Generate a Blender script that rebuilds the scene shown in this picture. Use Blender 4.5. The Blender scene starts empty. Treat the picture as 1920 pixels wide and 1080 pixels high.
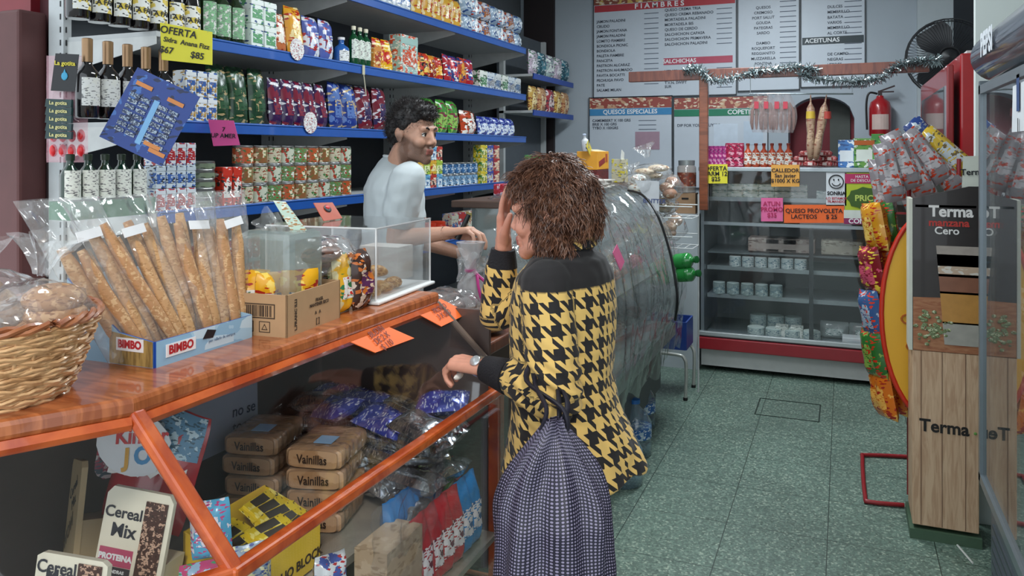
import bpy, math, random
import numpy as np
from mathutils import Vector, Matrix, Euler, noise
random.seed(7)
R=math.radians
S=bpy.context.scene; COL=S.collection
# ---------------- camera ----------------
CAMH=1.58; F=1500.0; YAW=R(22.5); HZ=285.0
cs,sn=math.cos(YAW),math.sin(YAW)
LOOK=Vector((-sn,cs,0)); RIGHT=Vector((cs,sn,0))
cam=bpy.data.cameras.new('camera'); co=bpy.data.objects.new('camera',cam); COL.objects.link(co)
co.location=(0,0,CAMH); co.rotation_euler=(R(90),0,YAW)
cam.sensor_width=36; cam.lens=F/1920*36; cam.shift_y=-(540-HZ)/1920; cam.clip_start=.05
S.camera=co
# ---------------- light ----------------
w=bpy.data.worlds.new('world'); S.world=w; w.use_nodes=True
bg=w.node_tree.nodes['Background']; bg.inputs[0].default_value=(.84,.93,1,1); bg.inputs[1].default_value=1.9
def area(name,loc,rot,sx,sy,power,col):
    l=bpy.data.lights.new(name,'AREA'); l.shape='RECTANGLE'; l.size=sx; l.size_y=sy; l.energy=power; l.color=col
    o=bpy.data.objects.new(name,l); COL.objects.link(o); o.location=loc; o.rotation_euler=rot; return o
area('ceiling_tube_light',(-.6,5.1,3.12),(0,0,0),.25,1.5,62,(.86,.95,1))
area('ceiling_tube_light',(-.9,2.9,3.12),(0,0,0),.25,1.5,42,(.9,.96,1))
sun=bpy.data.lights.new('sun','SUN'); sun.energy=1.3; sun.angle=R(8); sun.color=(1,.94,.86)
so=bpy.data.objects.new('sun',sun); COL.objects.link(so); so.rotation_euler=(R(52),0,R(32))
S.view_settings.view_transform='Standard'; S.view_settings.look='None'; S.view_settings.gamma=1
S.view_settings.use_curve_mapping=False; S.view_settings.exposure=0.0
# ---------------- pixel -> place ----------------
def PX(x,y,d):
    p=LOOK*d+RIGHT*((x-960)/F*d); return Vector((p.x,p.y,CAMH-(y-HZ)/F*d))
def ray(x,y): return LOOK+RIGHT*((x-960)/F)+Vector((0,0,-(y-HZ)/F))
def onX(x,y,X):
    r=ray(x,y); t=X/r.x; return Vector((X,r.y*t,CAMH+r.z*t))
def onY(x,y,Y):
    r=ray(x,y); t=Y/r.y; return Vector((r.x*t,Y,CAMH+r.z*t))
def onZ(x,y,Z):
    r=ray(x,y); t=(Z-CAMH)/r.z; return Vector((r.x*t,r.y*t,Z))
# ---------------- materials ----------------
MC={}
def hexc(h):
    h=h.lstrip('#'); v=[int(h[i:i+2],16)/255 for i in (0,2,4)]
    return tuple((c/12.92 if c<=.04045 else ((c+.055)/1.055)**2.4) for c in v)
def newmat(name):
    m=bpy.data.materials.new(name); m.use_nodes=True; nt=m.node_tree
    return m,nt,nt.nodes['Principled BSDF']
def node(nt,t,**k):
    n=nt.nodes.new(t)
    for a,b in k.items():
        if isinstance(a,str) and a.startswith('i_'): n.inputs[a[2:]].default_value=b
        else: setattr(n,a,b)
    return n
def pm(c,rough=.55,metal=0,var=.12,scale=18,bump=0,coat=0,emit=0,sss=0,alpha=1):
    """plain painted surface with a little procedural variation"""
    if isinstance(c,str): c=hexc(c)
    key=('pm',tuple(round(v,4) for v in c),rough,metal,var,scale,bump,coat,emit,sss)
    if key in MC: return MC[key]
    m,nt,b=newmat('paint')
    tc=node(nt,'ShaderNodeTexCoord'); nz=node(nt,'ShaderNodeTexNoise'); nz.inputs['Scale'].default_value=scale; nz.inputs['Detail'].default_value=4
    nt.links.new(tc.outputs['Object'],nz.inputs['Vector'])
    mx=node(nt,'ShaderNodeMix',data_type='RGBA')
    mx.inputs[6].default_value=(*[v*(1-var) for v in c],1); mx.inputs[7].default_value=(*[min(1,v*(1+var)) for v in c],1)
    nt.links.new(nz.outputs['Fac'],mx.inputs[0]); nt.links.new(mx.outputs[2],b.inputs['Base Color'])
    b.inputs['Roughness'].default_value=rough; b.inputs['Metallic'].default_value=metal
    if coat: b.inputs['Coat Weight'].default_value=coat
    if sss:
        b.inputs['Subsurface Weight'].default_value=sss; b.inputs['Subsurface Radius'].default_value=(.02,.008,.004)
    if emit: b.inputs['Emission Color'].default_value=(*c,1); b.inputs['Emission Strength'].default_value=emit
    if bump:
        bp=node(nt,'ShaderNodeBump'); bp.inputs['Strength'].default_value=bump; bp.inputs['Distance'].default_value=.01
        nt.links.new(nz.outputs['Fac'],bp.inputs['Height']); nt.links.new(bp.outputs[0],b.inputs['Normal'])
    MC[key]=m; return m
def pk(c1,c2='#f2efe6',c3='#222222',scale=14,rough=.35,seed=0,metal=0):
    """printed packaging: coloured ground, patches and small marks"""
    key=('pk',c1,c2,c3,scale,rough,seed,metal)
    if key in MC: return MC[key]
    a,b_,c_=[hexc(v) for v in (c1,c2,c3)]
    m,nt,b=newmat('printed_pack')
    tc=node(nt,'ShaderNodeTexCoord'); mp=node(nt,'ShaderNodeMapping'); mp.inputs['Location'].default_value=(seed*1.37,seed*.71,seed*2.1)
    nt.links.new(tc.outputs['Object'],mp.inputs[0])
    n1=node(nt,'ShaderNodeTexNoise'); n1.inputs['Scale'].default_value=scale*1.9; n1.inputs['Detail'].default_value=3
    n2=node(nt,'ShaderNodeTexVoronoi'); n2.inputs['Scale'].default_value=scale*4.5
    nt.links.new(mp.outputs[0],n1.inputs['Vector'])
    mq=node(nt,'ShaderNodeMapping'); mq.inputs['Scale'].default_value=(1,1,2.6); nt.links.new(mp.outputs[0],mq.inputs[0]); nt.links.new(mq.outputs[0],n2.inputs['Vector'])
    def step(src,th,gt='GREATER_THAN'):
        s=node(nt,'ShaderNodeMath',operation=gt); nt.links.new(src,s.inputs[0]); s.inputs[1].default_value=th; return s.outputs[0]
    m1=node(nt,'ShaderNodeMix',data_type='RGBA'); m1.inputs[6].default_value=(*a,1); m1.inputs[7].default_value=(*b_,1)
    nt.links.new(step(n1.outputs['Fac'],.56),m1.inputs[0])
    sp=node(nt,'ShaderNodeSeparateColor'); nt.links.new(n2.outputs['Color'],sp.inputs[0])
    m2=node(nt,'ShaderNodeMix',data_type='RGBA'); m2.inputs[7].default_value=(*c_,1)
    nt.links.new(m1.outputs[2],m2.inputs[6]); nt.links.new(step(sp.outputs[0],.84),m2.inputs[0])
    nt.links.new(m2.outputs[2],b.inputs['Base Color']); b.inputs['Roughness'].default_value=rough; b.inputs['Metallic'].default_value=metal
    MC[key]=m; return m
def film(tint='#ffffff',opac=.12,gloss=.5,rough=.12,bump=.6,scale=22,name='film'):
    """clear plastic or glass sheet: see-through, with surface reflection"""
    key=('film',tint,opac,gloss,rough,bump,scale)
    if key in MC: return MC[key]
    m,nt,b=newmat(name); c=hexc(tint); out=nt.nodes['Material Output']
    tr=node(nt,'ShaderNodeBsdfTransparent'); tr.inputs[0].default_value=(*[.9+.1*v for v in c],1)
    b.inputs['Base Color'].default_value=(*c,1); b.inputs['Roughness'].default_value=.35
    gl=node(nt,'ShaderNodeBsdfGlossy'); gl.inputs['Roughness'].default_value=rough
    fr=node(nt,'ShaderNodeLayerWeight'); fr.inputs['Blend'].default_value=.5
    pw=node(nt,'ShaderNodeMath',operation='POWER'); pw.inputs[1].default_value=4.0; nt.links.new(fr.outputs['Facing'],pw.inputs[0])
    mu=node(nt,'ShaderNodeMath',operation='MULTIPLY_ADD'); mu.inputs[1].default_value=gloss; mu.inputs[2].default_value=gloss*.07; mu.use_clamp=True
    nt.links.new(pw.outputs[0],mu.inputs[0])
    m1=node(nt,'ShaderNodeMixShader'); m1.inputs[0].default_value=opac
    nt.links.new(tr.outputs[0],m1.inputs[1]); nt.links.new(b.outputs[0],m1.inputs[2])
    m2=node(nt,'ShaderNodeMixShader'); nt.links.new(mu.outputs[0],m2.inputs[0]); nt.links.new(m1.outputs[0],m2.inputs[1]); nt.links.new(gl.outputs[0],m2.inputs[2])
    nt.links.new(m2.outputs[0],out.inputs['Surface'])
    if bump:
        tc=node(nt,'ShaderNodeTexCoord'); nz=node(nt,'ShaderNodeTexVoronoi'); nz.inputs['Scale'].default_value=scale
        nt.links.new(tc.outputs['Object'],nz.inputs['Vector'])
        bp=node(nt,'ShaderNodeBump'); bp.inputs['Strength'].default_value=bump; bp.inputs['Distance'].default_value=.02
        nt.links.new(nz.outputs['Distance'],bp.inputs['Height'])
        nt.links.new(bp.outputs[0],gl.inputs['Normal']); nt.links.new(bp.outputs[0],fr.inputs['Normal'])
    MC[key]=m; return m
def wood(c1,c2,scale=3,stretch=(1,12,1),rough=.35,coat=.3):
    key=('wood',c1,c2,scale,stretch,rough)
    if key in MC: return MC[key]
    m,nt,b=newmat('wood'); tc=node(nt,'ShaderNodeTexCoord'); mp=node(nt,'ShaderNodeMapping'); mp.inputs['Scale'].default_value=stretch
    nz=node(nt,'ShaderNodeTexNoise'); nz.inputs['Scale'].default_value=scale; nz.inputs['Detail'].default_value=5; nz.inputs['Distortion'].default_value=1.2
    rp=node(nt,'ShaderNodeValToRGB'); e=rp.color_ramp.elements
    e[0].position=.38; e[0].color=(*hexc(c1),1); e[1].position=.62; e[1].color=(*hexc(c2),1)
    nt.links.new(tc.outputs['Object'],mp.inputs[0]); nt.links.new(mp.outputs[0],nz.inputs[0]); nt.links.new(nz.outputs['Fac'],rp.inputs[0]); nt.links.new(rp.outputs[0],b.inputs['Base Color'])
    b.inputs['Roughness'].default_value=rough; b.inputs['Coat Weight'].default_value=coat
    MC[key]=m; return m
GLASS=film('#dfeee8',.03,.7,.02,0,name='glass')
CLEAR=film('#f4f6f6',.10,.75,.10,.8,26)
HAZY=film('#e9eef0',.20,.8,.14,.9,16)
# ---------------- mesh builder ----------------
class MB:
    def __init__(s): s.v=[]; s.f=[]; s.m=[]; s.k=0
    def mat(s,k): s.k=k; return s
    def add(s,vs,fs,M=None):
        o=len(s.v); s.v+= [tuple(M@Vector(v)) if M else tuple(v) for v in vs]
        for f in fs: s.f.append([o+i for i in f]); s.m.append(s.k)
        return s
    def box(s,c,d,rz=0,M=None):
        x,y,z=[v/2 for v in d]
        vs=[(-x,-y,-z),(x,-y,-z),(x,y,-z),(-x,y,-z),(-x,-y,z),(x,-y,z),(x,y,z),(-x,y,z)]
        T=Matrix.Translation(c)@(M or Matrix.Rotation(rz,4,'Z'))
        return s.add(vs,[(3,2,1,0),(4,5,6,7),(0,1,5,4),(1,2,6,5),(2,3,7,6),(3,0,4,7)],T)
    def tube(s,pts,r,n=8,closed=False,cap=True,flat=1):
        pts=[Vector(p) for p in pts]; N=len(pts); rs=r if isinstance(r,(list,tuple)) else [r]*N
        o=len(s.v); up=None
        for i,p in enumerate(pts):
            a=pts[i-1] if (i or closed) else p; b=pts[(i+1)%N] if (i<N-1 or closed) else p
            t=(b-a); t=t.normalized() if t.length>1e-9 else Vector((0,0,1))
            if up is None: up=Vector((0,0,1)) if abs(t.z)<.9 else Vector((1,0,0))
            u=t.cross(up)
            if u.length<1e-5: u=t.orthogonal()
            u.normalize(); up=u.cross(t).normalized()
            for j in range(n):
                q=2*math.pi*j/n; s.v.append(tuple(p+(u*math.cos(q)+up*math.sin(q)*flat)*rs[i]))
        for i in range(N if closed else N-1):
            for j in range(n):
                a=o+i*n; b=o+((i+1)%N)*n
                s.f.append([a+j,a+(j+1)%n,b+(j+1)%n,b+j]); s.m.append(s.k)
        if cap and not closed:
            s.f.append([o+j for j in reversed(range(n))]); s.m.append(s.k)
            s.f.append([o+(N-1)*n+j for j in range(n)]); s.m.append(s.k)
        return s
    def lathe(s,prof,n=16,c=(0,0,0),M=None,sx=1,sy=1):
        vs=[];fs=[]
        for r,z in prof:
            for j in range(n):
                q=2*math.pi*j/n; vs.append((c[0]+r*math.cos(q)*sx,c[1]+r*math.sin(q)*sy,c[2]+z))
        for i in range(len(prof)-1):
            for j in range(n): fs.append((i*n+j,i*n+(j+1)%n,(i+1)*n+(j+1)%n,(i+1)*n+j))
        if prof[0][0]>1e-4: fs.append(tuple(reversed(range(n))))
        if prof[-1][0]>1e-4: fs.append(tuple((len(prof)-1)*n+j for j in range(n)))
        return s.add(vs,fs,M)
    def sph(s,c,r,n=14,k=8,M=None):
        if not isinstance(r,(tuple,list)): r=(r,r,r)
        prof=[(max(1e-5,math.sin(math.pi*i/k)),-math.cos(math.pi*i/k)) for i in range(k+1)]
        vs=[];fs=[]
        for a,z in prof:
            for j in range(n):
                q=2*math.pi*j/n; vs.append((a*math.cos(q)*r[0],a*math.sin(q)*r[1],z*r[2]))
        for i in range(k):
            for j in range(n): fs.append((i*n+j,i*n+(j+1)%n,(i+1)*n+(j+1)%n,(i+1)*n+j))
        fs.append(tuple(reversed(range(n)))); fs.append(tuple(k*n+j for j in range(n)))
        return s.add(vs,fs,Matrix.Translation(c)@(M or Matrix()))
    def quad(s,*p): return s.add(p,[tuple(range(len(p)))])
    def prism(s,poly,t,M=None):
        """poly in x,z plane, thickness along +y from 0 to t"""
        n=len(poly); vs=[(x,0,z) for x,z in poly]+[(x,t,z) for x,z in poly]
        fs=[tuple(range(n)),tuple(reversed(range(n,2*n)))]+[(i,i+n,(i+1)%n+n,(i+1)%n) for i in range(n)]
        return s.add(vs,fs,M)
    def slab(s,poly,z0,z1):
        n=len(poly); vs=[(x,y,z0) for x,y in poly]+[(x,y,z1) for x,y in poly]
        fs=[tuple(reversed(range(n))),tuple(range(n,2*n))]+[(i,(i+1)%n,(i+1)%n+n,i+n) for i in range(n)]
        return s.add(vs,fs)
    def grid(s,nu,nv,fn,flip=False):
        o=len(s.v)
        for j in range(nv+1):
            for i in range(nu+1): s.v.append(tuple(fn(i/nu,j/nv)))
        for j in range(nv):
            for i in range(nu):
                a=o+j*(nu+1)+i; f=[a,a+1,a+nu+2,a+nu+1]
                s.f.append(f[::-1] if flip else f); s.m.append(s.k)
        return s
    def build(s,name,mats,parent=None,smooth=False,bevel=0,loc=None,rot=None,fix=True):
        me=bpy.data.meshes.new(name); me.from_pydata(s.v,[],s.f)
        if not isinstance(mats,(list,tuple)): mats=[mats]
        for m in mats: me.materials.append(m)
        me.polygons.foreach_set('material_index',s.m)
        if smooth: me.polygons.foreach_set('use_smooth',[True]*len(s.f))
        me.update()
        o=bpy.data.objects.new(name,me); COL.objects.link(o)
        if parent: o.parent=parent
        if loc is not None: o.location=loc
        if rot is not None: o.rotation_euler=rot
        if bevel:
            b=o.modifiers.new('bevel','BEVEL'); b.width=bevel; b.segments=2; b.limit_method='ANGLE'
        if smooth:
            try: me.set_sharp_from_angle(angle=R(50))
            except Exception: pass
        return o
def tag(o,label,cat,group=None,kind=None):
    o['label']=label; o['category']=cat
    if group: o['group']=group
    if kind: o['kind']=kind
    return o
def thing(name,label,cat,loc=(0,0,0),rz=0,group=None,rot=None):
    o=bpy.data.objects.new(name,None); COL.objects.link(o); o.empty_display_size=.05
    o.location=loc; o.rotation_euler=rot or (0,0,rz)
    return tag(o,label,cat,group)
def struct(o): o['kind']='structure'; return o
def copy_tree(o,parent=None):
    c=o.copy(); COL.objects.link(c)
    c.parent=parent
    for ch in list(KIDS.get(o.name,[])) : copy_tree(bpy.data.objects[ch],c)
    return c
KIDS={}
def index_kids(o):
    KIDS[o.name]=[c.name for c in o.children]
    for c in o.children: index_kids(c)
POOL={}
def inst(key,make):
    """first call uses the built thing itself, later calls copy it with its parts"""
    if key not in POOL:
        o=make(); index_kids(o); POOL[key]=o; o['_n']=0; del o['_n']; return o
    src=POOL[key]; c=copy_tree(src)
    for k in ('label','category','group'):
        if k in c: del c[k]
    return c
TXT={}
def text(s,size,mat,parent,loc=(0,0,0),rot=(R(90),0,0),bold=0,align='CENTER',bend=0,name='lettering',sx=1,line=1.0):
    key=(s,size,bold,align,sx,line)
    if key not in TXT:
        c=bpy.data.curves.new('t','FONT'); c.body=s; c.size=size; c.align_x=align; c.align_y='CENTER'; c.offset=bold; c.extrude=.0002; c.resolution_u=3; c.space_line=line
        o=bpy.data.objects.new('t',c); COL.objects.link(o)
        dg=bpy.context.evaluated_depsgraph_get(); me=bpy.data.meshes.new_from_object(o.evaluated_get(dg))
        bpy.data.objects.remove(o); me.name='lettering'
        if sx!=1:
            for v in me.vertices: v.co.x*=sx
        TXT[key]=me
    me=TXT[key].copy()
    me.materials.clear(); me.materials.append(mat)
    if bend:
        for v in me.vertices:
            a=v.co.x/bend; v.co.x,v.co.z=math.sin(a)*(bend+v.co.z),math.cos(a)*(bend+v.co.z)-bend
    o=bpy.data.objects.new(name,me); COL.objects.link(o); o.parent=parent; o.location=loc; o.rotation_euler=rot
    return o
ORD=['first','second','third','fourth','fifth','sixth','seventh','eighth','ninth','tenth','eleventh','twelfth','thirteenth','fourteenth','fifteenth','sixteenth','seventeenth','eighteenth','nineteenth','twentieth']
def fbm(p,s=1.0): return noise.noise(Vector(p)*s)
INK=pm('#1c1c20',.6,var=0)
WHITE=pm('#e9ebe8',.5,var=.04)
# ---------------- room ----------------
YB=7.1; XL=-2.85; XR=1.35; ZC=3.2
def floor_mat():
    m,nt,b=newmat('terrazzo'); tc=node(nt,'ShaderNodeTexCoord')
    v=node(nt,'ShaderNodeTexVoronoi'); v.inputs['Scale'].default_value=125; nt.links.new(tc.outputs['Object'],v.inputs['Vector'])
    sp=node(nt,'ShaderNodeSeparateColor'); nt.links.new(v.outputs['Color'],sp.inputs[0])
    rp=node(nt,'ShaderNodeValToRGB'); rp.color_ramp.interpolation='CONSTANT'; e=rp.color_ramp.elements
    e[0].color=(*hexc('#56695f'),1); e[1].position=.45; e[1].color=(*hexc('#637a6e'),1)
    for p,c in ((.72,'#74897c'),(.9,'#93a393'),(.97,'#42554b')):
        x=e.new(p); x.color=(*hexc(c),1)
    nt.links.new(sp.outputs[0],rp.inputs[0])
    n=node(nt,'ShaderNodeTexNoise'); n.inputs['Scale'].default_value=1.6; n.inputs['Detail'].default_value=5; nt.links.new(tc.outputs['Object'],n.inputs['Vector'])
    st=node(nt,'ShaderNodeMapRange'); st.inputs[1].default_value=.35; st.inputs[2].default_value=.65; st.inputs[3].default_value=.82; st.inputs[4].default_value=1.08
    nt.links.new(n.outputs['Fac'],st.inputs[0])
    mu=node(nt,'ShaderNodeMix',data_type='RGBA',blend_type='MULTIPLY'); mu.inputs[0].default_value=1
    nt.links.new(rp.outputs[0],mu.inputs[6]); nt.links.new(st.outputs[0],mu.inputs[7])
    br=node(nt,'ShaderNodeTexBrick'); br.offset=0; br.inputs['Scale'].default_value=1; br.inputs['Brick Width'].default_value=.4; br.inputs['Row Height'].default_value=.4; br.inputs['Mortar Size'].default_value=.0022; br.inputs['Mortar Smooth'].default_value=.2
    mp=node(nt,'ShaderNodeMapping'); mp.inputs['Location'].default_value=(.06,.1,0); nt.links.new(tc.outputs['Object'],mp.inputs[0]); nt.links.new(mp.outputs[0],br.inputs['Vector'])
    mx=node(nt,'ShaderNodeMix',data_type='RGBA'); nt.links.new(br.outputs['Fac'],mx.inputs[0]); nt.links.new(mu.outputs[2],mx.inputs[6]); mx.inputs[7].default_value=(*hexc('#2c3a34'),1)
    nt.links.new(mx.outputs[2],b.inputs['Base Color']); b.inputs['Roughness'].default_value=.42
    return m
b=MB(); b.box((-.75,3.25,-.05),(4.4,8.0,.1)); struct(b.build('floor',floor_mat()))
b=MB(); b.box((-.5,-3.4,-.08),(14,5.3,.1)); struct(b.build('trim_pavement',pm('#8d8b86',.9)))
WALLM=pm('#aab3bb',.8,var=.06,scale=3); WALLR=pm('#c3cccb',.8,var=.05,scale=3)
b=MB(); b.box((-.75,3.65,ZC+.05),(4.4,7.1,.1)); struct(b.build('ceiling',pm('#c9cdcc',.9)))
b=MB(); b.box((XL-.05,4.7,ZC/2),(.1,4.9,ZC)); struct(b.build('wall_left',pm('#5f6468',.85)))
b=MB(); b.box((XR+.05,3.65,ZC/2),(.1,7.2,ZC)); struct(b.build('wall_right',WALLR))
# red street-side wall left of the shelving
b=MB(); b.box((XL-.75,2.26,ZC/2),(1.4,.08,ZC)); struct(b.build('wall_front',pm('#4e2328',.7,var=.15)))
b=MB(); b.box((XL-.9,2.2,2.2),(1.6,.04,.55)); struct(b.build('trim_fascia',pm('#7a1722',.5)))
b=MB(); b.box((XL-.075,2.13,1.06),(.12,.12,2.12)); struct(b.build('trim_door_post',pm('#5b3433',.6,var=.15),bevel=.012))
# back wall with arch niche
ax0=onY(1478,230,YB).x; ax1=onY(1602,230,YB).x; az0=1.30; aspring=onY(1540,222,YB).z; atop=onY(1540,181,YB).z
dx0=onY(1786,0,YB).x; 
b=MB()
b.quad((XL,YB,0),(ax0,YB,0),(ax0,YB,ZC),(XL,YB,ZC)); b.quad((ax1,YB,0),(dx0,YB,0),(dx0,YB,ZC),(ax1,YB,ZC)); b.quad((ax0,YB,0),(ax1,YB,0),(ax1,YB,az0),(ax0,YB,az0))
N=14; pts=[]
for i in range(N+1):
    t=i/N; x=ax0+(ax1-ax0)*t; z=aspring+(atop-aspring)*math.sqrt(max(0,1-(2*t-1)**2)); pts.append((x,z))
for i in range(N):
    (x0,z0),(x1,z1)=pts[i],pts[i+1]
    b.quad((x0,YB,z0),(x1,YB,z1),(x1,YB,ZC),(x0,YB,ZC)); b.quad((x0,YB,z0),(x0,YB+.28,z0),(x1,YB+.28,z1),(x1,YB,z1))
b.quad((ax0,YB,az0),(ax0,YB,aspring),(ax0,YB+.28,aspring),(ax0,YB+.28,az0)); b.quad((ax1,YB,az0),(ax1,YB+.28,az0),(ax1,YB+.28,aspring),(ax1,YB,aspring))
b.quad((ax0,YB,az0),(ax0,YB+.28,az0),(ax1,YB+.28,az0),(ax1,YB,az0))
struct(b.build('wall_back',WALLM))
b=MB(); b.box(((ax0+ax1)/2,YB+.3,1.75),(ax1-ax0+.1,.03,1.0)); struct(b.build('trim_niche_back',pm('#6d1420',.6)))
b=MB(); b.box((ax1-.11,YB+.27,1.7),(.16,.02,.8)); struct(b.build('trim_niche_panel',pm('#4b4f4a',.6)))
# dark door at left end of back wall, dark opening at right end
xa=onY(985,50,YB).x; xb=onY(1041,50,YB).x
b=MB(); b.box(((xa+xb)/2,YB-.02,1.6),(xb-xa,.04,3.2)); struct(b.build('door_1',pm('#241a1c',.5)))
b=MB(); b.box(((dx0+XR)/2,YB+.3,1.6),(XR-dx0+.1,.04,3.2)); struct(b.build('door_2',pm('#202227',.7)))
b=MB(); b.box((onY(1752,50,YB).x,YB-.03,ZC/2),(onY(1785,0,YB).x-onY(1718,0,YB).x,.06,ZC)); struct(b.build('trim_pilaster',pm('#b4bcc0',.8,var=.05)))
px0=onY(1826,100,3.95).x
b=MB(); b.box(((px0+XR)/2,3.93,ZC/2),(XR-px0,.05,ZC)); struct(b.build('wall_pillar',pm('#cfd6d2',.75,var=.05,scale=3)))
# drain cover outline
c=onZ(1478,768,0); b=MB()
for dx,dy,sx,sy in ((0,-.17,.36,.008),(0,.17,.36,.008),(-.18,0,.008,.34),(.18,0,.008,.34)): b.box((c.x+dx,c.y+dy,.001),(sx,sy,.003))
tag(b.build('floor_hatch',pm('#2a3630',.8)),'small rectangular hatch set in the green floor before the chilled case','hatch')

# ---------------- shelving unit behind the counter ----------------
XF=-2.3
def SY(px): return onX(px,300,XF).y
Y0=SY(297); Y1=SY(985)
def SZ(px,py): return onX(px,py,XF).z
ZA=SZ(880,58); ZBs=SZ(700,128); ZCs=SZ(600,240); ZD=SZ(450,386); ZE=1.02
BLUE=pm('#1f56a8',.35,coat=.3); GREYW=pm('#b9bcbc',.5,var=.08)
un=thing('shelving_unit','tall white metal shelving unit with blue shelf edges behind the counter','shelf',(0,0,0))
for k,z in enumerate((ZA,ZBs,ZCs,ZD,ZE,.55)):
    b=MB(); b.box(((XF+XL)/2,(Y0+Y1)/2,z-.012),(XF-XL-.02,Y1-Y0,.02)); sb=b.build('shelf_board',GREYW,un)
    ye=Y0+(.0 if k in(0,3,4,5) else .22 if k==1 else .0)
    b=MB(); b.box((XF,(ye+Y1)/2,z-.02),(.012,Y1-ye,.042)); b.mat(0).tube([(XF+.004,ye,z+.001),(XF+.004,Y1,z+.001)],.006,6)
    b.build('shelf_edge',BLUE,sb,bevel=.002)
    for yy in (Y0,(Y0*2+Y1)/3,(Y0+2*Y1)/3,Y1):
        P=[(XL+.02,z-.02),(XF-.01,z-.02),(XF-.01,z-.05),(XF-.06,z-.06),(XL+.02,z-.15)]
        b=MB(); vs=[(x,yy-.0015,q) for x,q in P]+[(x,yy+.0015,q) for x,q in P]; n=len(P)
        b.add(vs,[tuple(range(n)),tuple(reversed(range(n,2*n)))]+[(i,i+n,(i+1)%n+n,(i+1)%n) for i in range(n)])
        b.build('bracket',pm('#c6c8c6',.5,var=.15),un)
for yy in (Y0,(Y0*2+Y1)/3,(Y0+2*Y1)/3,Y1):
    b=MB(); b.box((XL+.045,yy,1.6),(.08,.035,3.2)); 
    b.mat(1)
    for q in range(60): b.box((XL+.0865,yy-.006,.2+q*.05),(.002,.005,.022)); b.box((XL+.07,yy-.018,.2+q*.05),(.006,.002,.022))
    b.build('upright',[pm('#c3c7c8',.45),pm('#26282a',.7)],un)
b=MB(); b.box((XL+.012,(Y0+Y1)/2,1.5),(.012,Y1-Y0,3.0)); b.build('back_panel',pm('#4a5057',.6),un)
# small set-back unit in the far corner
XF2=-2.3; ya,yb=onX(1000,148,XF2).y,onX(1074,160,XF2).y
u2=thing('corner_shelf','short shelf rack with blue edges in the far corner beside grey wall','shelf')
Z2=[onX(1040,150,XF2).z,onX(1040,214,XF2).z]
for z in Z2:
    b=MB(); b.box((XF2-.15,(ya+yb)/2,z),(.3,yb-ya,.02)); sb=b.build('shelf_board',GREYW,u2)
    b=MB(); b.box((XF2,(ya+yb)/2,z-.01),(.012,yb-ya,.045)); b.build('shelf_edge',pm('#2a4a9c',.4),sb)
b=MB(); b.box((XF2-.31,(ya+yb)/2,1.3),(.02,yb-ya,2.6)); b.build('back_panel',pm('#50565c',.6),u2)
for yy in (ya+.02,yb-.02):
    b=MB(); b.box((XF2-.28,yy,1.3),(.04,.04,2.6)); b.build('upright',GREYW,u2)
# ---------------- product builders (local: front faces -y, base at z=0) ----------------
def bottle(h,r,body,label,cap,neck=.32,text_s=None,foil=None,lab=(.12,.5)):
    o=thing('bottle','','bottle')
    hn=h*(1-neck); rn=r*.36
    b=MB(); b.lathe([(r*.9,0),(r,.006),(r,hn*.86),(r*.8,hn*.96),(rn*1.2,hn+h*.04),(rn,hn+h*.09),(rn,h*.95),(rn*1.1,h*.96),(rn*1.1,h*.97)],16)
    b.build('glass_body' ,body,o,smooth=True)
    z0,z1=h*lab[0],h*lab[1]
    b=MB(); b.grid(10,2,lambda u,v:(math.sin((u-.5)*2.4)*(r+.0012),-math.cos((u-.5)*2.4)*(r+.0012),z0+(z1-z0)*v)); lb=b.build('label',label,o,smooth=True)
    if text_s: text(text_s,r*.62,INK,lb,(0,-r-.002,z0+(z1-z0)*.38),bold=.0008,bend=r)
    b=MB(); b.lathe([(rn*1.25,h*(.9 if not foil else .7)),(rn*1.3,h*.99),(rn*.9,h)],12); b.build('cap',cap,o,smooth=True)
    return o
def can(h,r,body,label,lid):
    o=thing('can','','can')
    b=MB(); b.lathe([(r*.95,0),(r,.003),(r*.97,.006),(r*.97,h-.006),(r,h-.003),(r*.95,h)],16); b.build('can_body',body,o,smooth=True)
    b=MB(); b.lathe([(r+.0006,.008),(r+.0006,h-.008)],16); b.build('label',label,o,smooth=True)
    b=MB(); b.lathe([(r*.93,h),(r*.93,h+.0015)],16); b.build('lid',lid,o)
    return o
def carton(w,d,h,mat,panel,band=None):
    o=thing('carton','','carton')
    b=MB(); b.box((0,0,h/2),(w,d,h)); b.build('box_body',mat,o,bevel=min(w,d)*.04)
    b=MB(); b.box((0,-d/2-.0006,h*.42),(w*.78,.0012,h*.4)); b.build('front_print',panel,o)
    if band: b=MB(); b.box((0,-d/2-.0008,h*.85),(w*.98,.0012,h*.16)); b.build('brand_band',band,o)
    return o
def pillow(w,h,t,seed,u0=-1,u1=1,v0=0,v1=1,off=0,side=-1,nu=10,nv=14,crimp=.07):
    def fn(a,b):
        u=u0+(u1-u0)*a; v=v0+(v1-v0)*b
        e=max(0,1-abs(u)**2.6); g=max(0,1-abs(2*v-1)**4)
        q=(e**.6)*(g**.7)
        pinch=1-.10*(1-g)
        y=side*(t/2*q*(1+.35*noise.noise(Vector((u*2.2,v*3+seed*3.1,seed)))) +.004*noise.noise(Vector((u*7,v*9,seed)))*min(1,q*3)+off)
        sag=.02*h*noise.noise(Vector((u*1.5,seed*5,0)))
        return (u*w/2*(1.0-.06*math.sin(math.pi*v))*pinch,y+side*.0006,v*h+sag*v)
    return fn
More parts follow.
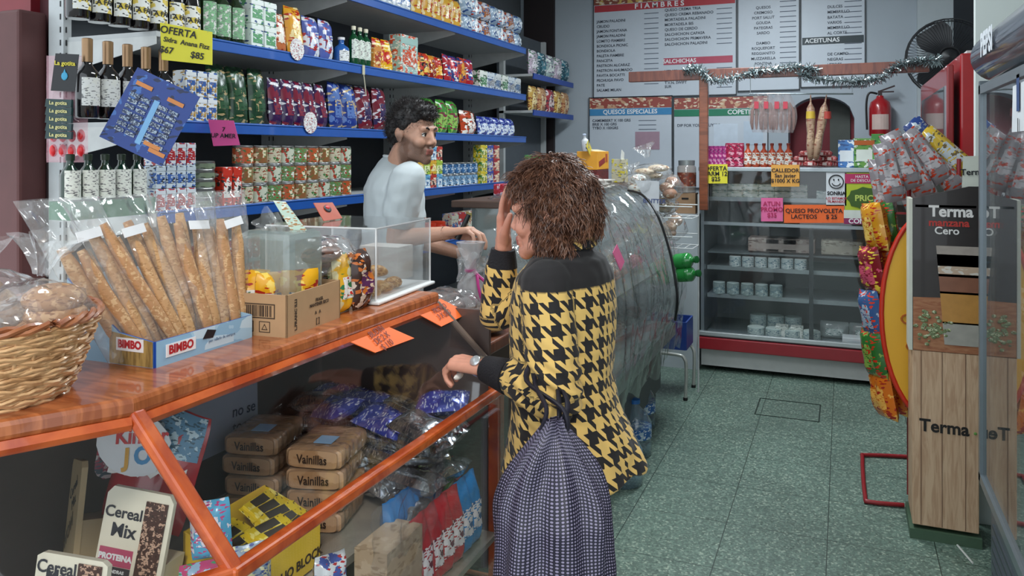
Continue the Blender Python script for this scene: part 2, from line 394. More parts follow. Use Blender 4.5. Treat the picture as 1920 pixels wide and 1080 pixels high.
def pouch(w,h,t,mat,panel,seed=0,round_panel=False,name='pouch'):
    o=thing(name,'','bag')
    b=MB(); b.grid(10,14,pillow(w,h,t,seed)); b.grid(10,14,pillow(w,h,t,seed,side=1),flip=True); b.build('bag_body',mat,o,smooth=True)
    b=MB(); b.grid(6,6,pillow(w,h,t,seed,-.62,.62,.24,.62,off=.0015)); b.build('front_print',panel,o,smooth=True)
    return o
def jar(h,r,mat,lidm,lab):
    o=thing('jar','','jar')
    b=MB(); b.lathe([(r*.9,0),(r,.005),(r,h*.78),(r*.8,h*.86)],16); b.build('jar_body',mat,o,smooth=True)
    b=MB(); b.lathe([(r+.0008,h*.2),(r+.0008,h*.62)],16); b.build('label',lab,o,smooth=True)
    b=MB(); b.lathe([(r*.86,h*.84),(r*.88,h*.99),(r*.8,h)],16); b.build('lid',lidm,o,smooth=True)
    return o
SHN={'A':'top shelf','B':'second shelf','C':'third shelf','D':'fourth shelf','E':'bottom shelf'}
SHZ={'A':ZA,'B':ZBs,'C':ZCs,'D':ZD,'E':ZE}
def row(sh,p0,p1,n,kind,h,col,noun,cat,stack=1,depth=.10,cols=None,back=0,wfac=.93,jit=.0,name=None,**kw):
    """n things side by side between picture columns p0 and p1 on shelf sh"""
    ya,yb=SY(p0),SY(p1); step=(yb-ya)/n; w=step*wfac; z=SHZ[sh]+.0005
    variants=cols or [col]
    for i in range(n):
        for s in range(stack):
            v=variants[(i*2+s*3)%len(variants)] if cols else col
            key=(kind,round(w,3),h,str(v),noun,str(kw)); c=v[:-1]; word=v[-1]
            def mk():
                sd=len(POOL)
                if kind=='bottle': return bottle(h,min(w/2,.045),*[c[0] if not isinstance(c[0],str) else pm(c[0],.12,coat=.5),c[1] if not isinstance(c[1],str) else pk(c[1],'#d8d8d0','#777777',30,seed=sd),c[2] if not isinstance(c[2],str) else pm(c[2],.35)],**kw)
                if kind=='can': return can(h,w/2,pm('#a8a9a8',.3,.9),pk(c[0],c[1],c[2],20,seed=sd),pm('#b5b5b0',.3,.8) )
                if kind=='jar': return jar(h,w/2,pm(c[0],.15,coat=.4),pm(c[2],.35),pk(c[1],c[0],'#ffffff',24,seed=sd))
                if kind=='carton': return carton(w,depth,h,pk(c[0],c[1],c[2],16,seed=sd),pk(c[1],c[2],c[0],22,seed=sd+3),pm(c[0],.4))
                if kind=='pouch': return pouch(w*1.05,h,min(.09,w*.55),pk(c[0],c[1],c[2],9,rough=.22,seed=sd),pk(c[1],c[2],c[0],18,rough=.25,seed=sd+5),sd*.37)
            o=inst(key,mk)
            if name: o.name=name
            half={'bottle':min(w/2,.045),'can':w/2,'jar':w/2,'carton':depth/2,'pouch':.05}[kind]
            o.location=(XF-.022-half-back+random.uniform(-jit,0),ya+step*(i+.5),z+s*(h+.001))
            o.rotation_euler=(0,0,R(90)+random.uniform(-.12,.12)*(kind!='can')*(.4 if kind=='carton' else 1))
            if kind=='pouch': o.rotation_euler[0]=R(-5)+random.uniform(-.06,.04)
            st='' if stack==1 else ', '+(['lower','upper'] if stack==2 else ['bottom','middle','top'] if stack==3 else ['bottom','second','third','top'] if stack==4 else ['bottom','second','third','fourth','top'])[s]+' one'
            pos='' if n==1 else f", {ORD[i]} from left"
            tag(o,f"{word} {noun} on {SHN[sh]}{pos}{st}",cat,f"{noun}s on the {SHN[sh]}")
WHT='#e6e8e4'
G='#1d4a2a'
DK=pm('#120f12',.1,coat=.6)
# shelf A
row('A',700,790,5,'pouch',.17,('#b9c3cc','#4c6fa8','#ffffff','silver blue'),'crinkled bag','bag')
row('A',790,880,5,'pouch',.20,None,'pasta bag','bag',cols=[('#d9a63a','#f0e0b0','#b33a22','yellow'),('#c98f3a','#e8d8b0','#7a2a1a','amber')])
row('A',882,990,7,'pouch',.13,None,'small packet','packet',stack=2,cols=[('#9db2c6','#e8eef2','#2d4c86','pale blue'),('#c9c9cf','#a9653a','#35588f','grey brown'),('#8fa8c0','#f4f4f4','#a33a2e','blue white')])
# shelf B
row('B',150,393,7,'bottle',.29,(DK,pk('#e6e6e0','#d8c050','#20201c',16),'#1a1416','dark'),'wine bottle with white label','bottle',text_s='LA FARA',lab=(.10,.42))
row('B',395,475,3,'bottle',.26,('#20301a','#7fb083','#d0b040','dark green'),'oil bottle with green label','bottle',lab=(.1,.6))
row('B',478,527,2,'carton',.105,('#e4ece6','#5a9a68','#2a4a80','green and white'),'small milk carton','carton',stack=2,depth=.07)
row('B',530,560,1,'pouch',.19,('#c9764a','#f0eadc','#9a2a1a','orange'),'noodle bag with white round mark','bag')
row('B',562,592,1,'pouch',.24,('#e0a02a','#f4dfa0','#b0301c','yellow'),'noodle bag','bag')
row('B',594,646,2,'pouch',.21,None,'flour bag','bag',cols=[('#5060a8','#d9dee6','#b33','blue and white') if False else ('#5060a8','#d9dee6','#aa3333','blue and white'),('#c2cbd4','#3c62a0','#ffffff','pale')])
row('B',650,668,1,'bottle',.14,('#2a5fa8','#e6e8e8','#e8e8e8','blue'),'small bottle','bottle')
row('B',672,706,3,'bottle',.21,('#0f4a2a','#dfe8dc','#e8e2c8','green'),'vinegar bottle with cream cap','bottle',lab=(.2,.65),neck=.25)
row('B',708,722,1,'carton',.13,('#d08a3a','#a33a22','#f0d8a0','orange'),'narrow packet','packet',depth=.06)
row('B',724,756,2,'pouch',.19,('#e8b41c','#c8301c','#fff2b0','bright yellow'),'snack bag','bag')
row('B',758,790,1,'carton',.23,('#9fc0b8','#d0502c','#f2ece0','pale green and red'),'tall cereal carton','carton',depth=.08)
row('B',792,848,4,'pouch',.16,None,'biscuit packet','packet',cols=[('#b8281c','#e8b03a','#fff0c0','red'),('#d98a2a','#8a1c16','#f4e6c0','amber'),('#c43a24','#f0c860','#222222','red and yellow')])
row('B',850,902,4,'pouch',.19,None,'sweet packet','packet',cols=[('#a8202a','#2a3f8c','#f2f2f2','red and blue'),('#b8402a','#e0a040','#1a2a60','orange red'),('#26397e','#c9303a','#e8e8e8','blue')])
row('B',905,982,6,'carton',.125,None,'small carton','carton',depth=.06,cols=[('#dfe2da','#3a7a4a','#2a2a2a','white and green'),('#d0d4d4','#4a6a90','#222222','grey white'),('#c9d2d8','#8a8a8a','#2a4a80','pale grey')])
# shelf C
row('C',168,345,5,'bottle',.27,(DK,'#d8d8d4',pm('#9a7a5a',.3,.6),'dark'),'sparkling bottle with gold foil neck','bottle',foil=True,neck=.38,lab=(.15,.5))
row('C',357,416,3,'carton',.10,('#dfe3e6','#2f5aa0','#b08a3a','blue and white'),'small carton','carton',stack=2,depth=.07)
row('C',420,522,3,'pouch',.25,('#173a24','#2c5234','#b09a70','dark green'),'tea bag pack','bag')
row('C',528,636,5,'pouch',.22,None,'coffee bag','bag',cols=[('#34194a','#7a1c34','#d8d8dc','dark purple'),('#8c1a2a','#3a2050','#e0dade','red and purple')])
row('C',638,690,2,'pouch',.24,('#1c3684','#5a78b4','#c8b080','royal blue'),'sugar bag','bag')
row('C',692,745,2,'pouch',.24,('#701a2c','#2f2450','#d0ccd4','dark red'),'coffee bag by the man','bag')
row('C',815,876,3,'pouch',.22,('#3a8a2e','#98c060','#7a2040','bright green'),'herb bag','bag')
row('C',880,908,1,'pouch',.17,('#b8401c','#f2ece4','#6a3a1c','red and white'),'cocoa bag','bag')
row('C',914,978,5,'pouch',.14,('#26358a','#dce4ee','#8aa0d0','blue'),'small bag with white marks','bag')
# shelf D
row('D',136,292,5,'bottle',.215,('#0d2b1a','#dfe2d8','#1a2a1a','dark green'),'mineral bottle in green tray','bottle',neck=.22,lab=(.3,.75))
row('D',300,376,4,'carton',.085,None,'long-life carton','carton',stack=3,depth=.06,cols=[('#dde3e8','#b02a30','#3c62a0','white and red'),('#c8d4dc','#3a62a8','#2a2a2a','pale blue')])
row('D',384,424,1,'can',.036,('#7c8a70','#6a7862','#4a5444','grey green'),'flat tin','tin',stack=5)
row('D',426,462,2,'carton',.16,None,'tall packet','packet',depth=.07,cols=[('#c8301c','#eee8e0','#333333','red and white'),('#5a3a30','#8aa040','#d8d0c0','brown')])
row('D',464,672,9,'can',.082,None,'tin can','can',stack=3,cols=[('#c9c2a8','#4a7a44','#8a3a22','cream and green'),('#b8542c','#e8e0c0','#3a6a3a','orange'),('#c8ccb8','#b23a28','#2a5a34','white and red'),('#8a5a34','#e0d4b0','#4a7a3a','brown'),('#5f8a50','#e6e6da','#a03a28','green')])
row('D',776,836,5,'carton',.085,None,'jelly box','box',stack=3,depth=.07,cols=[('#6aa8cc','#e8eef0','#2a5a90','sky blue'),('#e0b030','#f4e8b0','#b03a20','yellow'),('#c03428','#f0d8c0','#3a3a3a','red'),('#a8c440','#eef0c0','#3a6a2a','lime')])
row('D',838,905,6,'can',.075,None,'small cup','cup',stack=2,cols=[('#7aa0c0','#dfe8ee','#1e3050','pale blue'),('#3a6a9a','#c0d0e0','#203050','blue')])
row('D',907,942,3,'carton',.09,None,'spice box','box',stack=3,depth=.06,cols=[('#d8c02a','#3a7a3a','#f4f0c0','yellow'),('#a82a2a','#e8d0b0','#2a2a60','red'),('#3a4a9a','#d0d4e0','#c0a030','blue')])
# shelf E
row('E',300,500,12,'can',.10,None,'red drink can','can',stack=2,cols=[('#a01c22','#d8d2cc','#3a3a70','red'),('#8a1a20','#e6e0dc','#c0392b','dark red')])
row('E',776,850,4,'jar',.12,('#a82a18','#d0503a','#c23a22','orange red'),'sauce jar','jar')
row('E',852,940,7,'carton',.16,None,'stock box','box',depth=.07,stack=1,cols=[('#b8b8a8','#3a5a90','#b03a30','grey and blue'),('#9a8a4a','#d8d8c8','#a83a2c','olive'),('#a8302c','#e0d8d0','#2a4a80','red')])
# corner rack
for k,(z,n,cols) in enumerate(((Z2[0],5,[('#b9a8b8','#e6e0e6','#4a7a58','lilac'),('#a0b4b0','#e8ece8','#6a5a7a','pale green'),('#1e4a58','#3a7a8a','#cfd8d8','teal')]),(Z2[1],5,[('#c09060','#e0c8a0','#8a3a28','tan'),('#c8a050','#ecd8a0','#7a3a20','amber'),('#a83a44','#e6d8d4','#333344','red')]))):
    for i in range(n):
        c=cols[(i*2+k)%3]; w=(yb-ya)/n*.9
        o=inst(('cr',k,c),lambda:pouch(w,.2,.06,pk(c[0],c[1],c[2],10,seed=k),pk(c[1],c[2],c[0],18,seed=2),i*.7))
        o.location=(XF2-.05,ya+(yb-ya)*(i+.5)/n,z+.011); o.rotation_euler=(0,0,R(90))
        tag(o,f"{c[3]} bag on the {['upper','lower'][k]} shelf of the far corner rack, {ORD[i]} from left",'bag','bags on the far corner rack')
# price discs and hanging tags on the shelf edges
for px,sh in ((578,'C'),(553,'B'),(760,'C')):
    p=(XF+.012,SY(px),SHZ[sh]+.022)
    b=MB(); b.lathe([(.05,-.001),(.05,.001)],20,M=Matrix.Rotation(R(90),4,'Y')); o=b.build('shelf_disc',pk('#e8e8e6','#c9c9cc','#a02a3a',30),None,loc=p)
    tag(o,{'C578':'white round sign on third blue shelf below the purple coffee bags','B553':'white round sign on second blue shelf before orange noodle bag','C760':'white round sign on third blue shelf right of the man'}[sh+str(px)],'sign')
b=MB(); y=SY(678); b.box((XF+.012,y,ZBs-.02),(.004,.02,.05)); b.tube([(XF+.012,y,ZBs-.04),(XF+.016,y+.01,ZBs-.11),(XF+.014,y+.02,ZBs-.15)],.003,5)
tag(b.build('shelf_clip',pm('#c9c4a8',.4)),'pale plastic clip strip hanging from the second blue shelf edge','clip')
# end-of-unit things (facing the street)
def placard(name,label,cat,pts,mat,thick=.002):
    """flat card through four corner points (tl,tr,br,bl)"""
    P=[Vector(p) for p in pts]; c=sum(P,Vector())/4; n=(P[1]-P[0]).cross(P[3]-P[0]).normalized()
    o=thing(name,label,cat,c)
    b=MB(); vs=[p-c for p in P]+[p-c+n*thick for p in P]
    b.add(vs,[(0,1,2,3),(7,6,5,4),(0,4,5,1),(1,5,6,2),(2,6,7,3),(3,7,4,0)]); cd=b.build('card',mat,o)
    X=(P[1]-P[0]).normalized(); Z=-n if (-n).dot(-c+Vector((0,0,CAMH)))>0 else n
    # Z points to the viewer side of the card
    Y=Z.cross(X); M=Matrix((X,Y,Z)).transposed().to_4x4()
    return o,M,cd
def ctext(o,M,s,size,mat,x=0,y=0,bold=0,rot=0,align='CENTER',name='lettering',lift=.0035,line=1,sx=1):
    t=text(s,size,mat,o,bold=bold,align=align,name=name,line=line,sx=sx)
    MM=M@Matrix.Translation((x,y,lift))@Matrix.Rotation(rot,4,'Z')
    t.location=MM.to_translation(); t.rotation_euler=MM.to_euler(); return t
YEL=pm('#e2d93a',.6,var=.03); ORG=pm('#f07a2a',.6,var=.06,scale=9); PNK=pm('#e0559a',.6,var=.05)
def P4(d,*xy): return [PX(x,y,d) for x,y in xy]
dd=2.80
o,M,cd=placard('price_sign','yellow handwritten price card hanging by the top left shelf bracket','sign',P4(2.84,(300,42),(398,60),(398,122),(303,112)),YEL)
ctext(o,M,'OFERTA',.036,INK,-.035,.038,bold=.0006); ctext(o,M,'Sidra  Anana Fizz',.024,INK,0,.005,bold=.0005); ctext(o,M,'$67       $85',.032,INK,-.01,-.032,bold=.0006)
b=MB(); pp=PX(310,44,2.84); b.tube([pp,Vector((XF+.004,Y0,ZBs-.04))],.002,5); b.tube([PX(390,60,2.84),Vector((XF+.004,Y0+.24,ZBs-.04))],.002,5); b.build('string',pm('#8a8a80',.5),None).parent=o; o.children[-1].matrix_parent_inverse=o.matrix_world.inverted()
o,M,cd=placard('price_sign','pink price card on third blue shelf edge beside the blue calendar','sign',P4(3.12,(390,224),(438,226),(450,272),(400,274)),PNK)
ctext(o,M,'7\nUP AMER',.024,INK,0,0,bold=.0004)
o,M,cd=placard('hanging_calendar','tilted dark blue printed card hanging from the left end of shelving','card',P4(2.72,(258,126),(375,182),(303,312),(186,256)),pk('#1e3f8c','#3f6fb8','#16244c',9))
LB=pm('#7fb4e0',.5); OR2=pm('#d98a4a',.5); DKB=pm('#22304c',.5); GRL=pm('#8fa3b8',.5)
b=MB()
for i in range(7):
    for j,xx in enumerate((-.075,-.035,.03,.07)):
        b.add([(xx-.017,.045-i*.021-.007,.003),(xx+.017,.045-i*.021-.007,.003),(xx+.017,.045-i*.021+.007,.003),(xx-.017,.045-i*.021+.007,.003)],[(0,1,2,3)],M)
b.build('month_blocks',[pk('#2a3b5c','#8fa3b8','#d8e0e8',60)],o)
b=MB(); b.add([(-.008,-.1,.0031),(.012,-.1,.0031),(.012,.06,.0031),(-.008,.06,.0031)],[(0,1,2,3)],M); b.build('light_stripe',LB,o)
for xx,yy in ((-.06,.088),(.06,.082),(.05,-.085),(.075,-.1)):
    b=MB(); b.add([(xx-.03,yy-.007,.0032),(xx+.03,yy-.007,.0032),(xx+.03,yy+.007,.0032),(xx-.03,yy+.007,.0032)],[(0,1,2,3)],M); b.build('pencil_print',OR2,o)
# glue blister card and sweets strip
o,M,cd=placard('glue_card','black hanging strip card of small glue tubes on the white upright','card',P4(2.66,(104,100),(148,102),(140,172),(95,170)),pm('#16181c',.35))
ctext(o,M,'La gotita',.020,pm('#d8c83a',.5),0,.03,bold=.0006)
b=MB(); b.sph((0,-.012,.002),(.011,.014,.002),10,6); b.add([(0,.012,.003),(-.006,-.005,.003),(.006,-.005,.003)],[(0,1,2)]); q=b.build('drop_mark',pm('#3aa0c8',.4),o); q.rotation_euler=M.to_euler()
for i in range(5):
    o,M,cd=placard('glue_tube_pack',f'small dark glue pack below the black card, {ORD[i]} from top','pack',P4(2.64,(86+ (i%2),185+i*15),(134,187+i*15),(133,201+i*15),(84,200+i*15)),pm('#1c3a3a',.3),.012)
    o['group']='small glue packs on the white upright'; ctext(o,M,'La gotita',.017,pm('#d8d090',.5),0,0,bold=.0004,lift=.002)
bb=thing('sweets_bag','clear pink bag of red sweets hanging on the shelving end','bag',PX(126,210,2.7))
b=MB(); T=Matrix.Rotation(YAW,4,'Z')
b.add(*(lambda m:(m.v,m.f))(MB().grid(8,14,lambda u,v:(-.07+.14*u,-.018*math.sin(math.pi*u)*math.sin(math.pi*v)-.004*noise.noise(Vector((u*6,v*9,3))),-.17+.36*v))),T); b.build('bag_film',film('#e8a0b0',.35,.7,.12,.6,30),bb,smooth=True)
b=MB()
for i in range(4):
    for j in range(2):
        b.add(*(lambda m:(m.v,m.f))(MB().sph((-.048+i*.031,.003,-.13+j*.05),(.014,.012,.022),8,6)),T)
b.build('sweets',pm('#d8242c',.3),bb,smooth=True)
tr=thing('bottle_tray','green plastic tray holding the dark mineral bottles','tray',(XF-.06,(SY(136)+SY(292))/2,ZD))
ln=SY(292)-SY(136)
b=MB()
for s_ in (1,): b.box((.055,0,.03),(.006,ln,.06)); b.box((-.045,0,.03),(.006,ln,.06)); b.box((0.005,-ln/2,.03),(.1,.006,.06)); b.box((.005,ln/2,.03),(.1,.006,.06))
b.build('tray_wall',pm('#14603a',.4),tr)
# ---------------- back wall: menu boards ----------------
def rect_on_wall(x0,y0,x1,y1,Y=YB-.012):
    a=onY(x0,y0,Y); c=onY(x1,y1,Y); return a.x,a.z,c.x,c.z
BOARD=pm('#c3cbd4',.45,var=.03); FRAME=pm('#3c4146',.5)
def board(label,x0,x1,ztop,zbot,name='menu_board'):
    o=thing(name,label,'menu board',((x0+x1)/2,YB-.012,zbot)); w=x1-x0; h=ztop-zbot
    b=MB(); b.box((0,0,h/2),(w,.012,h)); b.build('panel',BOARD,o)
    b=MB(); b.box((0,-.004,.004),(w,.012,.008)); b.box((0,-.004,h-.004),(w,.012,.008)); b.box((-w/2,-.004,h/2),(.008,.012,h)); b.box((w/2,-.004,h/2),(.008,.012,h)); b.build('frame',FRAME,o)
    return o,w,h
def bandp(o,x,z,w,h,mat,name='colour_band',t=.003):
    b=MB(); b.box((x,-.0075,z),(w,t,h)); return b.build(name,mat,o)
def dashes(o,x,z0,n,dz,w=.09,m=None):
    b=MB()
    for i in range(n): b.box((x,-.0068,z0-i*dz),(w,.001,.006))
    return b.build('price_lines',m or pm('#4a5566',.6),o)
T2=pm('#2e3848',.6,var=0); WT=pm('#e8eaec',.5,var=0)
zt=onY(1118,8,YB).z; zb=onY(1118,185,YB).z; X0,X1=onY(1114,100,YB).x,onY(1381,100,YB).x
o,w_,h_=board('large white cold cuts price board with red heading on back wall',X0,X1,zt+.045,zb)
bandp(o,0,h_-.03,w_,.06,pk('#8a4a3a','#d0b060','#e8d8c0',9),'food_photo_strip')
bandp(o,0,h_-.095,w_-.02,.06,pm('#b4323c',.5)); text('F I A M B R E S',.062,WT,o,(-.03,-.0095,h_-.095),bold=.0015,sx=1.15)
text('JAMON PALADINI\nCRUDO\nJAMON FONTANA\nJAMON PALADINI\nLOMITO FIAMBRE\nBONDIOLA PICNIC\nBONDIOLA\nPALETA FIAMBRE\nPANCETA\nPASTRON ALCARAZ\nPASTRON AHUMADO\nPAVITA BOCATTI\nPECHUGA PAVO\nPATE\nSALAME MILAN',.034,T2,o,(-w_/2+.03,-.008,(h_-.14)/2+.0),align='LEFT',bold=.0006,line=1.32)
dashes(o,-.10,h_-.165,15,.045,.13)
text('QUESO CREMA TRIA\nQUESO CREMA REBANADO\nMORTADELA PALADINI\nMORTADELA BIS\nQUESO DE CERDO\nSALCHICHON CAPASA\nSALCHICHON PRIMAVERA\nSALCHICHON PALADINI',.034,T2,o,(.02,-.008,h_-.30),align='LEFT',bold=.0006,line=1.28)
dashes(o,w_/2-.10,h_-.165,8,.043,.13)
bandp(o,w_/4-.01,h_*.34,w_/2-.04,.06,pm('#b0445a',.5)); text('SALCHICHAS',.05,WT,o,(.15,-.0095,h_*.34),bold=.001)
text('VIENISIMA\n\nPATY\nT.V.N. SWIFT\nSUR',.034,T2,o,(.02,-.008,h_*.17),align='LEFT',bold=.0006); dashes(o,w_/2-.10,h_*.26,5,.042,.13)
for k,(pa,pb,lab) in enumerate(((1384,1499,'middle white price board of plain lines on back wall above tinsel'),(1502,1622,'right-hand white price board with dark olives band on back wall'))):
    xa_,xb_=onY(pa,80,YB).x,onY(pb,80,YB).x; zt2=onY(pa,4,YB).z+.12; zb2=onY(pa,[172,165][k],YB).z
    o,w2,h2=board(lab,xa_,xb_,zt2,zb2)
    text(['QUESOS\nCREMOSO\nPORT SALUT\nGOUDA\nPATEGRAS\nSARDO\n\nDAMBO\nROQUEFORT\nREGGIANITO\nMUZZARELLA\nFONTINA\nROMANO\n','DULCES\nMEMBRILLO\nBATATA\nVARIOS\nMEMBRILLO\nAL CORTE\nDE LECHE\n\n\nDE CAMPO\nNEGRAS\nVERDES\nRELLENAS'][k],.032,T2,o,(-.04,-.008,h2/2-.02),bold=.0005,line=1.35,align='LEFT' if k else 'CENTER')
    dashes(o,w2/2-.09,h2-.1,15,.043,.13)
    if k: bandp(o,0,h2*.46,w2-.02,.06,pm('#26343a',.5)); text('ACEITUNAS',.05,WT,o,(-.08,-.0095,h2*.46),bold=.001)
# lower boards
for k,(pa,pb,lab,colr,s,al) in enumerate(((1106,1261,'white speciality cheese price board with blue heading','#3c86b8','QUESOS ESPECIALES',0),(1264,1440,'white snack price board with green heading behind the timber post','#1f7a5a','COPETIN',.18))):
    xa_,xb_=onY(pa,210,YB).x,onY(pb,210,YB).x; zt2=onY(pa,183,YB).z; zb2=zt2-.8
    o,w2,h2=board(lab,xa_,xb_,zt2,zb2)
    bandp(o,0,h2-.055,w2-.01,.10,pk('#9a4a40','#c9a080','#e0d0b8',8,seed=k),'food_photo_strip')
    bandp(o,0,h2-.14,w2-.01,.06,pm(colr,.5)); text(s,.055,WT,o,(al,-.0095,h2-.14),bold=.0012)
    text('CAMEMBERT X 100 GRS\nBRIE X 100 GRS\nTYBO X 100GRS' if not k else 'DIP FOR YOU  GRUYERE',.034,T2,o,(-w2/2+.03,-.008,h2-.25),align='LEFT',bold=.0006)
    if not k: bandp(o,.16,h2-.40,.22,.16,pm('#a88a98',.6),'pinned_note'); dashes(o,.16,h2-.22,3,.04,.16)
    else: bandp(o,.05,h2-.35,.2,.22,pm('#c9d4e0',.6),'pinned_note'); bandp(o,.28,h2-.32,.16,.2,pm('#bccad8',.6),'pinned_note')
# ---------------- timber frame + tinsel ----------------
YF=5.82
TW=wood('#6e3a22','#8a4c30',4,(1,1,8)); TW2=wood('#5c2f26','#74402f',4,(8,1,1))
fr=thing('timber_frame','brown timber post and crossbeam beside and above the chilled case','frame')
a=onY(1180,142,YF); c=onY(1742,128,YF); zbm=(a.z+c.z)/2
b=MB(); b.box(((a.x+c.x)/2,YF,zbm),(c.x-a.x,.05,.075)); b.build('beam',TW2,fr,bevel=.004)
xp=onY(1320,300,YF).x
b=MB(); zpo=onY(1312,396,YF).z; b.box((xp,YF,(zbm+zpo)/2),(.06,.06,zbm-zpo-.02)); b.build('post',TW,fr,bevel=.004)
def tinsel(path,n,rad,seed):
    random.seed(seed); b=MB()
    L=len(path)-1
    for i in range(n):
        t=random.random()*L; k=int(t); p=path[k].lerp(path[k+1],t-k)
        d=Vector((random.gauss(0,1),random.gauss(0,1),random.gauss(0,1))).normalized()
        e=p+d*rad*random.uniform(.5,1.1); s=d.orthogonal().normalized()*.0035
        b.add([p-s,p+s,e+s*.8+Vector((0,0,-.004)),e-s*.8+Vector((0,0,-.004))],[(0,1,2,3)])
    b.tube(path,.004,5); return b
def curve(pts,n=8):
    P=[Vector(p) for p in pts]; out=[]
    for i in range(len(P)-1):
        p0,p1,p2,p3=P[max(i-1,0)],P[i],P[i+1],P[min(i+2,len(P)-1)]
        for j in range(n):
            t=j/n; out.append(.5*((2*p1)+(-p0+p2)*t+(2*p0-5*p1+4*p2-p3)*t*t+(-p0+3*p1-3*p2+p3)*t**3))
    out.append(P[-1]); return out
TINS=pm('#a9b4b6',.25,.85,var=.3,scale=60)
pth=curve([onY(x,y,YF-.05) for x,y in ((1285,132),(1310,128),(1340,150),(1400,138),(1440,130),(1500,126),(1535,132))])
tag(tinsel(pth,900,.05,3).build('tinsel_garland',TINS),'silver tinsel wound round left part of the crossbeam','garland')
pth=curve([onY(x,y,YF-.05) for x,y in ((1500,138),(1540,148),(1600,152),(1650,146),(1680,125),(1720,115),(1760,112))])
tag(tinsel(pth,1000,.05,4).build('tinsel_garland',TINS),'silver tinsel drooping below then over right part of the crossbeam','garland')
# ---------------- wall fan ----------------
fc=onY(1778,108,YB-.35)
fan=thing('wall_fan','large black wall fan with round cage above the red drinks fridge','fan',fc)
fr_=.29
b=MB()
for rr,yy in ((fr_,0),(fr_*.97,.05),(fr_*.97,-.05),(.07,-.075)): b.tube([(rr*math.cos(q*R(12)),yy,rr*math.sin(q*R(12))) for q in range(30)],.005,5,closed=True)
for q in range(72):
    a_=q*R(5)
    for s_ in (-1,1): b.tube([(.06*math.cos(a_),s_*.075,.06*math.sin(a_)),(.2*math.cos(a_),s_*.07,.2*math.sin(a_)),(fr_*math.cos(a_),0,fr_*math.sin(a_))],.0016,4,cap=False)
b.build('cage',pm('#17181b',.4),fan)
b=MB(); b.lathe([(.001,-.09),(.07,-.085),(.07,.06),(.001,.09)],18,M=Matrix.Rotation(R(90),4,'X')); b.build('motor_hub',pm('#1c1d20',.4),fan,smooth=True)
for k in range(3):
    b=MB(); b.grid(6,3,lambda u,v:((.05+.21*u),(v-.5)*.07,(v-.5)*(.08+.16*math.sin(u*2.4)))); o=b.build('blade',pm('#2a2c30',.35),fan,smooth=True); o.rotation_euler=(0,k*R(120),0)
b=MB(); b.box((.0,.22,0),(.05,.25,.05)); b.build('wall_bracket',pm('#17181b',.4),fan)
# ---------------- fire extinguisher ----------------
fe=onY(1650,255,YB-.1)
ex=thing('fire_extinguisher','red fire extinguisher hanging on the back wall beside the arch niche','extinguisher',(fe.x,fe.y,fe.z))
b=MB(); b.lathe([(.075,0),(.082,.01),(.082,.22),(.07,.27),(.03,.30),(.025,.32)],20); b.build('cylinder_body',pm('#a01820',.3,coat=.5),ex,smooth=True)
b=MB(); b.box((0,0,.34),(.03,.04,.04)); b.box((.05,0,.375),(.12,.02,.012),M=Matrix.Rotation(R(-20),4,'Y')); b.box((.05,0,.35),(.1,.02,.01)); b.build('valve_handle',pm('#30181a',.4),ex)
b=MB(); b.tube(curve([(-.02,-.02,.335),(-.08,-.03,.34),(-.10,-.03,.25),(-.095,-.03,.05)]),.009,6); b.build('hose',pm('#161616',.5),ex,smooth=True)
b=MB(); b.grid(6,1,lambda u,v:(.083*math.sin((u-.5)*1.6),-.083*math.cos((u-.5)*1.6),.05+.12*v)); b.build('label',pm('#c9b0a8',.5),ex)
b=MB(); b.box((0,.09,.2),(.04,.03,.1)); b.build('wall_hook',FRAME,ex)
# ---------------- chilled display case ----------------
YC=5.88
zt=onY(1480,314,YC).z; cx0=onY(1314,400,YC).x; cx1=.52; zb1=onY(1480,640,YC).z; zb0=onY(1480,655,YC).z
dc=thing('chilled_display_case','large glass-fronted chilled display case with red base band at the back','display case',((cx0+cx1)/2,YC,0))
W=cx1-cx0; D=.7
STL=pm('#9aa3a8',.3,.7,var=.08); INS=pm('#6c777c',.5,var=.05)
b=MB(); b.box((0,D/2,zt-.015),(W+.03,D+.04,.03)); b.build('top_slab',pm('#a7b0b4',.3,.3),dc,bevel=.005)
b=MB(); b.box((0,D-.02,(zt+zb1)/2),(W,.03,zt-zb1)); b.build('back_wall',INS,dc)
for s_ in (-1,1): b=MB(); b.box((s_*(W/2-.012),D/2,(zt+zb1)/2),(.024,D,zt-zb1-.03)); b.build('side_panel',STL,dc)
b=MB(); b.box((0,D/2,zb1-.02),(W,D-.01,.03)); b.build('case_floor',INS,dc)
b=MB(); b.box((0,-.01,(zb0+zb1)/2-.03),(W+.04,.05,.085)); b.build('red_band',pm('#8e1c26',.3,coat=.3),dc,bevel=.006)
b=MB(); b.box((0,-.005,zb1+.01),(W+.02,.04,.03)); b.build('sill',pm('#b8bfc0',.3,.5),dc,bevel=.004)
zpl=onY(1480,693,YC).z
b=MB(); b.box((0,D/2,(zb0+zpl)/2-.03),(W,D-.04,zb0-zpl-.0)); b.build('plinth_panel',pm('#b9bcba',.5,var=.1),dc)
b=MB(); b.box((0,D/2+.06,zpl/2),(W-.1,D-.25,zpl-.02)); b.build('underframe',pm('#15171a',.7),dc)
b=MB(); b.box((0,-.004,(zb1+zt)/2),(W-.04,.006,zt-zb1-.06)); b.build('front_glass',film('#dfe8e8',.01,.6,.03,0,name='glass'),dc)
xm=onY(1521,500,YC).x-(cx0+cx1)/2
zm=onY(1480,423,YC).z
b=MB(); b.box((xm,.012,(zm+zb1)/2),(.028,.02,zm-zb1)); b.build('mullion',pm('#33393c',.4,.5),dc)
b=MB(); b.box((0,.0,zm),(W-.02,.03,.022)); b.build('cross_rail',STL,dc)
shz=[onY(1450,y,YC+.3).z for y in (372,500,552)]
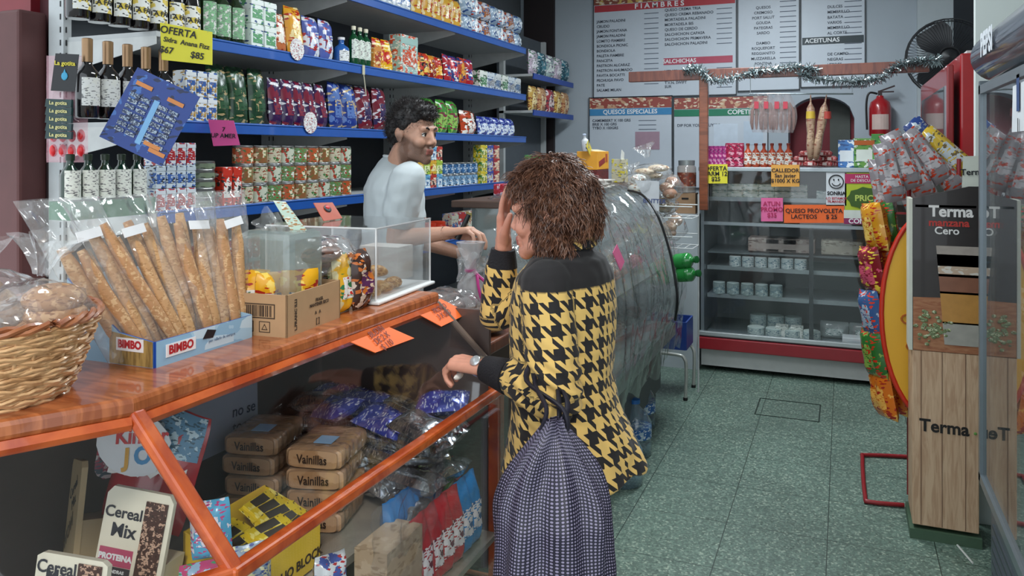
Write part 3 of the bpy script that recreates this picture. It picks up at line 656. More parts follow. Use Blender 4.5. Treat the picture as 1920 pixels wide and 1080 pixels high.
for z in shz: b=MB(); b.box((0,.36,z),(W-.06,.5,.015)); b.build('inner_shelf',pm('#a2aeb2',.35,.4),dc)
for z in shz: b=MB(); b.box((0,.108,z),(W-.06,.008,.03)); b.build('shelf_lip',pm('#8f999c',.3,.4),dc)
zfl=zb1-.005
def stock(n,x0,x1,z,maker,key,label,cat,group,yj=.2,stack=1,dz=0,rz=0):
    for i in range(n):
        for s in range(stack):
            o=inst(key,maker); o.location=(x0+(x1-x0)*(i+.5)/n,YC+yj,z+s*dz); o.rotation_euler=(0,0,rz)
            tag(o,label.format(ORD[i])+(['',', lower one',', upper one'][0] if stack==1 else [', lower one',', upper one'][s]),cat,group)
xL,xM,xR_=cx0+.06,xm+(cx0+cx1)/2-.03,cx1-.1
tub=lambda col,r=.055,h=.06,lid='#d8dedc':(lambda:can(h,r,pm(col,.4),pk(col,lid,'#5a7a8a',20),pm(lid,.4)))
stock(6,xL,xM,shz[0]+.008,lambda:carton(.11,.12,.05,pk('#c4cbbd','#e2e6dc','#8aa39a',16),pm('#dde2da',.4)),'csA','pale cheese pack on top shelf inside the chilled case, {} from left','cheese pack','packs on the top shelf of the chilled case',stack=2,dz=.052)
stock(6,xM+.06,xR_,shz[0]+.008,lambda:carton(.10,.12,.06,pk('#9fb0ae','#c9d3cf','#6d8a8a',16),pm('#c0cbc8',.4)),'csB','grey green pack on top shelf inside the chilled case right side, {} from left','pack','packs on the top right shelf of the chilled case')
stock(3,xL+.3,xM,shz[1]+.12,lambda:carton(.22,.2,.10,pk('#a09088','#b8aca4','#7c6a64',10),pm('#ada098',.4)),'csC','large wrapped cheese block inside the chilled case, {} from left','cheese','large cheese blocks in the chilled case',yj=.28)
stock(2,xM+.08,xR_,shz[1]+.12,lambda:carton(.27,.2,.10,pk('#b5afa0','#c9c4b4','#8c8474',10),pm('#bcb6a6',.4)),'csD','long pale cheese loaf inside right half of chilled case, {} from left','cheese','long cheese loaves in the chilled case',yj=.28)
b=MB(); b.box((0,.36,shz[1]+.108),(W-.06,.46,.012)); b.build('inner_shelf',pm('#6e787c',.35,.4),dc)
stock(6,xL+.12,xM,shz[1]+.01,tub('#b8c6c8',.042,.075),'csE','small white cream tub on second shelf inside chilled case, {} from left','tub','cream tubs in the chilled case',yj=.14)
stock(5,xL,xL+.5,shz[2]+.01,tub('#8fa0a0',.045,.085,'#b9c9c8'),'csF','grey lidded tub on third shelf inside chilled case, {} from left','tub','lidded tubs in the chilled case',yj=.14)
stock(4,xL+.25,xL+.75,zfl,tub('#b8c8c6',.06,.065,'#c9d6d2'),'csG','round pale tub on case floor front row, {} from left','tub','round tubs on the case floor',yj=.12)
stock(3,xL+.25,xL+.62,zfl+.0,tub('#a8bcbc',.06,.12,'#bccfcc'),'csH','taller round tub behind the front row on case floor, {} from left','tub','taller tubs on the case floor',yj=.30)
stock(2,xM-.22,xM-.02,zfl,lambda:carton(.085,.1,.085,pk('#c9cfc8','#e4e8e2','#51605a',24),pm('#e0e4de',.4)),'csI','small square white box on case floor by the mullion, {} from left','box','square boxes on the case floor',yj=.14)
stock(3,xM+.08,xR_,zfl,lambda:pouch(.2,.12,.1,film('#c8d4d4',.5,.8,.15,.8,20),pk('#b8c6c4','#dfe6e4','#5a7a7a',20),2),'csJ','wrapped pale bundle on right floor of chilled case, {} from left','bundle','wrapped bundles in the chilled case',yj=.25)
stock(1,xM+.18,xR_-.08,zfl,lambda:carton(.3,.12,.05,pm('#d9dee0',.4),pm('#cfd8dc',.4)),'csK','flat white tray at front right floor of chilled case','tray','tray in the chilled case',yj=.12)
# signs stuck on the case glass
Yg=YC-.012
def gsign(name,label,x0,y0,x1,y1,mat,cat='sign',tilt=0,dy=0):
    p=[onY(x0,y0,Yg-dy),onY(x1,y0+tilt,Yg-dy),onY(x1,y1+tilt,Yg-dy),onY(x0,y1,Yg-dy)]
    return placard(name,label,cat,p,mat)
o,M,_=gsign('price_sign','yellow handwritten offer card at top left of the case glass',1321,308,1364,344,YEL,dy=.02)
ctext(o,M,'OFERTA\nFARM 12\n$25',.042,INK,bold=.001,line=.9)
o,M,_=gsign('price_sign','amber handwritten card hanging over the middle top edge of case',1446,309,1499,350,pm('#e0a24a',.6),dy=.02)
ctext(o,M,'CALLEDOR\nSan Javier\n$1000 X KG',.036,INK,bold=.0008,line=1)
o,M,_=gsign('smiley_sign','white sign with black smiling face on the case glass','1549',0,0,0,WHITE) if False else gsign('smiley_sign','white sign with black smiling face on the case glass',1549,320,1587,386,pm('#d4d8dc',.5))
b=MB(); b.add(*(lambda m:(m.v,m.f))(MB().tube([(.045*math.cos(q*R(15)),.045*math.sin(q*R(15))+.045,.004) for q in range(24)],.0035,5,closed=True)),M)
b.add(*(lambda m:(m.v,m.f))(MB().tube([(.028*math.cos(q),.028*math.sin(q)+.045,.004) for q in [R(200+i*14) for i in range(11)]],.003,5)),M)
for s_ in (-1,1): b.add(*(lambda m:(m.v,m.f))(MB().sph((s_*.015,.058,.004),(.005,.007,.002),8,6)),M)
b.build('face_drawing',INK,o)
ctext(o,M,'SONRIA',.034,INK,0,-.035,bold=.0012,sx=.95); ctext(o,M,'LO ESTAMOS\nFILMANDO',.022,pm('#b03040',.5),0,-.08,bold=.0006)
o,M,_=gsign('price_sign','pink card sign on case glass left of the long orange one',1427,371,1468,415,pm('#e06a9c',.6)); ctext(o,M,'ATUN\nPROMO\n$35',.042,pm('#b02858',.6),bold=.001,line=.95)
o,M,_=gsign('price_sign','long orange handwritten card on the case glass',1470,384,1583,418,pm('#ef6a2e',.6)); ctext(o,M,'QUESO PROVOLETA\nLACTEOS     $ 25',.040,INK,bold=.0007)
o,M,_=gsign('poster','lime and purple advertising poster on right side of case glass',1584,324,1665,420,pm('#aebd2e',.5))
b=MB()
def pq(b,x0,y0,x1,y1,z=.003): b.add([(x0,y0,z),(x1,y0,z),(x1,y1,z),(x0,y1,z)],[(0,1,2,3)],M)
pq(b,-.14,-.175,.15,-.135); b.mat(0); b.build('purple_band',pm('#8a2a5c',.5),o)
b=MB(); pq(b,-.13,.10,.13,.165); b.build('magenta_band',pm('#b0285a',.5),o)
b=MB(); pq(b,-.14,-.135,.15,-.08); b.build('white_band',pm('#cfd4cc',.5),o)
b=MB(); b.add([(math.cos(q*R(20))*.11*(1+.12*(q%2)),math.sin(q*R(20))*.07*(1+.12*(q%2))+.0,.0036) for q in range(18)],[tuple(range(18))],M); b.build('green_burst',pm('#3c5a1c',.5),o)
ctext(o,M,'PRICE',.055,pm('#b8c860',.5),0,0,bold=.0015,lift=.005); ctext(o,M,'CONVIENE',.045,WT,0,-.155,bold=.001,lift=.005); ctext(o,M,'HASTA 25%\nDE DESCUENTO',.026,WT,0,.132,lift=.005)
# goods on top of the case
def topx(px): return onY(px,300,YC+.12).x
def ontop(n,p0,p1,mk,key,label,cat,group,dy=.12,rows=1,stack=1,dz=0,jit=0):
    xa_,xb_=topx(p0),topx(p1)
    for i in range(n):
        for s in range(stack):
            o=inst(key+str(0),mk); o.location=(xa_+(xb_-xa_)*(i+.5)/n,YC+dy+random.uniform(-jit,jit),zt+.0005+s*dz); o.rotation_euler=(0,0,random.uniform(-.1,.1))
            tag(o,label.format(ORD[i])+('' if stack==1 else [', lower one',', upper one'][s]),cat,group)
ontop(4,1330,1362,lambda:can(.15,.03,pm('#8a2a70',.35),pk('#a8307a','#d890b0','#3a1a4a',22),pm('#b03a7a',.4)),'t1','purple spray can on the chilled case, {} from left','can','purple cans on the chilled case')
ontop(2,1363,1392,lambda:can(.17,.04,pm('#a8204a',.3),pk('#b02a50','#e0a0b0','#3a1a2a',18),pm('#c23a5a',.4)),'t2','tall crimson tin on the chilled case, {} from left','tin','crimson tins on the chilled case')
ontop(6,1395,1486,lambda:bottle(.17,.028,pm('#b5482a',.3),pk('#e6e2d8','#c05a30','#8a2020',20),pm('#8a3020',.4),neck=.3,lab=(.1,.6)),'t3','orange sauce bottle with white label on the chilled case, {} from left','bottle','sauce bottles on the chilled case')
ontop(1,1575,1602,lambda:carton(.11,.08,.19,pk('#3f78b8','#dfe6ea','#28508a',10),pm('#dfe6ea',.4)),'t5','blue and white milk carton standing on the chilled case','carton','cartons on the chilled case')
ontop(1,1604,1634,lambda:carton(.13,.09,.20,pk('#6a9a4a','#d9e0d4','#2f6a3a',10),pm('#dfe6dc',.4),pm('#b8602a',.5)),'t6','green and white milk carton with orange band on chilled case','carton','cartons on the chilled case')
ontop(1,1636,1656,lambda:carton(.08,.08,.23,pk('#3f8a3a','#8aba60','#1f4a2a',10),pm('#5aa04a',.4)),'t7','tall green carton on the chilled case under the extinguisher','carton','cartons on the chilled case')
random.seed(11)
cnt=0
for rr in range(3):
    for i in range(9-rr*2):
        mk=lambda:thing('sausage_pack','','sausages')
        def mk():
            o=thing('sausage_pack','','sausages'); b=MB(); b.tube([(-.045,0,.02),(-.03,0,.024),(.03,0,.024),(.045,0,.02)],[.012,.02,.02,.012],8); b.build('sausage',pk('#a84040','#d8a098','#7a2020',30),o,smooth=True)
            b=MB(); b.box((0,-.021,.024),(.03,.002,.02)); b.build('label',pm('#d8c8c0',.4),o); return o
        o=inst('saus',mk); xa_,xb_=topx(1486),topx(1573); n=9-rr*2
        o.location=(xa_+(xb_-xa_)*(i+.5+rr)/9,YC+.11+.02*(i%3),zt+rr*.036+.0005); o.rotation_euler=(0,0,random.uniform(-.6,.6))
        tag(o,f"red wrapped sausage pack on the chilled case, {['bottom','middle','top'][rr]} layer, {ORD[i]} from left",'sausages','red sausage packs on the chilled case')
# hanging sausages in bags and salamis, from a rail inside frame
rail=thing('hanging_rail','thin metal rail under the crossbeam carrying hanging sausages','rail'); b=MB(); b.tube([onY(1405,176,YF+.02),onY(1600,176,YF+.02)],.006,6); b.build('rod',STL,rail)
b=MB(); 
for q in (1407,1598): p=onY(q,176,YF+.02); b=MB(); b.tube([p,(p.x,YF+.01,zbm-.03)],.003,5); b.build('rail_wire',STL,rail)
for k,px in enumerate((1422,1440,1460,1476)):
    o=thing('sausage_bag',f'clear hanging bag of pale sausages under the crossbeam, {ORD[k]} from left','bag',onY(px,176,YF+.02),group='hanging bags of sausages')
    b=MB(); b.grid(8,10,lambda u,v:((u-.5)*.13*math.sin(.3+v*2.2),-.03*math.sin(math.pi*u)-.006,-v*.27)); b.grid(8,10,lambda u,v:((u-.5)*.13*math.sin(.3+v*2.2),.03*math.sin(math.pi*u)+.006,-v*.27),flip=True); b.build('bag_film',film('#d8cccc',.16,.7,.12,.6,30),o,smooth=True)
    for j in range(4):
        b=MB(); x=-.04+j*.027; b.tube([(x*.4,0,-.06),(x,0,-.12),(x*1.1,.005*(j%2),-.2),(x,0,-.25)],[.004,.012,.012,.005],8); b.build('sausage',pm('#8f6a60',.5,var=.2),o,smooth=True)
    b=MB(); b.box((-.01,-.036,-.08),(.03,.002,.05)); b.build('label',pm('#b83a4a',.5),o)
for k,px in enumerate((1520,1550)):
    o=thing('salami',['straight hanging salami with yellow band before the arch niche','crooked hanging salami to right before the arch niche'][k],'salami',onY(px,176,YF+.02),group='hanging salamis')
    dx=-.05*k
    b=MB(); b.tube(curve([(0,0,0),(0,0,-.06),(.0,0,-.1),(.01,0,-.25),(dx,0,-.40),(dx*1.6,0,-.44)],4),[.003]*7+[.02,.03,.03,.032]+[.03]*6+[.028,.024,.018,.01],10) if False else b.lathe([(.002,-.46),(.02,-.44),(.028,-.36),(.024,-.27),(.03,-.2),(.026,-.1),(.006,-.06),(.003,0)],12); q=b.build('casing',pk('#a88a72','#c0a488','#8a5a4a',14),o,smooth=True)
    if k: q.rotation_euler=(0,R(9),0)
    b=MB(); b.lathe([(.029,-.12),(.031,-.17)],12); b.build('paper_band',pm('#c8a83a' if not k else '#a83a30',.5),o,smooth=True)
# ---------------- red drinks fridge on the right ----------------
XRF=.50
q0=onX(1792,200,XRF); q1=onX(1737,200,XRF); rz_=onX(1792,100,XRF).z
rf=thing('red_drinks_fridge','tall red drinks fridge with glass door behind the wooden promo stand','fridge',(XRF,q0.y,0))
Lr=q1.y-q0.y; REDF=pm('#a3161c',.28,coat=.5)
b=MB(); b.box((.36,Lr/2,rz_/2),(.68,Lr,rz_)); b.build('cabinet',REDF,rf,bevel=.01)
b=MB(); b.box((-.02,Lr/2,rz_/2),(.03,Lr-.04,rz_-.1)); d_=b.build('door',pm('#8a1218',.3,coat=.5),rf,bevel=.006)
b=MB(); b.box((-.037,Lr/2,rz_/2+.1),(.004,Lr-.26,rz_-.5)); b.build('door_glass',film('#5a6468',.75,.9,.05,0,name='dark glass'),rf)
b=MB(); b.box((-.03,.08,rz_/2),(.02,.03,rz_-.3)); b.build('door_trim',STL,rf)
b=MB(); b.box((.3,Lr/2,rz_+.008),(.5,Lr-.05,.012)); b.build('top_lid',pm('#c9cccb',.4),rf)
b=MB(); b.grid(6,16,lambda u,v:((u-.5)*.03+.16+.012*math.sin(v*3.14),-.008-.018*math.sin(math.pi*u),1.15+.75*v)); b.build('side_highlight',pm('#d8b0a8',.15,.3),rf,smooth=True)  # pale curved strip standing in for the white highlight on the red side
b=MB(); b.box((.24,-.003,rz_/2-.05),(.05,.004,rz_-.3)); b.build('side_strip',pm('#c82420',.3),rf)
# ---------------- Terma promo stand ----------------
YT=3.66
t0=onY(1711,1005,YT); t1=onY(1836,1005,YT); wT=t1.x-t0.x; dT=.24
zmid=onY(1711,656,YT).z; ztl=onY(1711,372,YT).z; ztr=onY(1836,350,YT).z
ps=thing('promo_stand','pine-printed cardboard promo stand with picture of a drink glass','stand',(t0.x,YT,0))
PINE=wood('#c09a7a','#d6b594',5,(14,1,1.2),.6,0)
b=MB(); b.box((wT/2,dT/2,zmid/2+.03),(wT,dT,zmid-.05)); b.build('lower_box',PINE,ps,bevel=.003)
b=MB()
for fx in (.13,.45,.80): b.box((wT*fx,-.0008,zmid/2+.03),(.0025,.0016,zmid-.06))
b.build('plank_joints',pm('#7a5844',.7),ps)
b=MB(); b.box((wT/2,dT/2+.005,.02),(wT+.02,dT+.03,.04)); b.build('base_plinth',pm('#47604a',.6),ps)
b=MB(); b.prism([(0,zmid),(wT,zmid),(wT,ztr),(wT*.85,ztr),(0.0,ztl)],.012); b.build('display_board',pm('#2d2624',.35,coat=.3),ps)
b=MB(); b.box((-.006,dT*.3,(zmid+ztl)/2),(.014,dT*.6,ztl-zmid)); b.build('side_board',pm('#cfd0c2',.6),ps)
b=MB(); b.box((wT/2,dT*.5,zmid+.1),(wT-.01,.012,ztl-zmid+.1)); b.build('back_board',pm('#b8b4a2',.6),ps)
b=MB(); b.box((wT/2,dT*.25,ztl-.03),(wT-.02,dT*.5,.01)); b.build('top_tray',pm('#c9c8ba',.6),ps)
text('Terma',.070,pm('#1c1714',.6),ps,(wT*.48,-.002,onY(1770,802,YT).z),bold=.002,sx=.95)
b=MB(); b.sph((wT*.985-.01,-.003,onY(1770,806,YT).z),(.006,.002,.006),8,6); b.build('green_dot',pm('#6a9a4a',.6),ps)
text('Terma',.062,pm('#e6e2de',.5),ps,(wT*.58,-.003,onY(1770,397,YT).z),bold=.002,sx=.95)
text('manzana',.042,pm('#b8342c',.5),ps,(wT*.55,-.003,onY(1770,418,YT).z),bold=.0012)
text('Cero',.042,pm('#e6e2de',.5),ps,(wT*.52,-.003,onY(1770,433,YT).z),bold=.0008)
# printed picture: glass of drink, herbs, table
gx=onY(1805,500,YT).x-t0.x
def zz(y): return onY(1800,y,YT).z
gl=[(gx-.095,zz(470)),(wT-.001,zz(468)),(wT-.001,zz(640)),(gx-.052,zz(640))]
b=MB(); b.prism([(0.002,zmid+.002),(wT-.001,zmid+.002),(wT-.001,zz(600)),(gx-.05,zz(560)),(0.002,zz(562))],.001,M=Matrix.Translation((0,-.0016,0))); b.build('printed_table',wood('#9a5c3c','#b07a55',5,(3,1,14),.5,0),ps)
for nm,ya_,yb_,c_ in (('printed_glass_top',462,500,'#a59a90'),('printed_foam',478,520,'#c2a890'),('printed_dark_drink',515,552,'#8a5a44'),('printed_amber_drink',548,608,'#c08a44'),('printed_glass_base',605,648,'#a8a49a')):
    def xl(y): return gx-.095+.03*(y-462)/186
    b=MB(); b.prism([(xl(yb_),zz(yb_)),(wT-.001,zz(yb_)),(wT-.001,zz(ya_)),(xl(ya_),zz(ya_))],.001,M=Matrix.Translation((0,-.0035,0))); b.build(nm,pk(c_,c_,'#d8d0c4',10) if 'foam' in nm else pm(c_,.35,var=.25,scale=25),ps)
b=MB()
random.seed(5)
for i in range(60):
    x=.06+random.gauss(0,.028); z=zz(618)+random.gauss(0,.028); r=random.uniform(.005,.011)
    if x>.005 and z>zmid+.01: b.sph((x,-.004,z),(r,.0015,r*.8),6,4)
b.build('printed_herbs',pk('#7a8a5c','#c9cda8','#4a4030',60),ps)
tg=onY(1828,335,YT+.06)
o,M,_=placard('brand_tag','small white card tag standing on top of the promo stand','tag',[onY(x,y,YT+.05) for x,y in ((1806,293),(1846,292),(1846,365),(1803,370))],pm('#cdd0c4',.6))
ctext(o,M,'Terma',.035,INK,0,.015,bold=.0008)
b=MB(); b.tube([onZ(1795,1022,.004),onZ(1806,1035,.004),onZ(1824,1056,.004)],.004,5); tag(b.build('cable_tie',pm('#d8dad4',.5)),'short white plastic strip on the floor before the promo stand','strip')
# ---------------- near drinks fridge (right edge) ----------------
XP=.455
f0=onX(1846,600,XP).y; f1=onX(2060,600,XP).y; zs0=onX(1852,150,XP).z; zs1=onX(1852,58,XP).z
zrail=onX(1838,880,XP).z
nf=thing('drinks_fridge','tall grey glass-door drinks fridge with rounded blue lit header at right','fridge',(XP,f0,0)); Lf=f0-f1; FG=pm('#6d7880',.35,.4)
DKI=pm('#30363b',.6)
b=MB(); b.box((.62,-Lf/2,1.0),(.03,Lf,1.8)); b.build('back_panel',DKI,nf)
b=MB(); b.box((.33,-.015,.98),(.6,.03,1.9)); b.build('side_panel',FG,nf)
b=MB(); b.box((.33,-Lf+.015,.98),(.6,.03,1.9)); b.build('side_panel',FG,nf)
b=MB(); b.box((.33,-Lf/2,zs0-.0),(.6,Lf,.04)); b.build('roof_panel',FG,nf)
b=MB(); b.box((.32,-Lf/2,zrail/2),(.60,Lf,zrail-.04)); lb=b.build('base_cabinet',pm('#59626a',.4,.3),nf)
b=MB()
for i in range(6): b.box((.018,-Lf/2,.10+i*.04),(.006,Lf-.1,.012))
b.build('vent_slats',pm('#3a4147',.5),lb)
b=MB(); b.box((-.004,-.02,(zrail+zs0)/2),(.03,.03,zs0-zrail)); b.box((-.004,-Lf+.02,(zrail+zs0)/2),(.03,.04,zs0-zrail)); b.box((-.004,-Lf/2,zrail+.012),(.03,Lf,.03)); b.box((-.004,-Lf/2,zs0-.03),(.03,Lf,.03)); dr=b.build('door_frame',pm('#7c868c',.3,.5),nf)
b=MB(); b.box((-.006,-Lf/2,(zrail+zs0)/2),(.006,Lf-.06,zs0-zrail-.05)); b.build('door_glass',film('#cfd8d8',.05,1.0,.015,0,name='glass'),dr)
for z in (.72,1.0,1.28,1.56): b=MB(); b.box((.33,-Lf/2,z),(.5,Lf-.07,.012)); b.build('inner_shelf',STL,nf)
hh=zs1-zs0
b=MB(); b.lathe([(hh/2,0),(hh/2,-Lf)],28,c=(0,0,0),M=Matrix.Translation((.07,0,zs0+hh/2))@Matrix.Rotation(R(-90),4,'X')) if False else b.tube([(.04,0,zs0+hh/2),(.04,-Lf,zs0+hh/2)],hh/2,28); hd=b.build('header_sign',pm('#142238',.3,coat=.6),nf,smooth=True)
b=MB(); b.box((.35,-Lf/2,zs0+hh/2),(.45,Lf,hh)); b.build('header_box',FG,nf)
t=text('PEPSI',.10,pm('#dfe4ea',.4),nf,(.04-hh/2-.004,-Lf*.27,zs0+hh*.55),rot=(R(90),0,R(-90)),bold=.004)
o,M,_=placard('price_tag','small blue and white price tag on the near fridge glass','tag',[onX(x,y,XP-.016) for x,y in ((1899,162),(1925,150),(1925,245),(1897,248))],pm('#dfe3e6',.5))
b=MB(); pq(b,-.02,-.01,.02,.09); b.build('blue_panel',pm('#2c4a7c',.5),o); ctext(o,M,'1',.05,INK,0,-.05,bold=.002)
for k,(z,c_) in enumerate(((.726,'#2a3a60'),(1.006,'#5a2a2a'),(1.286,'#23304a'),(1.566,'#6a6f74'))):
    for i in range(6):
        o=inst(('fb',k),lambda:bottle(.24,.033,pm(c_,.15,coat=.6),pk('#c8ccd0','#a03030' if k%2 else '#3a5aa0','#222222',18),pm('#c0c4c8' if k%2 else '#a02a2a',.4),neck=.3))
        o.location=(XP+.13,f0-.08-i*.10,z+.001); o.rotation_euler=(0,0,R(-90))
        tag(o,f"drink bottle inside the near fridge on its {['lowest','second','third','top'][k]} shelf, {ORD[i]} from far end",'bottle',f"bottles on the {['lowest','second','third','top'][k]} shelf of the near fridge")
# ---------------- crisps rack ----------------
YK=3.92
rc=thing('crisps_rack','wire snack rack with yellow oval panel rimmed in red','rack'); 
cxr=onY(1757,590,YK); hw=onY(1757,590,YK).x-onY(1653,590,YK).x; ztp=onY(1720,392,YK).z; zbt=onY(1720,790,YK).z
cx,cz,hz=cxr.x,(ztp+zbt)/2,(ztp-zbt)/2
def oval(k,n=40): return [(cx+hw*k*math.cos(2*math.pi*i/n),cz+hz*(1-(1-k)*hw/hz)*math.sin(2*math.pi*i/n)) for i in range(n)]
b=MB(); b.prism(oval(.97),.012,M=Matrix.Translation((0,YK,0))); b.build('yellow_panel',pm('#e0a828',.4,var=.06,scale=6),rc)
b=MB(); b.tube([(x,YK+.003,z) for x,z in oval(1)],.011,8,closed=True); b.build('red_rim',pm('#c8301c',.35),rc,smooth=True)
b=MB()
for (x,z,r) in ((cx-.11,cz-.02,.03),(cx-.10,cz-.14,.02),(cx-.06,cz+.2,.03)): b.tube([(x+r*math.cos(q*.5),YK-.003,z+r*.7*math.sin(q*.5)) for q in range(10)],.004,5)
b.build('printed_curls',pm('#b05a1c',.5),rc)
b=MB(); 
for dx in (-.10,.10): b.tube([(cx+dx,YK+.14,.02),(cx+dx,YK+.14,1.55)],.009,8)
b.build('rack_pole',pm('#8a1a20',.4),rc)
pf=[onZ(1695,947,.012),onZ(1632,941,.012),onZ(1622,930,.012),onZ(1617,860,.012),onZ(1625,853,.012),onZ(1700,856,.012)]
b=MB(); b.tube(curve(pf,4),.010,8); b.build('floor_frame',pm('#8a1a20',.35),rc,smooth=True)
for z in (.55,.8,1.05,1.3): b=MB(); b.box((cx-.02,YK+.14,z),(.34,.012,.01)); b.build('cross_bar',pm('#8a1a20',.4),rc)
random.seed(21)
bagc=[('#c98a1c','#e8c060','#a82a1c','amber'),('#2f6a2c','#8aa84a','#c9301c','green'),('#7a1c24','#c8506a','#e0c040','dark red'),('#d8701c','#f0b050','#a82a1c','orange'),('#3a5a8a','#a8b8c8','#d8402a','blue')]
k=0
for z in (1.18,.98,.78,.60,.42):
    for j in range(2):
        c_=bagc[(k*2+j)%5] if z>.7 else bagc[[1,3,2][k%3]]
        o=inst(('rk',c_[3]),lambda:pouch(.17,.22,.08,pk(c_[0],c_[1],c_[2],12,rough=.2),pk(c_[1],c_[2],c_[0],20,rough=.2),k*.7+1))
        zc=z-.05; xx=cx-hw-.02+.035*j+ (0 if z>.5 else .03)+ .05*abs(z-.87)
        o.location=(xx,YK+.09+j*.10,zc); o.rotation_euler=(R(8),R(-6+4*j),R(-62+10*j))
        tag(o,f"{c_[3]} snack bag behind the red rim of the oval rack, {['top','second','third','fourth','lowest'][k]} row, {['outer','inner'][j]} one",'snack bag','snack bags hanging on the oval rack')
    k+=1
k=0
for px,py,rot,c_ in ((1668,322,-12,'s'),(1690,300,-22,'s'),(1712,318,-26,'s'),(1735,292,-36,'s'),(1758,315,-42,'s'),(1775,285,-46,'y'),(1655,350,-8,'s'),(1700,345,-20,'s'),(1745,268,-40,'b')):
    cc={'s':('#8a8488','#b4afb2','#b8402a'),'y':('#c8a838','#b8c0c4','#6a5a3a'),'b':('#28407c','#b8c4cc','#8a8f98')}[c_]
    o=inst(('tk',c_),lambda:pouch(.10,.27,.06,pk(*cc,11,rough=.18),pk(cc[1],cc[2],cc[0],16,rough=.2),4.1))
    p=onY(px,py,YK+.02+.03*k); o.location=(p.x,p.y,p.z); 
    o.rotation_euler=(R(-4),R(rot),R(8)); 
    o.location=p-Euler((R(-4),R(rot),R(8))).to_matrix()@Vector((0,0,.135))
    tag(o,f"{ {'s':'silver and red','y':'yellow and silver','b':'blue striped'}[c_]} snack bag on top of oval rack, {ORD[k]} from aisle",'snack bag','snack bags fanned on top of the oval rack'); k+=1
# ---------------- wooden display counter (glass front) ----------------
ZT=1.15
CX,CY=-1.147,1.04          # front corner of the worktop
BX,BZ=-.95,.87             # lower front rail
YE=2.19; YR=2.27
n1=Vector((-.49,-.872,0)) # direction of the angled street-side run
K0=Vector((CX,CY,0)); K1=K0+n1*.62
OAK=wood('#8f4a26','#b5693c',3,(2,14,2),.28,.5); ORA=wood('#a8421a','#c85f2a',3,(3,3,3),.25,.6)
ct=thing('display_counter','varnished orange wood counter with sloping glass front full of packets','counter')
XBk=-1.66
b=MB(); b.slab([(CX,CY),(CX,YE),(XBk,YE),(XBk,CY-.02),(K1.x-.42,K1.y+.05),(K1.x,K1.y)],ZT-.035,ZT); b.build('worktop',OAK,ct,bevel=.010)
b=MB(); b.tube([(CX-.006,CY+.01,ZT-.045),(CX-.006,YE,ZT-.045)],.014,6); b.tube([(K0.x-.008,K0.y,ZT-.045),(K1.x-.008,K1.y,ZT-.045)],.014,6); b.build('moulding',ORA,ct)
PB=PX(411,1068,1.36); PB=Vector((PB.x,PB.y,PB.z))
BX=PB.x if False else BX
cb=Vector((BX,1.07,BZ))
def bar(p0,p1,w,h,name,m,par=ct,bev=.006):
    p0=Vector(p0);p1=Vector(p1); d=p1-p0; q=d.to_track_quat('Y','Z').to_matrix().to_4x4()
    b=MB(); b.box((0,0,0),(w,d.length,h)); o=b.build(name,m,par,bevel=bev); o.matrix_local=Matrix.Translation((p0+p1)/2)@q; return o
bar((CX-.01,CY+.01,ZT-.03),cb+Vector((0,0,.0)),.030,.024,'corner_post',ORA)
bar(cb+Vector((0,-.015,0)),(BX,YR,BZ),.030,.026,'front_rail',ORA)
n1b=Vector((n1.x,n1.y,0)); K2=cb+n1b*.62
bar(cb,K2,.030,.026,'front_rail',ORA)
bar((CX-.01,YE-.01,ZT-.03),(BX,YR-.01,BZ),.012,.02,'end_trim',pm('#6a5a50',.4))
pl=onX(68,790,K0.x-.24)
lp=K0+n1*.36
bar((lp.x-.03,lp.y,ZT-.05),(lp.x-.03,lp.y,.05),.075,.03,'side_post',ORA)
GL=film('#e8eeee',.0,.55,.02,0,name='glass')
def pane(name,pts,m=GL,par=ct,t=.004):
    P=[Vector(p) for p in pts]; n=(P[1]-P[0]).cross(P[2]-P[0]).normalized()*t
    c=sum(P,Vector())/len(P); k=len(P); b=MB(); b.add([p-c for p in P]+[p-c+n for p in P],[tuple(range(k)),tuple(reversed(range(k,2*k)))]+[(i,i+k,(i+1)%k+k,(i+1)%k) for i in range(k)]); return b.build(name,m,par,loc=c)
pane('glass_pane',[(CX+.004,CY+.03,ZT-.05),(CX+.004,YE,ZT-.05),(BX,YR,BZ+.02),(BX,cb.y+.02,BZ+.02)])
pane('glass_pane',[(BX,cb.y,BZ-.015),(BX,YR,BZ-.015),(BX,YR,.28),(BX,cb.y,.28)])
pane('glass_pane',[(K0.x,K0.y,ZT-.05),(cb.x,cb.y,BZ+.02),(K2.x,K2.y,BZ+.02),(K1.x,K1.y,ZT-.05)])
pane('glass_pane',[(cb.x,cb.y,BZ-.02),(cb.x,cb.y,.28),(K2.x,K2.y,.28),(K2.x,K2.y,BZ-.02)])
b=MB(); b.slab([(BX,cb.y),(BX,YR),(XBk,YR),(XBk,cb.y-.3),(K2.x-.3,K2.y),(K2.x,K2.y)],0,.27); b.build('base_cabinet',wood('#7a3f22','#955531',3,(2,2,2),.35,.4),ct)
ZS=.60; ZL=.45
b=MB(); b.box((BX-.085,1.90,ZL-.02),(.15,.60,.016)); b.build('lower_shelf',wood('#8c8478','#a39a8c',3,(2,2,2),.4,.2),ct)
b=MB(); b.slab([(BX-.155,1.15),(BX-.155,YR-.04),(XBk+.02,YR-.04),(XBk+.02,.75),(-1.36,.5),(-1.16,.80)],ZS-.02,ZS); b.build('display_shelf',wood('#8c8478','#a39a8c',3,(2,2,2),.4,.2),ct)
b=MB(); b.box((XBk+.01,(CY+YE)/2-.1,.69),(.015,YE-CY+.5,.84)); b.build('back_board',pm('#4a3f3c',.5),ct)
b=MB(); b.box((-1.32,YR-.01,.69),(.62,.015,.80)); b.build('end_board',pm('#574843',.35,coat=.3),ct)
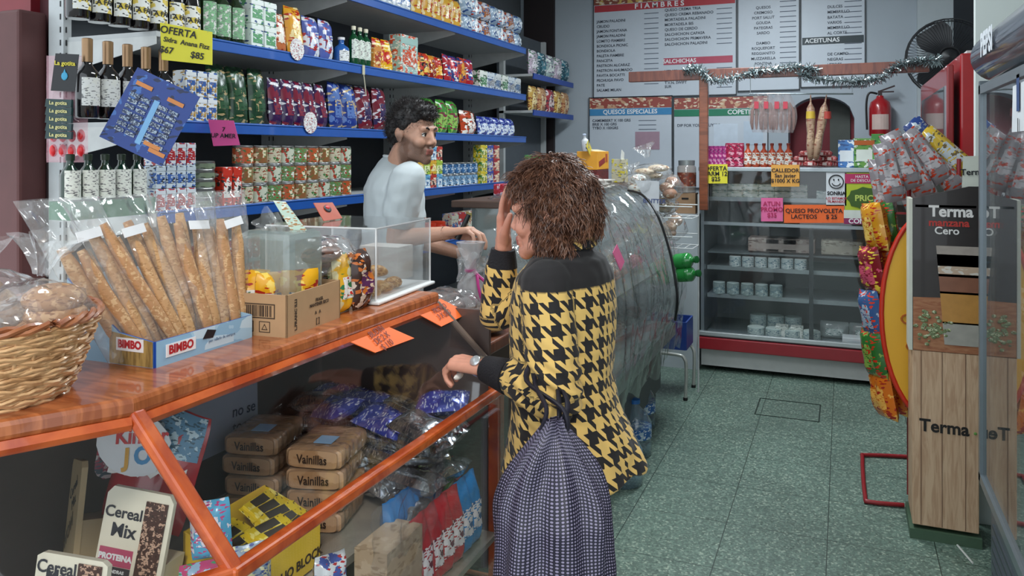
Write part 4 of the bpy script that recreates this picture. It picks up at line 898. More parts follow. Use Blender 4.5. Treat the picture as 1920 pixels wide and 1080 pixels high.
bar((BX-.03,YR-.03,BZ),(BX-.03,YR-.03,.25),.04,.04,'end_post',ORA)
# notice paper on the inner back board
o,M,_=placard('notice_paper','blue grey paper with black handwriting inside the counter behind the long loaves','paper',[onX(x,y,XBk+.03) for x,y in ((290,740),(482,690),(484,815),(292,905))],pm('#98a0b4',.7,var=.05))
ctext(o,M,'A\n\n  no se\n toca',.045,pm('#2c3550',.6),.12,.02,bold=.0005)
# white-blue board at the counter end
b=MB(); b.box((0,0,.225),(.012,.10,.45)); o=b.build('end_sign',pm('#c5d0da',.4),None,loc=(BX+.045,YR-.03,.33)); 
tag(o,'narrow white sign with blue rings at the counter end beside the woman','sign')
b=MB(); b.tube([(.008,.03*math.cos(q*.4),.33+.05*math.sin(q*.4)) for q in range(16)],.004,5,closed=True); b.box((.007,0,.12),(.003,.06,.05)); b.build('blue_ring',pm('#2f6aa8',.4),o)
# ---------------- orange cards lying on the sloping glass ----------------
def slope(x,y,lift=.006):
    # intersection with the sloping pane plane
    P0=Vector((CX+.004,CY,ZT-.05)); a=Vector((0,1,0)); c=(Vector((BX,CY,BZ+.02))-P0).normalized(); n=c.cross(a).normalized()
    if n.x<0: n=-n
    r=ray(x,y); o0=Vector((0,0,CAMH)); t=(P0+n*lift-o0).dot(n)/r.dot(n); return o0+r*t
for lab,pts,s in (('orange handwritten price card on sloping glass, nearest to camera',((655,640),(716,607),(777,634),(704,661)),'BUDIN\nDE 2 X\n$ 110'),('orange handwritten price card on sloping glass, nearer the woman',((772,582),(826,560),(879,587),(828,612)),'PROMO\n3 X $80')):
    P=[slope(*p) for p in pts]
    o,M,_=placard('price_card',lab,'sign',P,pm('#ee6a22',.55,var=.12,scale=12)); ctext(o,M,s,.025,pm('#7a2a14',.6),0,0,bold=.0004,line=.9,rot=R(2))
# ---------------- basket with wrapped loaves ----------------
bc=Vector((-1.395,.945,ZT))
bk=thing('wicker_basket','round tan wicker basket at the left end of the counter','basket',bc)
WK=wood('#b98a5c','#dcb384',22,(1,1,1),.5,.2)
random.seed(3)
b=MB(); nr=15; H=.137
def rad(t): return .128+.05*t**.8
for k in range(nr):
    t=k/(nr-1)
    for ph in (0,1):
        pts=[(rad(t)+.004*math.sin(q*R(180/3)+math.pi*(k+ph)) ) for q in range(72)]
        b.tube([((r+.0)*math.cos(q*R(5)),r*math.sin(q*R(5)),.004+t*(H-.008)+.0022*math.sin(q*1.7+k*2)+ (ph-.5)*.004) for q,r in enumerate(pts)],.0043,5,closed=True,flat=.8)
b.build('woven_wall',WK,bk,smooth=True)
b=MB()
for q in range(36):
    a_=q*R(10); b.tube([(.118*math.cos(a_),.118*math.sin(a_),.002),((rad(.5))*math.cos(a_),rad(.5)*math.sin(a_),H*.5),(rad(1)*math.cos(a_),rad(1)*math.sin(a_),H)],.003,5)
b.build('stakes',WK,bk)
b=MB()
for ph in (0,1,2): b.tube([((rad(1)+.006*math.cos(q*.9+ph*2.1))*math.cos(q*R(5)),(rad(1)+.006*math.cos(q*.9+ph*2.1))*math.sin(q*R(5)),H+.004+.006*math.sin(q*.9+ph*2.1)) for q in range(72)],.0052,6,closed=True)
b.build('rim',wood('#8a4a2c','#a8683f',20,(1,1,1),.4,.3),bk,smooth=True)
b=MB(); b.lathe([(.001,.003),(.122,.003),(.122,.008)],24); b.build('base',WK,bk)
CRUST=pk('#a8794f','#c29a70','#8a5a34',30,rough=.6)
def wrapped(name,label,cat,c,r,crust,seed,knot=(0,0,1),nl=3,group=None):
    o=thing(name,label,cat,c,group=group); random.seed(seed)
    for i in range(nl):
        b=MB(); b.sph((random.uniform(-.4,.4)*r[0],random.uniform(-.4,.4)*r[1],(i-nl/2+.5)*r[2]*.5),(r[0]*.62,r[1]*.6,r[2]*.5),14,8); b.build('roll',crust,o,smooth=True)
    def sur(sd,s):
        def fn(u,v):
            th=u*2*math.pi; ph=v*math.pi; d=Vector((math.sin(ph)*math.cos(th),math.sin(ph)*math.sin(th),-math.cos(ph)))
            k=s*(1+.16*noise.noise(d*3+Vector((sd,0,0)))+.10*abs(noise.noise(d*8+Vector((0,sd,0))))); 
            return Vector((d.x*r[0]*k,d.y*r[1]*k,d.z*r[2]*k))
        return fn
    b=MB(); b.grid(32,18,sur(seed,1.12)); b.build('bag_film',CLEAR,o,smooth=True)
    kn=Vector(knot).normalized(); M=kn.to_track_quat('Z','Y').to_matrix().to_4x4(); L=max(r)*1.0
    def tuft(u,v):
        th=u*2*math.pi; rr=r[0]*(.12+.45*v**1.5)*(1+.35*math.sin(th*5+seed)); p=Vector((rr*math.cos(th),rr*math.sin(th),L*.85+L*.75*v+ .1*L*noise.noise(Vector((math.cos(th)*2,math.sin(th)*2,v*3+seed))))); return M@p
    b=MB(); b.grid(28,6,tuft); b.build('bag_neck',CLEAR,o,smooth=True)
    return o
wrapped('bread_bag','clear bag of round rolls at right side of the wicker basket','bread',bc+Vector((.06,.045,.135)),(.09,.085,.058),CRUST,5,(-.1,.3,1),3,'bread bags in the basket')
wrapped('bread_bag','clear bag of rolls at left rear of the wicker basket with raised neck','bread',bc+Vector((-.08,.07,.145)),(.075,.07,.055),CRUST,8,(-.3,0,1),3,'bread bags in the basket')
wrapped('bread_bag','clear bag of darker rolls at the front of the wicker basket','bread',bc+Vector((.0,-.075,.130)),(.1,.06,.045),pk('#9a6a44','#c89a6c','#b8502c',24,rough=.6),13,(.8,-.6,.5),3,'bread bags in the basket')
# ---------------- breadstick display box ----------------
bx=Vector((-1.268,1.185,ZT)) # front near corner (lower right of picture side)
dw,dd_,hf,hb=.315,.235,.052,.165     # width along Y, depth along -X, front lip, back height
q=onZ(290,690,ZT); q2=onZ(470,632,ZT); ang=math.atan2(q2.y-q.y,q2.x-q.x)-R(90)
dbx=thing('breadstick_box','pale blue open cardboard display box full of wrapped breadsticks','display box',(q.x,q.y,ZT),ang); dw=(q2-q).length
BL=pk('#8fb8d4','#a9cbe0','#c5dbe8',3,rough=.4); BI=pm('#1f4a9c',.45)
t=.004
def plate(name,pts,m,m2=None):
    P=[Vector(p) for p in pts]; n=(P[1]-P[0]).cross(P[2]-P[0]).normalized()*t; k=len(P); b=MB()
    b.add(P+[p+n for p in P],[tuple(range(k))]); b.mat(1).add([p+n for p in P],[tuple(reversed(range(k)))]); b.mat(0)
    for i in range(k): b.add([P[i],P[i]+n,P[(i+1)%k]+n,P[(i+1)%k]],[(0,1,2,3)])
    return b.build(name,[m,m2 or BI],dbx)
plate('front_lip',[(0,0,0),(0,dw,0),(0,dw,hf),(0,0,hf)],BI,BL)
plate('near_side',[(0,0,0),(0,0,hf),(-dd_*.38,0,hf+.012),(-dd_,0,hb),(-dd_,0,0)],BI,BL)
plate('far_side',[(0,dw,0),(-dd_,dw,0),(-dd_,dw,hb),(-dd_*.38,dw,hf+.012),(0,dw,hf)],pm('#9fc0d8',.4))
plate('back_wall',[(-dd_,0,0),(-dd_,0,hb),(-dd_,dw,hb),(-dd_,dw,0)],BL)
b=MB(); b.box((-dd_/2,dw/2,.003),(dd_,dw,.005)); b.build('box_floor',BI,dbx)
# printed wheat and label patches
STRAW=wood('#7a6234','#a88c50',8,(14,14,2),.5,0)
b=MB(); b.quad((0,-.0048,.001),(-.115,-.0048,.001),(-.115,-.0048,.066),(0,-.0048,.052)) ; b.build('wheat_print',STRAW,dbx)
b=MB(); b.box((-.060,-.0052,.042),(.072,.001,.026)); b.build('logo_plate',pm('#e8e8ea',.4),dbx)
text('BIMBO',.022,pm('#b0242c',.4),dbx,(-.060,-.0062,.042),bold=.001,sx=.95,rot=(R(90),0,0))
b=MB(); b.box((.0052,.065,.028),(.001,.082,.026)); b.build('logo_plate',pm('#e8e8ea',.4),dbx)
text('BIMBO',.024,pm('#b0242c',.4),dbx,(.0062,.065,.028),bold=.001,sx=.95,rot=(R(90),0,R(90)))
b=MB(); b.prism([(-.018,-.006),(.012,-.009),(.022,.006),(-.004,.012)],.001,M=Matrix.Translation((.0056,.145,.036))@Matrix.Rotation(R(90),4,'Z')); b.build('dark_mark',pm('#1c1c24',.4),dbx)
text('pan rallado de siempre',.009,pm('#4a6a8a',.4),dbx,(.006,.185,.022),rot=(R(90),0,R(90)))
# breadsticks
def MW(o): 
    return Matrix.Translation(o.location)@o.rotation_euler.to_matrix().to_4x4()
DM=Matrix.Translation((q.x,q.y,ZT))@Matrix.Rotation(ang,4,'Z')
random.seed(9)
STK=[pk(c_,'#cda67a','#a87c50',40,rough=.6,seed=i) for i,c_ in enumerate(('#bd9062','#b5855a','#c39868'))]
groups=[((-.09,.05),(-.19,-.04),5,.28),((-.07,.135),(-.17,.055),7,.31),((-.06,.215),(-.13,.215),6,.30),((-.05,.275),(-.10,.30),4,.27)]
gi=0
for (bx_,by_),(tx,ty),n,L in groups:
    for i in range(n):
        o0=(i-(n-1)/2)
        base=Vector((bx_+.034*(i%2)-.01,by_+o0*.0135,.012)); tdir=Vector((tx-bx_-.02*(i%2),ty-by_+o0*.012,.30)).normalized()
        ln=L*random.uniform(.82,1)
        p=[base+tdir*ln*k/5+Vector((0,.004*math.sin(k+i),0)) for k in range(6)]
        b=MB(); b.tube([DM@v for v in p],[.010,.0155,.016,.0165,.016,.010],10,flat=.8); o=b.build('breadstick',STK[i%3],None,smooth=True)
        tag(o,f"golden breadstick in the blue display box, {['leftmost','second','third','rightmost'][gi]} bundle, {ORD[i]} one",'breadstick','breadsticks in the blue display box')
    # bag around the bundle
    c0=Vector((bx_,by_,.0)); c1=Vector((tx,ty,.30)); ax=(c1-c0); wv=.05+.007*n
    def bagf(side):
        def fn(u,v):
            p=c0+ax*(.02+v*1.10); s_=Vector((0,1,0)); k=.9+.25*v
            wr=.010*noise.noise(Vector((u*5,v*7,gi*3+side)))+.006*abs(noise.noise(Vector((u*14,v*12,gi))))
            e=math.sin(math.pi*u)**.5
            return DM@(p+s_*((u-.5)*2*wv*k)+Vector((side*(.024*e+wr*e)+.012*v*noise.noise(Vector((u*4,gi,v*3))),0,0)))
        return fn
    b=MB(); b.grid(18,24,bagf(1)); b.grid(18,24,bagf(-1),flip=True); o=b.build('breadstick_bag',CLEAR,None,smooth=True)
    tag(o,['clear bag round the leftmost leaning breadstick bundle','clear bag round the largest leaning breadstick bundle','clear bag round the upright breadstick bundle','clear bag round the rightmost breadstick bundle'][gi],'bag','clear bags in the blue display box')
    b=MB(); p=DM@(c0+ax*.88+Vector((.036,0,0))); b.box((0,0,0),(.002,.06,.02),M=Matrix.Rotation(ang,4,'Z')@Matrix.Rotation(R(-18),4,'Y')@Matrix.Rotation(R(8 if gi!=2 else -4),4,'X')); o2=b.build('label_sticker',pm('#e6e6e8',.5),o,loc=p)
    gi+=1
# ---------------- cardboard box with snack bags ----------------
CB=pm('#b08d68',.75,var=.08,scale=30); CBD=pm('#3c2c20',.7)
e0=onZ(538,634,ZT); e1=onZ(631,598,ZT); e2=onZ(470,627,ZT)
an=math.atan2(e1.y-e0.y,e1.x-e0.x)-R(90); lw=(e1-e0).length*1.08; ld=.15; hh=.112
zt_=onX(500,553,e0.x).z-ZT
cbx=thing('cardboard_box','open brown cardboard box with printed barcode on the counter','box',(e0.x,e0.y,ZT),an); hh=.098; ld=.175
b=MB(); b.box((-.002,lw/2,hh/2),(.004,lw,hh)); b.build('side_wall',CB,cbx); b=MB(); b.box((-ld,lw/2,hh/2),(.004,lw,hh)); b.build('side_wall',CB,cbx)
b=MB(); b.box((-ld/2,.002,hh/2),(ld,.004,hh)); b.build('front_wall',CB,cbx); b=MB(); b.box((-ld/2,lw-.002,hh/2),(ld,.004,hh)); b.build('back_wall',CB,cbx)
b=MB(); b.box((-ld/2,lw/2,.003),(ld-.004,lw-.004,.004)); b.build('box_floor',CB,cbx)
b=MB(); b.box((-ld-.02,lw/2,hh-.005),(.06,lw,.003),M=Matrix.Rotation(R(25),4,'Y')); b.build('flap',pm('#c3b490',.7),cbx)
b=MB(); random.seed(2)
x=-ld*.86; 
while x<-ld*.22: wd=random.choice((.0012,.002,.003)); b.box((x,-.0006,hh*.60),(wd,.001,.026)); x+=wd+random.choice((.0012,.002,.003))
for zz_ in (hh*.60-.016,hh*.60+.016): b.box((-ld*.55,-.0006,zz_),(ld*.72,.001,.0022))
for xx_ in (-ld*.91,-ld*.19): b.box((xx_,-.0006,hh*.60),(.0022,.001,.034))
b.build('barcode',CBD,cbx)
for xx_ in (-.15,-.105,-.06):
    b=MB()
    for dx,dz,sx,sz in ((-.014,0,.0015,.024),(.014,0,.0015,.024),(0,.012,.029,.0015),(0,-.012,.029,.0015)): b.box((xx_+dx,-.0006,.022+dz),(sx,.001,sz))
    b.tube([(xx_-.007,-.0008,.016),(xx_,-.0008,.028),(xx_+.007,-.0008,.016)],.0016,4,closed=True); b.build('handling_symbol',CBD,cbx)
text('FRAGIL\nMANTENER SECO',.011,CBD,cbx,(.0008,lw*.58,hh*.62),rot=(R(90),0,R(90)),bold=.0003)
text('L.FRANC ILLI',.013,CBD,cbx,(.0008,lw*.15,hh*.48),rot=(R(90),R(-90),R(90)),bold=.0005)
text('^  ^\n[ ]',.018,CBD,cbx,(.0008,lw*.55,hh*.24),rot=(R(90),0,R(90)),bold=.0005)
CM=Matrix.Translation((e0.x,e0.y,ZT))@Matrix.Rotation(an,4,'Z')
YB1=('#e0a41c','#f0cf60','#a82a1c')
for k,(lx,ly,lz,rz_,tilt,lab,w_,h_) in enumerate(((-.135,.045,.035,R(20),R(-8),'yellow snack bag poking from the box, leftmost',.10,.10),(-.095,.08,.035,R(60),R(6),'yellow snack bag in the middle of the cardboard box',.10,.095),(-.05,.12,.035,R(50),R(10),'yellow snack bag at right rear of the cardboard box',.10,.10))):
    o=pouch(w_,h_+.03,.045,pk(*YB1,12,rough=.25,seed=k),pk('#e6e2dc','#33507a','#3a7a4a',26,seed=k),k*2.2,name='snack_bag'); p=CM@Vector((lx,ly,lz-.02)); o.location=p; o.rotation_euler=(tilt,0,an+rz_); tag(o,lab,'snack bag','snack bags in the cardboard box')
b=MB(); b.sph((0,0,0),(.03,.02,.008),12,6); o=b.build('red_packet',pm('#b8242a',.3),None,smooth=True,loc=CM@Vector((-.055,.035,.08))); tag(o,'red packet just visible over the cardboard box edge','packet')
# bags standing beside the box
def stand(px,py,X,mk,label,cat,rz=R(90),tilt=R(-6),name=None,group=None):
    p=onZ(px,py,ZT); o=mk(); o.location=p; o.rotation_euler=(tilt,0,rz); tag(o,label,cat,group)
    if name:o.name=name
    return o
p=onZ(662,588,ZT)
o=pouch(.085,.155,.05,pk('#e6b024','#d8cfa0','#2f7a4a',9,rough=.25,seed=4),pk('#e6e4e0','#2f7a4a','#c9302a',24),3.3,name='snack_bag'); o.location=(p.x-.035,p.y,ZT+.001); o.rotation_euler=(R(-4),0,an+R(90)); tag(o,'yellow and green snack bag standing right of the cardboard box','snack bag')
p=onZ(703,580,ZT)
o=pouch(.10,.16,.06,pk('#3c241c','#c9b8a8','#c0682c',12,rough=.15,seed=1),pk('#5a2a5a','#c8702c','#e0c8b0',20),5.3,name='cake_bag'); o.location=(p.x-.045,p.y,ZT+.001); o.rotation_euler=(R(-4),0,an+R(90)); tag(o,'dark brown cake bag between yellow snack bag and clear case','cake bag')
p=PX(600,470,2.12)
o=wrapped('loaf_bag','clear bag of dark braided loaf lying on top rear of the counter goods','loaf',Vector((p.x,p.y,ZT+.15)),(.06,.13,.05),pk('#5a3524','#7a4c30','#2e1a12',20,rough=.4),17,(-.2,-.8,.5),2)
b=MB(); b.box((0,0,.05),(.07,.16,.10)); o=b.build('goods_box',pm('#4a3630',.6),None,loc=(p.x-.03,p.y,ZT+.001)); tag(o,'low dark box under the bagged braided loaf','box')
o,M,_=placard('bag_header','pale green card header of the loaf bag leaning up before shelf','card',P4(1.98,(512,376),(535,378),(575,432),(548,436)),pk('#b9cfc0','#d8ded0','#a87a4a',30)) 
# ---------------- clear acrylic case with pastries ----------------
a0=onZ(705,572,ZT); a1=onZ(806,533,ZT); an2=math.atan2(a1.y-a0.y,a1.x-a0.x)-R(90); aw=(a1-a0).length; adp=.36; ah=.20
ac=thing('acrylic_case','clear acrylic pastry case on a white tray at counter end','case',(a0.x,a0.y,ZT),an2); ACR=film('#e6eaea',.05,.9,.05,.06,5,name='acrylic')
b=MB(); b.box((-adp/2,aw/2,.006),(adp+.03,aw+.02,.010)); b.build('tray',pm('#dfe2e2',.35),ac,bevel=.004)
t=.005
for nm,c_,d_ in (('side_wall',(-.003,aw/2,ah/2+.012),(.005,aw,ah)),('side_wall',(-adp,aw/2,ah/2+.012),(.005,aw,ah)),('front_wall',(-adp/2,.002,ah/2+.012),(adp,.005,ah)),('end_wall',(-adp/2,aw-.002,ah/2+.012),(adp,.005,ah)),('top_panel',(-adp/2,aw/2,ah+.014),(adp+.008,aw+.006,.005))):
    b=MB(); b.box(c_,d_); b.build(nm,ACR,ac,bevel=.0015)
b=MB()
for y_ in (0,aw): 
    for x_ in (0,-adp): b.tube([(x_,y_,.012),(x_,y_,ah+.012)],.003,6)
b.tube([(0,0,ah+.014),(0,aw,ah+.014)],.003,6); b.tube([(0,0,ah+.014),(-adp,0,ah+.014)],.003,6); b.build('edges',film('#ffffff',.45,.9,.05,0),ac)
AM=Matrix.Translation((a0.x,a0.y,ZT))@Matrix.Rotation(an2,4,'Z')
random.seed(31)
for i in range(9):
    o=inst(('past',i%2),lambda:None) if False else thing('croissant',f"golden pastry inside the acrylic case, {['front row','second row','top layer'][i//3]}, {ORD[i%3]} from the near side",'pastry',group='pastries in the acrylic case')
    x=-.05-.09*(i//3 if i<6 else .6); y=.05+.075*(i%3); z=.012 if i<6 else .045
    o.location=AM@Vector((x,y,z)); o.rotation_euler=(0,0,random.uniform(0,3))
    b=MB(); b.tube(curve([(-.032,.012,.010),(-.015,-.004,.018),(.015,-.004,.018),(.032,.012,.010)],4),[.006,.009,.012,.015,.017,.018,.019,.018,.017,.015,.012,.009,.005],9); b.build('crust',pk('#b98a4e','#d3ab72','#8f5f30',36,rough=.5,seed=i%2),o,smooth=True)
b=MB(); b.box((-.30,aw*.6,.075),(.008,.14,.12)); o=b.build('menu_card',pm('#8a4a40',.5),None,loc=AM@Vector((0,0,.012))); o.rotation_euler=(0,0,an2); tag(o,'brownish red card standing inside rear of the acrylic case','card')
b=MB(); b.box((0,0,.055),(.15,.10,.11)); o=b.build('white_box',pm('#cfc9c2',.6),None,loc=AM@Vector((-.20,aw+.085,0.001))); tag(o,'plain white box on the counter right of the acrylic case','box') 
pt=onZ(668,402,ZT+ah)
o,M,_=placard('logo_card','red orange card with round logo leaning on top of the acrylic case','card',[AM@Vector((-.27,aw*.30,ah+.075)),AM@Vector((-.27,aw*.30+.11,ah+.070)),AM@Vector((-.24,aw*.30+.12,ah+.020)),AM@Vector((-.24,aw*.30+.01,ah+.020))],pm('#b04a2c',.5))
b=MB(); b.add(*(lambda m:(m.v,m.f))(MB().sph((0,.008,.002),(.02,.013,.002),16,4)),M); q_=b.build('round_logo',pm('#20242a',.4),o)
b=MB(); b.add(*(lambda m:(m.v,m.f))(MB().sph((0,.012,.004),(.013,.007,.002),16,4)),M); b.build('red_mark',pm('#c8282a',.4),o)
# smoked second box behind
sm=thing('smoked_case','small grey translucent plastic case behind the yellow snack bags','case',PX(528,478,2.0)+Vector((0,0,0)))
sm.location.z=ZT+.0; 
b=MB(); b.box((0,0,.12),(.16,.14,.235)); b.build('shell',film('#9aa8a4',.45,.8,.15,0),sm,bevel=.02)
# ---------------- goods inside the counter ----------------
def put(o,x,y,z,rz=R(90),tilt=0,roll=0): o.location=(x,y,z); o.rotation_euler=(tilt,roll,rz); return o
# long wrapped loaves
LOAF=pk('#b08a66','#bf9a78','#a47c58',6,rough=.45)
def loaf():
    o=thing('wrapped_loaf','','loaf')
    w_,d_,h_=.155,.19,.052
    b=MB()
    def fn(u,v):
        # box-like superellipse sweep with grooves
        th=u*2*math.pi; c_,s_=math.cos(th),math.sin(th); e=.35
        y=(v-.5)*d_; k=1 if .04<v<.96 else .86
        g=1-.035*(abs(math.sin(v*math.pi*7))**6)
        return (math.copysign(abs(c_)**e,c_)*w_/2*k*g,y,h_/2+math.copysign(abs(s_)**e,s_)*h_/2*k*g)
    b.grid(32,42,fn); b.add([fn(i/32,0) for i in range(32)],[tuple(range(32))]); b.add([fn(i/32,1) for i in range(32)],[tuple(reversed(range(32)))])
    b.build('loaf_row',LOAF,o,smooth=True)
    def fo(u,v):
        x,y,z=fn(u,v); k=1.03+.02*noise.noise(Vector((x*30,y*30,z*30))); return (x*k,y*(1.04+.03*noise.noise(Vector((x*40,0,z*40)))),(z-h_/2)*1.03*k+h_/2)
    b=MB(); b.grid(32,26,fo); b.build('wrapper',film('#f4f0e8',.05,.8,.1,.35,40),o,smooth=True)
    text('Vainillas',.032,pm('#2c1c14',.5),o,(0,-d_/2-.0055,h_*.5),bold=.0005,sx=.8)
    b=MB(); b.box((.01,-.03,h_+.003),(.05,.055,.001)); b.build('label_sticker',pm('#8fb4d8',.4),o)
    return o
zz_=ZS
k=0
SL=onX(600,880,-1.28)
for col,(px,yy,n,nm) in enumerate(((455,-1.40,4,'left pile'),(605,-1.24,4,'right pile'))):
    Y=[1.805,1.795][col]
    for i in range(n):
        o=inst('loaf',loaf); put(o,[-1.50,-1.285][col]+.006*(i%2),Y,ZS+i*.0545+.001,R(14)+random.uniform(-.05,.05)); tag(o,f"long wrapped sponge loaf inside the counter, {nm}, {['bottom','second from bottom','third from bottom','top'][i]}",'loaf',f'wrapped sponge loaves, {nm}')
# yellow bar box
yb0=onX(428,985,-1.13)
yb=thing('bar_box','yellow open carton of wrapped snack bars inside the counter','box',(-1.15,1.45,ZS+.005),R(0)); YLB=pm('#e8c23a',.5); YD=pk('#d8b81c','#efe07a','#3a2c14',20)
Lw,Ld,Hh=.26,.16,.13
b=MB(); b.box((0,0,Hh*.4),(.004,Lw,Hh*.8)); b.build('front_wall',YLB,yb); b=MB(); b.box((-Ld,0,Hh*.62),(.004,Lw,Hh*1.2)); b.build('back_wall',YLB,yb)
for s_ in (-1,1): b=MB(); b.prism([(0,0),(0,Hh*.8),(-Ld,Hh*1.2),(-Ld,0)],.004,M=Matrix.Translation((0,s_*Lw/2,0))); b.build('side_wall',YLB if s_<0 else YD,yb)
b=MB(); b.box((-Ld/2,0,.003),(Ld,Lw,.005)); b.build('box_floor',YLB,yb)
text('DUO BLOCK',.03,pm('#3a2c14',.5),yb,(.003,.05,.03),rot=(R(90),0,R(90)),bold=.001)
YM=Matrix.Translation(yb.location)
random.seed(12)
for i in range(12):
    def mk():
        o=thing('snack_bar','','bar'); b=MB(); b.box((0,0,0),(.028,.11,.016)); b.box((0,.06,0),(.03,.012,.003)); b.box((0,-.06,0),(.03,.012,.003)); b.build('wrapper',pk('#dcc020','#efe07a','#6a5410',26,rough=.25),o,bevel=.004)
        b=MB(); b.box((0,0,.0085),(.022,.06,.001)); b.build('front_print',pm('#33281a',.4),o); return o
    o=inst('bar',mk); p=YM@Vector((-.022-.026*(i%5),(-.066 if (i//5)%2==0 else .066) if i<10 else 0,.10+.010*(i//5)+.009*(i%5))); o.location=p; o.rotation_euler=(random.uniform(-.1,.1),R(20)+random.uniform(-.2,.2),random.uniform(-.15,.15))
    tag(o,f"yellow wrapped snack bar in the yellow carton, {['near','far','top'][min(i//5,2)]} row, {ORD[i%5]} from the front",'snack bar','snack bars in the yellow carton')
# cereal bar boxes (angled run)
CRM=pm('#e6e0cc',.5)
def cereal(px,d,py_b,w_,h_,ry,rz,label,big=True,back=False):
    p=PX(px,py_b,d); o=thing('cereal_bar_box',label,'box',p,rz,rot=(R(-8),R(ry),rz))
    b=MB(); b.prism([(-w_/2,0),(w_/2,0),(w_/2,h_*.94),(w_*.42,h_),(-w_*.42,h_),(-w_/2,h_*.94)],.012); b.build('front_card',CRM if not back else pm('#a38f6c',.7),o)
    b=MB(); b.box((0,.05,h_*.22),(w_*.98,.08,h_*.44)); b.build('tray_box',pm('#d8d0b4',.6) if not back else pm('#8f7d5e',.7),o)
    if back:
        text('Cereal\nMix',.03,INK,o,(.0,-.001,h_*.66),rot=(R(90),R(-30),0)); text('WOW',.035,pm('#5a4a34',.6),o,(-.02,-.001,h_*.3),rot=(R(90),R(-40),0),bold=.001)
        return o
    text('ARCOR',.008,INK,o,(-.03,-.0015,h_*.93)) if False else None
    text('Cereal',w_*.21,pm('#2c2c34',.5),o,(-w_*.20,-.0015,h_*.80),bold=.0006); text('Mix',w_*.25,pm('#2c2c34',.5),o,(-w_*.16,-.0015,h_*.66),bold=.0008)
    b=MB(); b.box((-w_*.21,-.001,h_*.45),(w_*.50,.001,h_*.14)); b.build('pink_band',pm('#b84a6a',.5),o)
    text('PROTEINA',w_*.105,WT,o,(-w_*.21,-.002,h_*.45),bold=.0008)
    b=MB(); b.box((-w_*.21,-.001,h_*.34),(w_*.50,.001,h_*.07)); b.build('dark_band',pm('#3c3238',.5),o)
    text('ALMENDRAS',w_*.06,WT,o,(-w_*.21,-.002,h_*.34),bold=.0004)
    b=MB(); b.box((w_*.27,-.002,h_*.5),(w_*.33,.003,h_*.86)); b.build('bar_picture',pk('#4a2c22','#c9a48c','#2a1812',70,rough=.5),o,bevel=.001)
    return o
cereal(222,1.60,1158,.145,.245,7,R(15),'cream cereal bar box standing inside the angled glass corner',)
cereal(125,1.70,1060,.12,.21,-14,R(-30),'grey brown back of a cereal bar carton behind left wooden post',back=True)
o=cereal(120,1.45,1175,.15,.12,2,R(10),'low cream cereal bar box at bottom left inside glass')
o=cereal(345,1.70,1110,.10,.21,10,R(30),'cream carton side behind the upright cereal bar box') if False else None
# chocolate egg bag
kb=thing('chocolate_bag','red and white bag of chocolate eggs inside the angled glass','sweets bag',PX(262,985,1.74),rot=(R(-14),R(10),R(12)))
b=MB(); b.grid(10,14,pillow(.21,.25,.06,2.5)); b.grid(10,14,pillow(.21,.25,.06,2.5,side=1),flip=True); b.build('bag_body',pm('#a8222c',.25,coat=.4),kb,smooth=True)
b=MB(); b.grid(12,6,pillow(.21,.25,.06,2.5,-.95,.95,.62,.99,off=.0015)); b.build('blue_top_print',pk('#5c8aa8','#b8cfd8','#3a5a6a',26),kb,smooth=True)
b=MB(); b.prism([(-.085+.09*math.cos(R(a_))+.02,.165+.065*math.sin(R(a_))) for a_ in range(20,340,20)],.002,M=Matrix.Translation((0.02,-.042,0))); b.build('white_oval',pm('#dfe4e8',.4),kb)
text('Kinder',.045,pm('#c8282c',.4),kb,(-.03,-.044,.185),rot=(R(90),R(-14),0),bold=.0012)
for j,(ch,c_) in enumerate(zip('JOY',('#d8a02a','#3a8ac0','#4aa04a'))): text(ch,.05,pm(c_,.4),kb,(-.05+.035*j,-.044,.135+.012*j),rot=(R(90),R(-14),0),bold=.002)
b=MB(); b.grid(12,3,lambda u,v:(-.09+.18*u,-.036-.004*math.sin(u*3.1),.095+.014*v+.006*math.sin(u*40)+.03*u)); b.build('milk_splash',pm('#e6e6e4',.4),kb,smooth=True)
b=pouch(.16,.19,.06,pk('#b05a74','#d8c8cc','#5a6a7a',16),pk('#c04a60','#e6dcdc','#8a8a90',30),7.7,name='sweets_bag'); put(b,-1.60,1.24,ZS+.2,R(50)); b.location=PX(165,905,1.92); b.rotation_euler=(R(-8),R(-12),R(25)); tag(b,'pink patterned sweets bag behind the red chocolate bag','sweets bag')
# blue-white pony-like packets near the corner foot
for k,(px,py,d,c_,lab) in enumerate(((398,1045,1.62,('#5aa8cc','#e4dce4','#c04a80'),'small blue and white sweets bag behind the corner post'),(378,1165,1.58,('#c04a78','#9ab8d0','#4a9a6a'),'small pink packet at foot of the cereal box'),(470,1135,1.52,('#8a9aa8','#d8cfa0','#3a4a8a'),'flat silver packet at bottom below the rail'),(620,1150,1.60,('#c8ccd0','#4a5a9a','#a83a3a'),'crinkled silver packet below the yellow carton'))):
    o=pouch(.085,.11,.04,pk(*c_,24,rough=.2,seed=k),pk(c_[1],c_[0],c_[2],40,seed=k),k+.4,name='small_bag'); o.location=PX(px,py,d); o.rotation_euler=(R(-12),R(5*k-6),R(30+15*k)); tag(o,lab,'bag')
